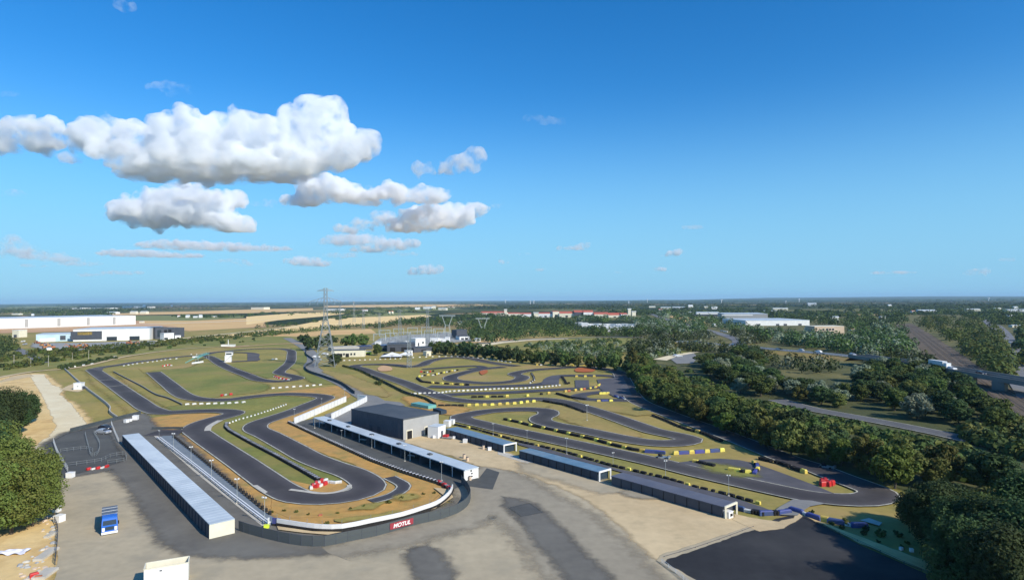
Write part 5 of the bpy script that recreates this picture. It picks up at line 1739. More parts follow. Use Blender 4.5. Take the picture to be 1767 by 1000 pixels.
pylon(562, 632, 497, 'big lattice pylon standing tallest beside the access road', 5.2, arms=((.83, 2.6, 9.8), (.965, 1.2, 5.2)), t_=.30)
for x, yb, yt, lab in [(611, 556, 520, 'faint distant pylon over the golden field, right of the big pylon'), (690, 596, 534, 'slim pylon at the left part of the substation'), (738, 592, 534, 'slim pylon near the right part of the substation'),
                       (706, 634, 575, 'thin pylon before the dark halls by the right circuit'), (587, 566, 527, 'small far pylon between big pylon and golden field'), (627, 569, 533, 'small far pylon before the golden field'),
                       (655, 575, 540, 'small pylon at the left fence of the substation')]:
    pylon(x, yb, yt, lab, 2.6, arms=((.8, 1.5, 4.5), (.95, 1.2, 3.0)), t_=.22)
for x, yb, yt, lab in [(772, 576, 543, 'cat-head portal pylon at the right of the substation'), (833, 577, 548, 'cat-head portal pylon before the dark woods')]:
    p = G(x, yb)
    h = hm(x, yt, yb)
    t = thing('portal_pylon', lab, 'pylon', p, .1)
    for sx in (-1, 1):
        m = MB()
        w = h * .22
        for o_ in (-.8, .8):
            m.bar((sx * w * .7 + o_, 0, 0), (sx * w * .45 + o_ * .5, 0, h * .45), .32)
            m.bar((sx * w * .45 + o_ * .5, 0, h * .45), (sx * w * 1.25 + o_ * .4, 0, h * .95), .32)
        for k in range(6):
            a = Vector((sx * w * (.7 - .25 * k / 6) - .8, 0, h * .45 * k / 6))
            b = Vector((sx * w * (.7 - .25 * (k + 1) / 6) + .7, 0, h * .45 * (k + 1) / 6))
            m.bar(a, b, .25)
        m.build('leg', M_['gantry_steel'], t)
    m = MB()
    for z in (.93, .99):
        m.bar((-w * 1.9, 0, h * z), (w * 1.9, 0, h * z), .32)
    for k in range(12):
        a = -w * 1.9 + k * w * 3.8 / 12
        m.bar((a, 0, h * (.93 if k % 2 else .99)), (a + w * 3.8 / 12, 0, h * (.99 if k % 2 else .93)), .25)
    m.bar((-w * .5, 0, h * .45), (w * .5, 0, h * .45), .35)
    m.build('crossbeam', M_['gantry_steel'], t)
# substation gantries and gear
sg = thing('gantry', 'x', 'gantry')
m = MB()
for sx in (-7, 7):
    for o_ in (-.4, .4):
        m.bar((sx + o_, 0, 0), (sx + o_ * .5, 0, 11), .3)
    for k in range(7):
        m.bar((sx - .4, 0, k * 1.5), (sx + .4, 0, k * 1.5 + 1.5), .18)
m.build('legs', M_['gantry_steel'], sg)
m = MB()
for z in (10.4, 11.2):
    m.bar((-7, 0, z), (7, 0, z), .3)
for k in range(10):
    m.bar((-7 + 1.4 * k, 0, 10.4 if k % 2 else 11.2), (-5.6 + 1.4 * k, 0, 11.2 if k % 2 else 10.4), .18)
m.build('beam', M_['gantry_steel'], sg)
for k in (-4, 0, 4):
    MB().cyl((k, 0, 8.2), .3, 2.1, 8).build('insulator', M_['roof_blue'], sg)
SG = Rep(sg)
for i, (x, y) in enumerate([(655, 588), (675, 586), (697, 585), (718, 583), (742, 581), (664, 580), (688, 577), (712, 575), (736, 574), (757, 577), (765, 584)]):
    SG.put(G(x, y), .1, 'steel gantry of the substation between cabins and dark wood', 'substation gantries', (.9, .9, .7))
sp = thing('insulator_post', 'x', 'insulator')
MB().bar((0, 0, 0), (0, 0, 3.2), .3).build('pole', M_['gantry_steel'], sp)
MB().cyl((0, 0, 3.2), .32, 2.4, 8, 0, .2).build('insulator', M_['steel'], sp)
SP = Rep(sp)
rg = random.Random(9)
for k in range(56):
    x = rg.uniform(645, 785)
    SP.put(G(x, rg.uniform(582, 592)), 0, 'pale insulator post in the ranks of the substation', 'substation insulator posts', rg.uniform(.7, 1.2))
sheet('gravel', [(640, 594), (655, 584), (700, 578), (770, 574), (812, 577), (814, 588), (770, 592), (730, 598), (670, 600)], M_['gravel_grey'])
# thin posts over the left scrub
tp = thing('utility_post', 'x', 'post')
MB().bar((0, 0, 0), (0, 0, 8), (.3, .2), n=6).build('pole', M_['concrete'], tp)
MB().box((0, 0, 7.9), 1.2, .2, .15).build('crossbar', M_['concrete'], tp)
TP = Rep(tp)
for x, yb, yt, lab in [(53, 632, 616, 'thin concrete post leftmost in the scrub'), (83.5, 631.5, 613, 'thin concrete post second from left in the scrub'), (125, 621, 608, 'thin concrete post by the low bushes left of the sign panel warehouse'),
                       (153, 620, 604, 'thin concrete post right of the low bushes in the scrub'), (24, 632, 612, 'thin concrete post nearest the left edge')]:
    TP.put(G(x, yb), 0, lab, None, hm(x, yt, yb) / 8)
# ---------------------------------------------------------------- footbridge, tower
a, b = G(338, 626), G(360, 618)
d = b - a
t = thing('footbridge', 'teal footbridge spanning the track at the top of the left circuit', 'bridge', (a + b) / 2, math.atan2(d.y, d.x))
L_ = d.length
MB().box((0, 0, 3.6), L_ * .9, 1.8, .25).build('deck', M_['teal'], t)
m = MB()
for sy in (-.85, .85):
    m.bar((-L_ * .45, sy, 4.9), (L_ * .45, sy, 4.9), .12)
    for k in range(15):
        x = -L_ * .45 + L_ * .9 * k / 14
        m.bar((x, sy, 3.86), (x, sy, 4.9), .09)
m.build('railing', M_['teal'], t)
for sx in (-.42, .42):
    m = MB()
    for sy in (-.8, .8):
        m.bar((sx * L_, sy, 0), (sx * L_, sy, 3.6), .3)
    m.build('support', M_['steel'], t)
    m = MB()
    m.bar((sx * L_, 1.0, 3.6), (sx * L_, 7.5, .1), .5)
    m.build('stair', M_['teal'], t)
for x0, y0, x1, y1, lab in [(332, 617.5, 345, 617), (332, 628, 351, 625.5)] and [(332, 617.5, 345, 617, 'white board fence left of the teal footbridge, far one'), (331, 628.5, 351, 625.5, 'white board fence below the teal footbridge'), (189, 619.5, 201, 616.5, 'white board standing at the end of the dark hedge strip')]:
    a, b = G(x0, y0), G(x1, y1)
    d = b - a
    t = thing('board_fence', lab, 'board', (a + b) / 2, math.atan2(d.y, d.x))
    MB().box((0, 0, .3), d.length, .12, 1.1).build('board', M_['white'], t)
    m = MB()
    for k in range(4):
        m.bar((d.length * (k / 3 - .5) * .96, .1, 0), (d.length * (k / 3 - .5) * .96, .1, 1.3), .1)
    m.build('posts', M_['steel_pale'], t)
p = G(394, 624)
t = thing('control_tower', 'white race control tower beside the teal footbridge', 'tower', p, .3)
MB().box((0, 0, 0), 4.2, 3.6, 4.6).build('lower_wall', M_['white'], t)
MB().box((.6, 0, 4.603), 4.6, 4.2, 2.4).build('cabin', M_['white'], t)
MB().box((.6, -2.13, 5.3), 3.6, .08, 1.0).build('window', M_['glass'], t)
MB().box((.6, 0, 7.006), 5.2, 4.8, .25).build('roof', M_['clad_grey'], t)
m = MB()
m.bar((-2.3, -2.2, .2), (2.0, -2.2, 4.4), .5)
m.build('stair', M_['steel_pale'], t)
p = G(394, 597.5)
t = thing('white_cabin', 'low white cabin with a mast, alone beyond the top straight', 'cabin', p, .1)
MB().box((0, 0, 0), 12, 4, 1.9).build('wall', M_['white'], t)
MB().box((0, 0, 1.903), 12.6, 4.6, .2).build('roof', M_['cream'], t)
MB().bar((0, 0, 2.1), (0, 0, 6.5), .5).build('mast', M_['white'], t)
# white kiosk with its mark on the left meadow
p = G(136.5, 671.5)
t = thing('kiosk', 'white square kiosk with a small dark mark on the left meadow', 'kiosk', p, .12)
MB().box((0, 0, 0), 3.5, 3.0, 3.2).build('wall', M_['white'], t)
MB().box((0, 0, 3.203), 3.8, 3.3, .16).build('roof', M_['white'], t)
m = MB()
m.box((.1, -1.53, 1.6), .7, .05, .25)
m.build('mark', M_['black'], t)
MB().box((1.95, 0, 0), .5, 1.4, 1.6).build('cabinet', M_['clad_dark'], t)
# footpath walls on the left meadow
for pts, lab, w, m_, hh in [([(110, 636), (136, 660), (150, 672), (190, 705), (189, 712), (204, 724)], 'grey low wall running down the left meadow past the white kiosk', .5, 'clad_grey', .9),
                            ([(196, 642), (215, 652), (244, 667), (270, 682), (290, 688), (314, 699)], 'dark low fence across the grass between the two straights', .3, 'clad_dark', .7)]:
    C = catmull([G(*p) for p in pts], 3)
    t = thing('low_wall', lab, 'wall')
    m = MB()
    for a, b in zip(C, C[1:]):
        d = (b - a)
        m.box((a + b) / 2, d.length * .995, w, hh, math.atan2(d.y, d.x))
    m.build('wall', M_[m_], t)
    m = MB()
    for a, b in zip(C, C[1:]):
        m.bar(a + Vector((0, 0, hh + .06)), b + Vector((0, 0, hh + .06)), w * .6)
    m.build('coping', M_['concrete'], t)
# line of bushes / hedge strip along the access road and the right circuit
def fence(pts, lab, h=1.8, step=2.5, scrim=None, name='fence', post='clad_dark', rails=2, cat='fence'):
    C = catmull([G(*p) for p in pts], step)
    t = thing(name, lab, cat)
    for k, p in enumerate(C[:95]):
        m = MB()
        m.bar(p, p + Vector((0, 0, h)), .07)
        m.build('post', M_[post], t)
    m = MB()
    for a, b in zip(C, C[1:]):
        for r_ in range(rails):
            z = h * (1 - r_ / max(1, rails) * .9) - .05
            m.bar(a + Vector((0, 0, z)), b + Vector((0, 0, z)), .045)
    m.build('rail', M_[post], t)
    if scrim:
        m = MB()
        n_ = len(C)
        q = [(p.x, p.y, .06) for p in C] + [(p.x, p.y, h - .1) for p in C]
        q2 = [(p.x + .03, p.y + .03, z_) for p in C for z_ in ()]
        La, Lb = offset_line(C, .015), offset_line(C, -.015)
        vs = [(p.x, p.y, .06) for p in La] + [(p.x, p.y, h - .1) for p in La] + [(p.x, p.y, .06) for p in Lb] + [(p.x, p.y, h - .1) for p in Lb]
        fs = []
        for i in range(n_ - 1):
            fs += [(i, i + 1, n_ + i + 1, n_ + i), (2 * n_ + i + 1, 2 * n_ + i, 3 * n_ + i, 3 * n_ + i + 1), (n_ + i, n_ + i + 1, 3 * n_ + i + 1, 3 * n_ + i)]
        m.add(vs, fs)
        m.build('scrim', M_[scrim], t)
    return t


# see-through cloth of the outer fence
mt = bpy.data.materials.new('scrim_cloth')
mt.use_nodes = True
N = mt.node_tree.nodes
pb = N['Principled BSDF']
pb.inputs['Base Color'].default_value = (.085, .098, .10, 1)
pb.inputs['Roughness'].default_value = .9
trn = N.new('ShaderNodeBsdfTransparent')
mx = N.new('ShaderNodeMixShader')
mx.inputs[0].default_value = .8
mt.node_tree.links.new(trn.outputs[0], mx.inputs[1])
mt.node_tree.links.new(pb.outputs[0], mx.inputs[2])
mt.node_tree.links.new(mx.outputs[0], N['Material Output'].inputs[0])
MATS['scrim_cloth'] = mt
fence([(412, 916), (430, 922), (480, 935), (520, 942), (560, 943), (600, 935), (650, 925), (716, 906), (760, 896), (789, 886), (806, 874), (812, 860), (806, 846), (796, 834)],
      'dark cloth covered fence curving round the lower end of the kart track', 2.0, 2.6, 'scrim_cloth')
fence([(530, 603), (528, 612), (541, 624), (527, 634), (532, 642), (560, 652), (590, 664), (604, 674), (612, 680)], 'dark fence hugging the left side of the access road', 1.6, 5, 'scrim', post='clad_dark')
fence([(592, 632), (620, 640), (645, 652), (668, 663), (700, 679), (712, 683), (735, 690), (750, 700)], 'dark overgrown fence along the right circuit beside the access road', 1.3, 4, 'scrim', post='clad_dark')
fence([(121, 746), (204, 724.5), (243, 715)], 'dark fence at the top edge of the dark asphalt square', 1.5, 2.5, 'scrim', post='clad_dark')
fence([(92, 764), (100, 786), (117, 815)], 'wire fence down the left side of the dark asphalt square', 1.6, 2, post='steel_pale', rails=3)
fence([(94, 902), (99, 915), (99, 935), (97, 955), (95, 975)], 'bent wire fence beside the rubble heap', 1.3, 1.6, post='clad_dark', rails=3)
fence([(104, 781), (127, 778), (150, 776), (160, 780)], 'low wire cage fence across the dark square, upper', 1.2, 2, post='steel', rails=2)
fence([(113, 806), (150, 801), (175, 797), (190, 790), (212, 786), (214, 797), (186, 801)], 'low wire cage fence across the dark square, lower', 1.2, 2, post='steel', rails=2)
fence([(147, 750), (152, 770), (160, 788), (166, 786), (172, 770), (162, 748)], 'wire pen in the middle of the dark square', 1.2, 2, post='steel', rails=2)
fence([(192, 732), (198, 748), (205, 764)], 'wire fence across the dark asphalt left of the long shed', 1.4, 2, post='steel_pale', rails=2)
fence([(262, 741), (300, 740.5), (316, 741)], 'dark railing across the track link at the top of the pit path', 1.0, 2, 'scrim', post='clad_dark')
fence([(1146, 962), (1200, 946), (1260, 925), (1300, 910)], 'low dark railing along the kerb of the dark yard', .35, 3, post='clad_dark', rails=1)
fence([(1142, 972), (1166, 990), (1192, 1012)], 'pale railing at the lower left of the dark yard', .8, 1.5, post='steel_pale', rails=3)
fence([(1385, 893), (1420, 908), (1480, 935), (1560, 972), (1620, 998)], 'low dark edge fence between dark yard and orange bank', .5, 4, post='clad_dark', rails=2)
# guard rails of the pit path
for k, (pts, lab) in enumerate([([(271, 757.5), (340, 811), (400, 860), (462, 908)], 'white rail along the pit path, nearer the long shed'), ([(276, 757), (345, 811), (405, 859), (466, 906)], 'white rail along the pit path, nearer the kart track')]):
    C = catmull([G(*p) for p in pts], 2.5)
    t = thing('guard_rail', lab, 'rail')
    m = MB()
    for a, b in zip(C, C[1:]):
        m.bar(a + Vector((0, 0, .62)), b + Vector((0, 0, .62)), .26)
    m.build('rail', M_['white'], t)
    for p in C:
        m = MB()
        m.bar(p, p + Vector((0, 0, .6)), .12)
        m.build('post', M_['steel_pale'], t)
# dark bushy stumps along the ochre edge
ts = thing('tyre_stack', 'x', 'tyre stack')
mb = MB()
for k in range(3):
    mb.cyl((0, 0, k * .26), .33 if k != 1 else .31, .245, 10)
mb.build('tyres', M_['tyre'], ts)
MB().bar((0, 0, .78), (0, 0, 1.25), .12).build('stake', M_['bark'], ts)
TSK = Rep(ts)
for p, h in along([(300, 755), (330, 779), (400, 836), (452, 878), (470, 891)], 2.15):
    TSK.put(p + Vector((0, 0, .02)), 0, 'dark tyre stack on the ochre edge of the pit path', 'tyre stacks on the ochre edge of the pit path')
# curved white wall round the hairpin
C = catmull([G(*p) for p in [(478, 908), (500, 911.5), (530, 916), (556, 918.5), (590, 918), (640, 908), (694, 896.5), (730, 885), (752, 877), (768, 866), (778, 855), (781, 847)]], 2.0)
t = thing('curved_wall', 'curved wall with white upper band and black foot around the hairpin run-off', 'wall')
for nm, z0, z1, off, mm in (('foot_band', 0, .75, .22, 'tyre'), ('upper_band', .755, 1.55, .10, 'white')):
    La, Lb = offset_line(C, off), offset_line(C, -off)
    n_ = len(C)
    vs = [(p.x, p.y, z0) for p in La] + [(p.x, p.y, z1) for p in La] + [(p.x, p.y, z0) for p in Lb] + [(p.x, p.y, z1) for p in Lb]
    fs = []
    for i in range(n_ - 1):
        fs += [(i + 1, i, n_ + i, n_ + i + 1), (2 * n_ + i, 2 * n_ + i + 1, 3 * n_ + i + 1, 3 * n_ + i), (n_ + i + 1, n_ + i, 3 * n_ + i, 3 * n_ + i + 1)]
    m = MB()
    m.add(vs, fs)
    m.build(nm, M_[mm], t)
m = MB()
for p in C[::2]:
    m.bar(p + Vector((0, 0, 1.4)), p + Vector((0, 0, 2.3)), .06)
m.build('stakes', M_['steel'], t)
a, b = G(465, 907), G(478, 908)
d = b - a
t = thing('hoarding', 'dark blue panel at the left end of the curved white wall', 'panel', (a + b) / 2 + Vector((.6, 0, 0)), math.atan2(d.y, d.x))
MB().box((0, 0, .5), 1.7, .1, 1.1).build('board', M_['blue'], t)
MB().box((0, 0, 0), 1.7, .3, .49).build('foot', M_['tyre'], t)
p = G(460, 911)
t = thing('lime_box', 'lime yellow box at the lower end of the pit path', 'box', p, .2)
MB().box((0, 0, 0), .9, .7, .62).build('body', M_['lime'], t)
MB().box((0, 0, .623), .95, .75, .06).build('lid', M_['lime'], t)
t = thing('gate_post', 'stout white post beside the lime yellow box', 'post', G(463.5, 909))
MB().box((0, 0, 0), .22, .22, 1.7).build('pole', M_['white'], t)
MB().box((0, 0, 1.703), .3, .3, .08).build('cap', M_['white'], t)
# sponsor banner on the outer fence
a, b = G(673, 918.5), G(713, 907.8)
d = b - a
rz = math.atan2(d.y, d.x)
t = thing('banner', 'red banner with white lettering hanging on the dark outer fence', 'banner', (a + b) / 2 + Vector((.03, -.14, 0)), rz)
MB().box((0, 0, .6), d.length, .05, 1.1).build('cloth', mat('banner_red', (.34, .04, .06), (.28, .04, .05), .8, 3, rough=.8), t)
tc = bpy.data.curves.new('lettering', 'FONT')
tc.body = 'MOTUL'
tc.size = .98
tc.align_x = 'CENTER'
tc.extrude = .008
tc.offset = .03
tc.shear = .25
tmp = bpy.data.objects.new('lettering', tc)
COL.objects.link(tmp)
dg = bpy.context.evaluated_depsgraph_get()
tm = bpy.data.meshes.new_from_object(tmp.evaluated_get(dg))
bpy.data.objects.remove(tmp)
tm.materials.clear()
tm.materials.append(M_['white'])
lt = link('lettering', tm, t, (0, -.04, .78))
lt.rotation_euler = (math.pi / 2, 0, 0)
xs = [v.co.x for v in tm.vertices]
k = d.length * .74 / (max(xs) - min(xs))
lt.scale = (k, 1, 1)
# small striped boards in the pit box fronts
for x, y in ((557, 733), (587, 745), (627, 762), (711, 790)):
    t = thing('pit_table', {557: 'white table in the uppermost pit box', 587: 'white table in the second pit box opening', 627: 'white table in the middle pit box opening', 711: 'white table in the lower pit boxes'}[x], 'table', G(x, y), -.55)
    MB().box((0, 0, .75), 2.4, .9, .08).build('table_top', M_['white'], t)
    for sx, sy in ((-1.1, -.35), (1.1, -.35), (-1.1, .35), (1.1, .35)):
        MB().box((sx, sy, 0), .08, .08, .747).build('leg', M_['steel'], t)
# ---------------------------------------------------------------- vehicles
def wheel(parent, x, y, r=.5, w=.3):
    m = MB()
    n = 14
    for rr, xx in ((r, w / 2),):
        vs = [(x + e * w / 2, y + r * math.cos(2 * math.pi * k / n), r + r * math.sin(2 * math.pi * k / n)) for e in (-1, 1) for k in range(n)]
        m.add(vs, [(k, (k + 1) % n, n + (k + 1) % n, n + k) for k in range(n)] + [tuple(range(n, 2 * n)), tuple(reversed(range(n)))])
    o = m.build('wheel', M_['tyre'], parent)
    m = MB()
    sx = 1 if x > 0 else -1
    vs = [(x + sx * (w / 2 + .01), y + r * .5 * math.cos(2 * math.pi * k / 8), r + r * .5 * math.sin(2 * math.pi * k / 8)) for k in range(8)]
    m.add(vs, [tuple(range(8))])
    m.build('rim', M_['steel_pale'], o)


# blue lorry
pA, pB = G(176.5, 925), G(201.5, 920.5)
d = pB - pA
rz = math.atan2(d.y, d.x)
mid = (pA + pB) / 2
t = thing('lorry', 'blue cabbed lorry with grey load bed parked alone on the yard', 'lorry', mid, rz)
m = MB()
m.prism([(-1.25, .1), (1.25, .1), (1.25, 2.1), (-1.25, 2.1)], .55, 1.75)
m.prism([(-1.25, .1), (1.25, .1), (1.25, 2.1), (-1.25, 2.1)], 1.753, 2.95, top=[(-1.15, .45), (1.15, .45), (1.15, 2.05), (-1.15, 2.05)])
m.build('cab', M_['blue_bright'], t)
m = MB()
m.prism([(-1.05, .08), (1.05, .08), (1.05, .2), (-1.05, .2)], 1.85, 2.62, top=[(-1.0, .32), (1.0, .32), (1.0, .45), (-1.0, .45)])
m.build('windscreen', M_['glass'], t)
MB().box((0, 0, .32), 2.5, .3, .38).build('bumper', M_['white'], t)
MB().box((0, .06, .95), 1.3, .06, .6).build('grille', M_['blue_dark'], t)
for sx in (-.95, .95):
    MB().box((sx, .04, .85), .42, .1, .62).build('headlight', M_['white'], t)
    MB().box((sx * 1.42, .5, 1.7), .2, .14, .6).build('mirror', M_['black'], t)
MB().box((0, 1.2, 2.953), 2.3, 1.5, .28).build('roof_deflector', M_['blue_bright'], t)
MB().box((0, 5.2, .7), 2.4, 6.2, .35).build('chassis', M_['black'], t)
MB().box((0, 5.3, 1.06), 2.5, 6.0, 1.9).build('load_box', mat('load_grey', (.10, .125, .16), (.14, .165, .20), .8, 3, rough=.6), t)
for y in (3.0, 5.0, 7.0):
    MB().box((0, y, 2.963), 2.52, .14, .05).build('strap', M_['steel_pale'], t)
MB().box((-.2, 2.45, 1.06), 2.2, .2, 2.05).build('headboard', M_['clad_dark'], t)
for y in (1.1, 5.8, 7.1):
    for sx in (-1.05, 1.05):
        wheel(t, sx, y)
# open skip at the bottom edge
a, b = G(248, 1017), G(325, 1003.5)
d = b - a
t = thing('skip', 'open topped white skip with cream inside at the bottom edge of the picture', 'skip', (a + b) / 2, math.atan2(d.y, d.x))
L_, w_, h_ = d.length, 2.5, 2.6
MB().box((0, w_ / 2, .15), L_, w_, .15).build('floor', M_['cream'], t)
MB().box((0, .05, .303), L_, .1, h_).build('side_wall', M_['white'], t)
MB().box((0, w_ - .05, .303), L_, .1, h_).build('side_wall', M_['cream'], t)
for sx in (-1, 1):
    MB().box((sx * (L_ / 2 - .05), w_ / 2, .303), .1, w_ - .21, h_).build('end_wall', M_['cream'], t)
m = MB()
for sx in (-1, 1):
    m.bar((sx * L_ / 2, 0, h_ + .34), (sx * L_ / 2, w_, h_ + .34), .14)
for sy in (0, w_):
    m.bar((-L_ / 2, sy, h_ + .34), (L_ / 2, sy, h_ + .34), .14)
m.build('rim', M_['cream'], t)
m = MB()
m.prism([(-.9 + .35 * math.cos(k * math.pi / 4), -.02) for k in range(1)] + [(-.55, -.02), (-.55, 0), (-.9, 0)], 2.3, 2.5)
m.build('emblem', M_['clad_dark'], t)
m = MB()
m.add([(-L_ * .3, 1.0, .31), (L_ * .38, .5, .31), (L_ * .40, 2.2, .31), (-L_ * .2, 2.3, .31), (0, 1.5, 1.3), (L_ * .2, 1.4, 1.1)], [(0, 1, 5, 4), (1, 2, 5), (2, 3, 4, 5), (3, 0, 4)])
m.build('load', M_['sand'], t)


# cars
def car_proto(m):
    t = thing('car', 'x', 'car')
    b = MB()
    prof = [(-2.1, .35), (2.1, .35), (2.15, .75), (1.95, .95), (1.0, 1.02), (.35, 1.45), (-1.15, 1.47), (-1.8, 1.05), (-2.12, .95)]
    n = len(prof)
    vs = [(-.86, -y, z) if z < 1.1 else (-.70, -y, z) for y, z in prof] + [(.86, -y, z) if z < 1.1 else (.70, -y, z) for y, z in prof]
    b.add(vs, [(k, (k + 1) % n, n + (k + 1) % n, n + k) for k in range(n)] + [tuple(reversed(range(n))), tuple(range(n, 2 * n))])
    b.build('body', m, t)
    for sy, y0, y1, z0, z1 in ((1, -.98, -.42, 1.04, 1.42),):
        g = MB()
        g.add([(-.74, y0 - .03, z0 + .01), (.74, y0 - .03, z0 + .01), (.64, y1 - .03, z1), (-.64, y1 - .03, z1)], [(0, 1, 2, 3)])
        g.build('windscreen', M_['glass'], t)
    for sx in (-1, 1):
        g = MB()
        g.add([(sx * .80, -.75, 1.06), (sx * .80, 1.55, 1.06), (sx * .72, 1.05, 1.42), (sx * .72, -.38, 1.42)], [(0, 1, 2, 3) if sx > 0 else (3, 2, 1, 0)])
        g.build('side_window', M_['glass'], t)
        for y in (-1.35, 1.3):
            wheel(t, sx * .82, y, .33, .2)
        MB().box((sx * .6, -2.13, .6), .35, .06, .16).build('headlight', M_['white'], t)
    return Rep(t)


mat('car_silver', (.55, .57, .60), rough=.3, metal=.5)
mat('car_dark', (.03, .035, .05), rough=.25)
CW, CD, CS = car_proto(M_['white']), car_proto(M_['car_dark']), car_proto(M_['car_silver'])
# viaduct of the motorway
V0 = [(1466, 613), (1500, 618), (1540, 623), (1580, 629), (1612, 634), (1660, 642), (1710, 650.5), (1767, 660), (1840, 672)]
zt = 5.5
C = catmull([G(x, y, zt) for x, y in V0], 8)
t = thing('viaduct', 'concrete motorway viaduct crossing the railway at the right edge', 'bridge')


def tube4(C, o0, o1, z0, z1, m, nm, t):
    La, Lb = offset_line(C, o0), offset_line(C, o1)
    n_ = len(C)
    vs = [(p.x, p.y, z0) for p in La] + [(p.x, p.y, z1) for p in La] + [(p.x, p.y, z0) for p in Lb] + [(p.x, p.y, z1) for p in Lb]
    fs = [(0, n_, 3 * n_, 2 * n_), (n_ - 1, 3 * n_ - 1, 4 * n_ - 1, 2 * n_ - 1)]
    for i in range(n_ - 1):
        fs += [(i, i + 1, n_ + i + 1, n_ + i), (2 * n_ + i + 1, 2 * n_ + i, 3 * n_ + i, 3 * n_ + i + 1), (n_ + i, n_ + i + 1, 3 * n_ + i + 1, 3 * n_ + i), (i + 1, i, 2 * n_ + i, 2 * n_ + i + 1)]
    m_ = MB()
    m_.add(vs, fs)
    return m_.build(nm, m, t)


mat('viaduct_concrete', (.22, .21, .185), (.27, .26, .23), .1, 5, rough=.9)
tube4(C, 11, -1, zt - 1.3, zt - .01, M_['viaduct_concrete'], 'deck', t)
tube4(C, 10.4, -.4, zt - .005, zt + .02, M_['road_far'], 'carriageway', t)
tube4(C, 11, 10.6, zt, zt + .9, M_['viaduct_concrete'], 'parapet', t)
tube4(C, -.6, -1, zt, zt + .9, M_['viaduct_concrete'], 'parapet', t)
tube4(C, 5.2, 4.9, zt + .03, zt + .8, M_['viaduct_concrete'], 'median_barrier', t)
for x, y in ((1680, 672), (1745, 682)):
    p = G(x, y)
    q = min(C, key=lambda c: abs(c.x / c.y - p.x / p.y)) + Vector((0, 4, 0))
    m = MB()
    m.box((q.x, q.y, 0), 2.2, 5.5, zt - 1.303, .3)
    m.build('pier', M_['viaduct_concrete'], t)
# motorway on its low bank left of the viaduct
CB = catmull([G(x, y, 2.6) for x, y in [(1165, 590), (1200, 591), (1240, 595), (1290, 599), (1340, 604), (1400, 609), (1440, 612.5), (1470, 616)]], 12)
mbk = MB()
La, Lb, Lc, Ld = offset_line(CB, 16), offset_line(CB, 10.5), offset_line(CB, -1), offset_line(CB, -7)
n_ = len(CB)
vs = [(p.x, p.y, -.02) for p in La] + [(p.x, p.y, 2.6) for p in Lb] + [(p.x, p.y, 2.6) for p in Lc] + [(p.x, p.y, -.02) for p in Ld]
fs = []
for i in range(n_ - 1):
    for r_ in range(3):
        a_ = r_ * n_ + i
        fs.append((a_ + n_, a_ + n_ + 1, a_ + 1, a_))
mbk.add(vs, fs)
o = mbk.build('embankment', M_['grass_dry'])
o['kind'] = 'structure'
o = strip_mesh(offset_line(CB, 10), offset_line(CB, -.5), 2.63, M_['road_far'], 'motorway')
o['kind'] = 'structure'
for off, lab in ((4.8, 'steel guard rail in the middle of the motorway'), (-.7, 'steel guard rail on the near side of the motorway')):
    t = thing('guard_rail', lab, 'rail')
    q = offset_line(CB, off)
    m = MB()
    for a, b in zip(q, q[1:]):
        m.bar(a + Vector((0, 0, .65)), b + Vector((0, 0, .65)), .3)
    m.build('rail', M_['steel_pale'], t)
    m = MB()
    for a in q:
        m.bar(a, a + Vector((0, 0, .6)), .15)
    m.build('posts', M_['steel_pale'], t)


def onroad(x, C_, off, z):
    p = min(C_, key=lambda c: abs(c.x / c.y - G(x, 640).x / G(x, 640).y))
    i = [k for k, c in enumerate(C_) if c is p][0]
    q = offset_line(C_, off)[i]
    a, b = C_[max(0, i - 1)], C_[min(len(C_) - 1, i + 1)]
    return Vector((q.x, q.y, z)), math.atan2(b.y - a.y, b.x - a.x) + math.pi / 2


for x, rep, off, fl, lab in [(1346, CW, 2.2, 0, 'white car on the motorway beside the sandy bank, left of two close together'), (1354, CW, 2.2, 0, 'white car on the motorway beside the sandy bank, right of two close together'),
                             (1374, CS, 7.5, 1, 'silver car on the far lanes of the motorway'), (1407, CW, 7.5, 1, 'white car alone on the far lanes of the motorway'), (1201, CW, 7.5, 1, 'white car at the left end of the visible motorway, far lane'),
                             (1202, CS, 2.2, 0, 'silver car at the left end of the visible motorway, near lane'), (1268, CS, 2.2, 0, 'silver car partly hidden by trees on the motorway')]:
    p, rz = onroad(x, CB, off, 2.64)
    rep.put(p, rz + (math.pi if fl else 0), lab, None, 1.2)
for x, rep, off, lab in [(1472, CS, 2.0, 'silver car just before the motorway dips behind the trees'), (1638, CW, 2.2, 'white van-like car on the viaduct above the railway'), (1690, CD, 2.2, 'dark car in the middle of the viaduct')]:
    p, rz = onroad(x, C, off, zt + .03)
    rep.put(p, rz, lab, None, 1.15)
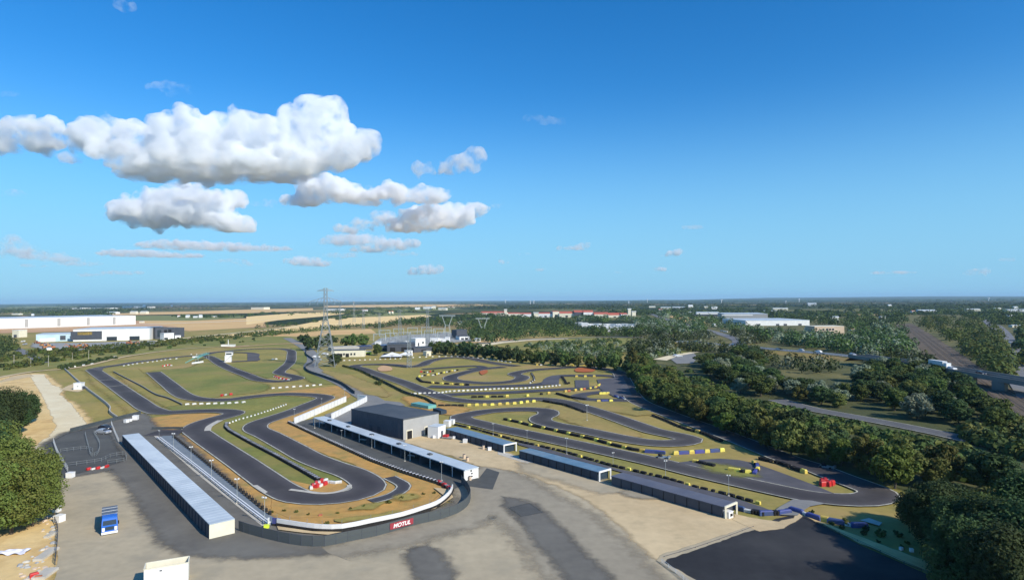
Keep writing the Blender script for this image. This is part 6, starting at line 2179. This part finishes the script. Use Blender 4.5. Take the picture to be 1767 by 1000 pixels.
# car transporter on the viaduct
p, rz = onroad(1622, C, 2.4, zt + .03)
t = thing('transporter', 'long pale articulated lorry on the viaduct next to the trees', 'lorry', p, rz)
MB().box((0, .8, 1.0), 2.5, 11, 2.6).build('trailer', M_['steel_pale'], t)
MB().box((0, .8, 3.603), 2.4, 10.8, .1).build('trailer_roof', M_['white'], t)
MB().box((0, -6.4, .6), 2.4, 2.2, 2.5).build('cab', M_['white'], t)
for y in (-6, 2.5, 4, 5.3):
    for sx in (-1.1, 1.1):
        wheel(t, sx, y)
for x, y, rep, rz, lab in [(1744, 593, CW, .3, 'white car on the far right road near the bend'), (1759, 628, CW, .25, 'white car on the far right road before the viaduct'), (1767, 599, CW, .3, 'pale car at the right picture edge on the far road'),
                           (1167, 615, CS, 1.2, 'silver car at the left end of the grey car park'), (1171, 616, CW, 1.3, 'white car parked second at the left of the grey car park'), (1252, 573, CW, .7, 'white car on the curved road behind the trees'),
                           (1246, 572, CS, .7, 'silver car on the curved road behind the trees'), (178, 748, CS, 1.3, 'silver car parked on the dark asphalt above the wire pen'), (182, 741, CD, 1.2, 'dark car parked behind the silver one on the dark asphalt'),
                           (561, 612, CW, 1.2, 'white car beside the foot of the big pylon'), (546, 617, CW, 1.5, 'white van parked left of the big pylon'), (548, 622, CS, 1.5, 'silver car parked left of the big pylon, lower one'),
                           (664, 616, CS, 1.2, 'silver car parked between round tree and marquee'), (667, 613, CD, 1.2, 'dark car behind the silver car by the marquee'), (40, 590, CW, .2, 'white car in the factory car park, upper'), (43, 595, CS, .2, 'silver car in the factory car park, lower')]:
    rep.put(G(x, y) + Vector((0, 0, .03)), rz, lab, None, 1.1 if y > 640 else 1.25)
# karts
tk = thing('kart', 'x', 'kart')
m = MB()
m.prism([(-.35, -.9), (.35, -.9), (.65, .7), (-.65, .7)], .1, .22)
m.prism([(-.5, -1.0), (.5, -1.0), (.42, -.75), (-.42, -.75)], .1, .35)
m.build('chassis', M_['steel'], tk)
m = MB()
m.prism([(-.25, .0), (.25, .0), (.28, .5), (-.28, .5)], .223, .55, top=[(-.25, .3), (.25, .3), (.28, .5), (-.28, .5)])
m.build('seat', M_['black'], tk)
for sx, y in ((-.6, -.6), (.6, -.6), (-.62, .5), (.62, .5)):
    m = MB()
    m.bar((sx - .09, y, .14), (sx + .09, y, .14), .28, n=10)
    m.build('wheel', M_['tyre'], tk)
KT = Rep(tk)
KT.put(G(1426, 806.5) + Vector((0, 0, .03)), .8, 'kart on the back straight at its outer edge', None, 2.0)
KT.put(G(1143, 790) + Vector((0, 0, .03)), 1.0, 'kart standing on the grass at the kink of the barrier chain', None, 2.0)
# junk around the yards
tb = thing('crate', 'x', 'crate')
MB().box((0, 0, 0), 1.1, 1.1, 1.0).build('body', M_['white'], tb)
MB().box((0, 0, 1.003), 1.16, 1.16, .1).build('lid', M_['white'], tb)
CR = Rep(tb)
for x, y, s, lab in [(102.5, 900, 1.25, 'white cube tank at the corner of the grey yard above the rubble'), (121.5, 824, 1.25, 'white cube box at the lower left corner of the dark square'),
                     (218, 729, 1.1, 'white box left of three near the gate of the dark square'), (224, 727, .9, 'white box in the middle of three near the gate'), (234, 724, 1.5, 'white box right of three near the gate'),
                     (749.5, 756, .9, 'white bin by the corner of the hangar'), (761, 740, 1.2, 'white crate behind the annex'), (772, 735, 1.8, 'bigger white crate behind the first blue roofed shed'), (780, 731, 1.4, 'white crate rightmost behind the first blue roofed shed'),
                     (845, 777, .9, 'white crate in front of the first blue roofed shed, right'), (784, 757, .8, 'low white crate in front of the first blue roofed shed, left'), (803, 764, 1.1, 'pale crate in front of the middle of the first blue roofed shed'),
                     (1573, 951, 0.48, 'white crate under the bottom right trees, left one'), (1632, 947, 0.3, 'small pale crate under the bottom right trees'), (1683, 973, 0.42, 'white crate under the bottom right trees, right one'),
                     (1555, 948, 0.42, 'grey white crate before the bottom right trees'), (98, 883, 1.0, 'pale crate behind the white cube tank')]:
    CR.put(G(x, y), random.uniform(-.4, .4), lab, None, s)
tb = thing('barrel', 'x', 'barrel')
m = MB()
m.cyl((0, 0, 0), .3, .9, 12)
m.build('drum', M_['stone'], tb)
MB().cyl((0, 0, .903), .28, .04, 12).build('lid', M_['clad_dark'], tb)
BR = Rep(tb)
for x, y, s, lab in [(801, 791, 1.3, 'brown barrel on the sand behind the pit building, upper'), (806.5, 796, 1.3, 'brown barrel on the sand behind the pit building, lower'), (834, 775, 1.3, 'grey barrel before the first blue roofed shed'),
                     (811, 829, 1.2, 'barrel at the foot of the white pit building end')]:
    BR.put(G(x, y), 0, lab, None, s)
p = G(773, 757)
t = thing('trailer', 'red and grey flat trailer beside the annex', 'trailer', p, -.3)
MB().box((0, 0, .45), 3.4, 1.7, .25).build('bed', M_['clad_grey'], t)
MB().box((-.7, 0, .703), 1.5, 1.4, .6).build('load', M_['red'], t)
for sx in (-1, 1):
    MB().cyl((sx * .8, 0, 0), .35, .44, 10).build('wheel', M_['tyre'], t)
# rubble along the lower left
mat('tarpaulin', (.80, .78, .82), rough=.5)
rg = random.Random(21)
trk = []
for i in range(3):
    b_ = bmesh.new()
    bmesh.ops.create_icosphere(b_, subdivisions=2, radius=.5)
    for v in b_.verts:
        v.co *= 1 + .35 * noise.noise(v.co * 2.2 + Vector((i * 9, 0, 0)))
        v.co.z = max(v.co.z * .8, -.3)
    me = bpy.data.meshes.new('rubble_stone')
    b_.to_mesh(me)
    b_.free()
    me.materials.append(M_[('concrete', 'stone', 'clad_grey')[i]])
    trk.append(me)
for k in range(64):
    y = rg.uniform(890, 1010)
    x = 92 - (y - 890) * .13 + rg.uniform(-16, 9) + (0 if y < 960 else rg.uniform(-40, 4))
    o = link('rubble_stone', trk[rg.randrange(3)], None, G(x, y) + Vector((0, 0, .1)), rg.uniform(0, 6))
    s = rg.uniform(.35, 1.0)
    o.scale = (s * 1.3, s, s * .8)
    tag(o, 'broken pale stone lying in the rubble heap left of the yard', 'stone', 'stones of the rubble heap')
for x, y, L_, w_, h_, rz, lab in [(80, 958, 5.0, 1.5, .5, 1.75, 'long pale concrete slab in the rubble strip'), (78, 992, 3.6, 1.9, .5, 1.7, 'second pale concrete slab below the long one'), (87, 925, 2.2, .9, .5, 1.6, 'short concrete slab near the white cube tank')]:
    t = thing('concrete_slab', lab, 'slab', G(x, y), rz)
    MB().box((0, 0, 0), L_, w_, h_).build('slab', M_['concrete'], t)
    m = MB()
    for k in range(3):
        m.bar((L_ / 2, (k - 1) * w_ * .3, h_ * .6), (L_ / 2 + .5, (k - 1) * w_ * .34, h_ * .8), .05)
    m.build('iron_bars', M_['clad_dark'], t)
RB.put(G(59, 996), .8, 'red barrier thrown on the rubble heap', None, .9)
OB.put(G(66, 999), .3, 'orange barrier thrown on the rubble heap', None, .7)
b_ = bmesh.new()
bmesh.ops.create_grid(b_, x_segments=26, y_segments=10, size=.5)
for v in b_.verts:
    v.co = Vector((v.co.x * 5.2, v.co.y * 2.0, .35 + .32 * noise.noise(Vector((v.co.x * 5, v.co.y * 3, .5))) + .5 * (.25 - v.co.y ** 2)))
me = bpy.data.meshes.new('tarpaulin')
b_.to_mesh(me)
b_.free()
me.materials.append(M_['tarpaulin'])
me.polygons.foreach_set('use_smooth', [True] * len(me.polygons))
o = link('tarpaulin', me, None, G(20, 955), .12)
tag(o, 'crumpled white tarpaulin lying below the trees at the left edge', 'tarpaulin')
# orange machines in the factory yard
td = thing('digger', 'x', 'digger')
MB().box((0, 0, 0), 2.6, 3.6, .8).build('tracks', M_['black'], td)
MB().box((0, 0, .803), 2.6, 3.0, 1.5).build('body', M_['orange'], td)
MB().box((-.6, -.8, 2.306), 1.1, 1.3, 1.0).build('cab', M_['glass'], td)
m = MB()
m.bar((.4, -1.2, 1.6), (.4, -3.6, 4.0), .45)
m.bar((.4, -3.6, 4.0), (.4, -5.4, 1.6), .35)
m.build('boom', M_['orange'], td)
MB().box((.4, -5.6, .8), .9, .7, .8).build('bucket', M_['black'], td)
DG = Rep(td)
for i, (x, y) in enumerate([(66, 593), (72, 597), (77, 601), (84, 598), (122, 600), (130, 601), (137, 598), (144, 601), (150, 599), (92, 601), (226, 594), (231, 595), (221, 593)]):
    DG.put(G(x, y), i * 1.3, 'orange digger in the machine yard below the factories' if x < 200 else 'orange digger right of the white warehouse by the dark bushes',
           'diggers in the machine yard' if x < 200 else 'diggers by the dark bushes', 1.0)
# bushes: ochre run-off, left scrub, verges
for x, y, s, lab in [(469, 885, .5, 'small weed at the left of the ochre run-off'), (491, 882, .45, 'small weed second in the ochre run-off row'), (511, 884, .45, 'small weed third in the ochre run-off row'), (532, 888, .4, 'pale small weed in the ochre run-off row'),
                     (564, 904, .5, 'small bush near the curved wall'), (583, 886, .4, 'small weed above the curved wall, middle'), (605, 879, .45, 'dark weed below the hairpin exit'), (627, 875, .55, 'dark weed right of the hairpin exit'),
                     (668, 868, .5, 'dark brown weed pair, left one'), (672, 868, .6, 'dark brown weed pair, right one'), (692, 861, .6, 'weed beside the grey patch in the run-off'), (713, 856, .5, 'weed on the grey patch in the run-off'),
                     (731, 853, .45, 'weed between grey patch and curved wall'), (749, 851, .45, 'weed nearest the upper end of the curved wall'), (648, 900, .4, 'weed at the foot of the curved wall')]:
    BUSH['olive'].put(G(x, y), 1.25 * s, lab, None)
o = OB.put(G(553, 890), .3, 'orange marker block in the ochre run-off', None, .5)
sheet('worn_ground', [(690, 861), (696, 857), (708, 856), (716, 859), (708, 862)], M_['grass'], smooth=True, soft=2.5)
sheet('worn_ground', [(612, 881), (640, 874), (658, 870), (640, 879)], M_['grass'], jit=.6, soft=2.5)
sheet('worn_ground', [(580, 902), (640, 893), (690, 884), (640, 896)], M_['grass'], jit=.6, soft=2)
sheet('soil', [(748, 843), (776, 846), (782, 860), (762, 873), (720, 888), (752, 879), (772, 862)], M_['sand_pale'])
sheet('soil', [(478, 910), (540, 919), (590, 920), (566, 925), (520, 921), (480, 916)], M_['sand_pale'])
rg = random.Random(77)
for p in scatter([(0, 612), (100, 604), (240, 592), (400, 584), (480, 584), (400, 594), (240, 606), (60, 628), (0, 640)], 24, 6):
    BUSH[rg.choice(('olive', 'mid', 'bright', 'dark'))].put(p, rg.uniform(1.5, 3.6), 'bush in the rough green belt above the left circuit', 'bushes above the left circuit')
for p in scatter([(1380, 880), (1480, 905), (1560, 920), (1660, 975), (1760, 1020), (1700, 1020), (1560, 955), (1440, 912)], 3.4, 9):
    BUSH[rg.choice(('olive', 'mid', 'dark'))].put(p, rg.uniform(.5, 1.4), 'low bush on the bank beside the dark yard', 'bushes on the bank beside the dark yard')
for x, y, s in [(652, 663, 1.8), (656, 664, 1.4), (648, 661, 1.3)]:
    BUSH['dark'].put(G(x, y), s, 'dark bush in the overgrown fence beside the right circuit', 'bushes in the overgrown fence')
for p, h in along([(592, 632), (620, 640), (645, 652), (668, 663), (700, 679), (735, 690), (752, 701)], 2.6):
    BUSH[rg.choice(('dark', 'mid', 'olive'))].put(p, rg.uniform(.6, 1.3), 'tuft of greenery along the overgrown fence', 'tufts along the overgrown fence')
for p in scatter([(885, 634), (600, 650), (640, 640)], 50, 3):
    pass
sheet('soil', [(653, 636), (662, 631), (672, 633), (672, 640), (660, 641)], M_['earth'], smooth=True, soft=1)
sheet('soil', [(996, 636), (1010, 633.5), (1024, 636), (1018, 642), (998, 642)], mat('red_earth', (.42, .12, .04), rough=1), smooth=True, soft=1)
sheet('soil', [(828, 641), (838, 638.5), (842, 642), (832, 647)], M_['red_earth'], smooth=True)

sheet('stain', [(1082, 852), (1110, 850), (1140, 856), (1110, 859)], M_['yard_grey'], smooth=True, soft=3)
# ---------------------------------------------------------------- clouds: lumpy closed bodies filled with vapour
def vapour(name, dens, sc_, t0=.42, t1=.60, col=(.975, .988, 1)):
    """ragged vapour: dense inside, frayed by noise at its rim"""
    m = bpy.data.materials.new(name)
    m.use_nodes = True
    N, L = m.node_tree.nodes, m.node_tree.links
    for n_ in list(N):
        if n_.type != 'OUTPUT_MATERIAL':
            N.remove(n_)
    v = N.new('ShaderNodeVolumePrincipled')
    v.inputs['Color'].default_value = col + (1,)
    v.inputs['Anisotropy'].default_value = 0.0
    tc = N.new('ShaderNodeTexCoord')
    nz = N.new('ShaderNodeTexNoise')
    nz.inputs['Scale'].default_value = sc_
    nz.inputs['Detail'].default_value = 6
    nz.inputs['Roughness'].default_value = .62
    L.new(tc.outputs['Object'], nz.inputs['Vector'])
    mr = N.new('ShaderNodeMapRange')
    mr.interpolation_type = 'SMOOTHSTEP'
    mr.inputs[1].default_value = t0
    mr.inputs[2].default_value = t1
    mr.inputs[3].default_value = 0.0
    mr.inputs[4].default_value = dens
    L.new(nz.outputs[0], mr.inputs[0])
    L.new(mr.outputs[0], v.inputs['Density'])
    L.new(v.outputs[0], N['Material Output'].inputs['Volume'])
    return m


def vnoise(P, seed):
    """smooth value noise of many points at once"""
    i = np.floor(P).astype(np.int64)
    f = P - i
    f = f * f * f * (f * (f * 6 - 15) + 10)
    o = np.zeros(len(P))
    for dx in (0, 1):
        for dy in (0, 1):
            for dz in (0, 1):
                h = ((i[:, 0] + dx) * 374761393 + (i[:, 1] + dy) * 668265263 + (i[:, 2] + dz) * 2147483647 + seed * 974711) & 0xffffffff
                h = ((h ^ (h >> 13)) * 1274126177) & 0xffffffff
                h = ((h ^ (h >> 16)) & 0xffff) / 65535.0
                o += h * (f[:, 0] if dx else 1 - f[:, 0]) * (f[:, 1] if dy else 1 - f[:, 1]) * (f[:, 2] if dz else 1 - f[:, 2])
    return o * 2 - 1


def cloud(ell, D, dens, label, base=None, seed=0, amp=.34, depth=.7, vox=None, thin=False):
    rg = random.Random(seed + 5)
    s = D / F
    b_ = bmesh.new()
    zb = None
    if base is not None:
        d = A(ell[0][0], base)
        zb = CH + d.z * D / d.y
    rmin = 1e9
    for (x, y, rx, ry) in ell:
        d = A(x, y)
        c0 = Vector((d.x * D / d.y, D, CH + d.z * D / d.y))
        bmesh.ops.create_icosphere(b_, subdivisions=3, radius=1.0, matrix=Matrix.Translation(c0) @ Matrix.Diagonal((rx * s * .86, rx * s * depth * .7, ry * s * .72, 1)))
        n = max(3, int(rx / ry * 2.4))
        for k in range(n):
            u = (k + .5) / n * 2 - 1
            r_ = ry * s * math.sqrt(max(.25, 1 - u * u * .75)) * rg.uniform(.75, 1.1)
            rmin = min(rmin, r_)
            for q in range(3 if not thin else 1):
                yy = rg.uniform(-1, 1) * rx * s * depth * math.sqrt(max(.1, 1 - u * u)) if q else 0
                c = c0 + Vector((u * rx * s * .92, yy, rg.uniform(-.25, .25) * ry * s))
                rr = r_ * (rg.uniform(.6, .95) if q else 1)
                # keep the outline: farther lumps shrink towards the flat base
                m4 = Matrix.Translation(c) @ Matrix.Diagonal((rr * 1.15, rr * 1.25, rr * .92, 1))
                bmesh.ops.create_icosphere(b_, subdivisions=2, radius=1.0, matrix=m4)
    me = bpy.data.meshes.new('cloud')
    b_.to_mesh(me)
    b_.free()
    o = bpy.data.objects.new('tmp', me)
    COL.objects.link(o)
    md = o.modifiers.new('r', 'REMESH')
    md.mode = 'VOXEL'
    vx = vox or max(rmin * .14, D * .0018)
    md.voxel_size = vx
    dg = bpy.context.evaluated_depsgraph_get()
    m2 = bpy.data.meshes.new_from_object(o.evaluated_get(dg))
    bpy.data.objects.remove(o)
    m2.update()
    n = len(m2.vertices)
    co_ = np.empty(n * 3, dtype=np.float32)
    m2.vertices.foreach_get('co', co_)
    co_ = co_.reshape(-1, 3).astype(np.float64)
    no = np.empty(n * 3, dtype=np.float32)
    m2.vertices.foreach_get('normal', no)
    no = no.reshape(-1, 3)
    R0 = max(e[3] for e in ell) * s
    f = np.zeros(n)
    a_, w = 1.0, .8 / R0
    for k in range(6):
        v = vnoise(co_ * w + k * 17.3, seed * 7 + k)
        f += a_ * (1 - 2.2 * np.abs(v)) if k % 2 == 0 else a_ * v
        a_ *= .58
        w *= 2.05
    g = (f - .35) * R0 * amp
    if zb is not None:
        g *= np.clip((co_[:, 2] - zb) / (R0 * .5), .3, 1)
    out = co_ + no * (g + R0 * .10)[:, None]
    # a slow drift of the whole body so that no lump stays a ball
    for ax in range(3):
        out[:, ax] += vnoise(co_ * (1.3 / R0) + 50 + ax * 31, seed + ax) * R0 * .22 * (.5 if ax == 2 else 1)
    out = out.astype(np.float32)
    if zb is not None:
        low = out[:, 2] < zb
        out[low, 2] = zb + (out[low, 2] - zb) * .22 + vnoise(out[low].astype(np.float64) * (2.2 / R0), seed + 9) * R0 * .10
    m2.vertices.foreach_set('co', out.ravel())
    m2.update()
    # close the folds the displacement made
    o = bpy.data.objects.new('tmp', m2)
    COL.objects.link(o)
    md = o.modifiers.new('r', 'REMESH')
    md.mode = 'VOXEL'
    md.voxel_size = vx
    dg = bpy.context.evaluated_depsgraph_get()
    m3 = bpy.data.meshes.new_from_object(o.evaluated_get(dg))
    bpy.data.objects.remove(o)
    m2 = m3
    m2.polygons.foreach_set('use_smooth', [True] * len(m2.polygons))
    m2.materials.clear()
    m2.materials.append(dens)
    ob = link('cloud', m2)
    tag(ob, label, 'cloud')
    print('cloud', label, n)
    return ob


V1, V2, V3 = vapour('cloud_dense', .040, 1 / 150, .40, .72), vapour('cloud_mid', .017, 1 / 130, .42, .72), vapour('cloud_thin', .006, 1 / 200, .46, .68)
cloud([(48, 234, 54, 31), (5, 240, 44, 24), (84, 228, 16, 20)], 4500, V1, 'white cloud cut by the left edge, left end of the big bank', 262, 1)
cloud([(165, 238, 52, 26), (190, 225, 26, 22), (300, 240, 80, 38), (362, 222, 52, 38), (405, 232, 50, 38), (470, 225, 52, 36), (520, 205, 46, 38), (560, 225, 42, 32), (606, 250, 30, 26), (330, 278, 150, 28), (420, 290, 150, 28), (550, 262, 56, 26), (250, 262, 50, 18), (480, 240, 70, 34), (300, 300, 110, 16)], 4600, V1,
      'huge white cumulus with grey base, largest cloud in the sky', 304, 2, vox=15, depth=.95)
cloud([(120, 272, 22, 10), (200, 292, 22, 10)], 4900, V2, 'small ragged cloud shred under the left part of the big cumulus', 284, 3)
cloud([(335, 346, 84, 22), (262, 362, 70, 18), (300, 372, 100, 18), (385, 380, 50, 15), (405, 396, 36, 12)], 6400, V1, 'second largest cumulus, lower left below the big one', 398, 4, vox=20, depth=.95)
cloud([(572, 330, 62, 20), (640, 338, 60, 15), (700, 334, 48, 15), (745, 342, 28, 10), (520, 346, 36, 11)], 6800, V1, 'long cloud with a domed left part in the middle of the sky', 354, 5, vox=20)
cloud([(760, 374, 62, 20), (800, 366, 34, 17), (715, 386, 50, 16), (690, 392, 26, 12)], 7200, V1, 'cloud with bright lumpy top right of the middle group', 404, 6, vox=22)
cloud([(660, 376, 24, 12), (632, 388, 28, 10), (600, 396, 24, 8)], 7600, V2, 'pale cloud arm reaching left of the lumpy cloud', 402, 7)
cloud([(610, 414, 62, 10), (680, 422, 50, 9), (650, 432, 50, 7), (640, 446, 44, 5)], 9500, V2, 'flat layered cloud low in the middle', 430, 8)
cloud([(528, 451, 38, 9), (550, 454, 24, 7)], 11500, V2, 'small flat based cloud low above the big pylon', 459, 9)
cloud([(744, 466, 20, 8), (712, 470, 12, 7)], 13000, V2, 'tiny pair of puffs low right of the pylon', 473, 10)
cloud([(796, 284, 34, 15), (822, 270, 14, 14), (776, 292, 18, 10)], 5200, V2, 'small separate cloud with an upturned right end', 301, 11)
cloud([(729, 293, 10, 15)], 5200, V2, 'small upright puff left of the upturned cloud', 308, 12, depth=.9)
cloud([(300, 422, 76, 8), (380, 426, 60, 8), (450, 430, 60, 6)], 9800, V2, 'long thin cloud streak below the second cumulus', 432, 13)
cloud([(230, 437, 72, 6), (300, 442, 60, 5)], 11000, V2, 'lower long thin cloud streak on the left', 443, 14)
cloud([(28, 422, 30, 10), (44, 436, 44, 8), (8, 412, 20, 8)], 9500, V3, 'faint bank of cloud at the left edge above the horizon', None, 15)
cloud([(140, 455, 45, 4), (60, 458, 30, 3)], 13000, V3, 'faint streak low at the left', None, 16, thin=True)
cloud([(16, 161, 17, 6)], 4200, V3, 'faint wisp high at the left edge', None, 17, thin=True)
cloud([(20, 332, 26, 7), (44, 338, 16, 4)], 6400, V3, 'faint wisp at the left edge below the bank', None, 18, thin=True)
cloud([(216, 12, 15, 9), (206, 4, 8, 6)], 3600, V2, 'small puff at the very top of the sky', None, 19, thin=True)
cloud([(920, 204, 20, 5), (950, 208, 26, 8)], 4600, V3, 'faint wisp high in the middle of the sky', None, 20, thin=True)
cloud([(1008, 424, 14, 6), (975, 428, 18, 4), (992, 427, 24, 4)], 10000, V2, 'small flat cloud low, right of centre', 432, 21)
cloud([(1168, 435, 14, 6), (1152, 439, 12, 4)], 10500, V2, 'little bright cloud low on the right', 442, 22)
cloud([(868, 451, 9, 5)], 12000, V2, 'tiny round puff low in the middle', 456, 23, thin=True)
cloud([(1138, 464, 14, 4)], 13500, V2, 'tiny low cloud below the little bright one', None, 24, thin=True)
cloud([(1690, 469, 20, 7), (1672, 472, 14, 5)], 14000, V3, 'faint cloud low at the right', None, 25, thin=True)
cloud([(1736, 447, 18, 4)], 12000, V3, 'faint streak at the right edge', None, 26, thin=True)
cloud([(935, 465, 22, 3), (1070, 469, 12, 3), (905, 438, 14, 3)], 14000, V3, 'faint scattered streaks low in the middle', None, 27, thin=True)
cloud([(480, 352, 24, 8), (450, 350, 20, 6)], 6800, V3, 'faint veil between the two big clouds', None, 28, thin=True)
cloud([(1195, 392, 22, 4)], 8500, V3, 'faint wisp above the little bright cloud', None, 29, thin=True)
cloud([(1540, 470, 50, 3)], 14000, V3, 'long faint streak low on the right', None, 30, thin=True)

cloud([(70, 441, 50, 7), (110, 448, 40, 5)], 11500, V3, 'faint bank right of the left edge bank', None, 31)
cloud([(210, 470, 46, 4), (150, 474, 30, 3)], 15000, V3, 'very low faint streak on the left', None, 32, thin=True)
cloud([(400, 450, 34, 4), (430, 455, 24, 3)], 13000, V3, 'faint streak below the long thin streaks', None, 33, thin=True)
cloud([(590, 440, 44, 5), (690, 438, 36, 5)], 11000, V3, 'faint veil under the layered cloud', None, 34, thin=True)
cloud([(290, 150, 40, 8), (310, 162, 24, 5)], 4400, V3, 'very faint veil high above the big cumulus', None, 35, thin=True)
cloud([(860, 355, 16, 5)], 7200, V3, 'faint shred right of the lumpy cloud', None, 36, thin=True)
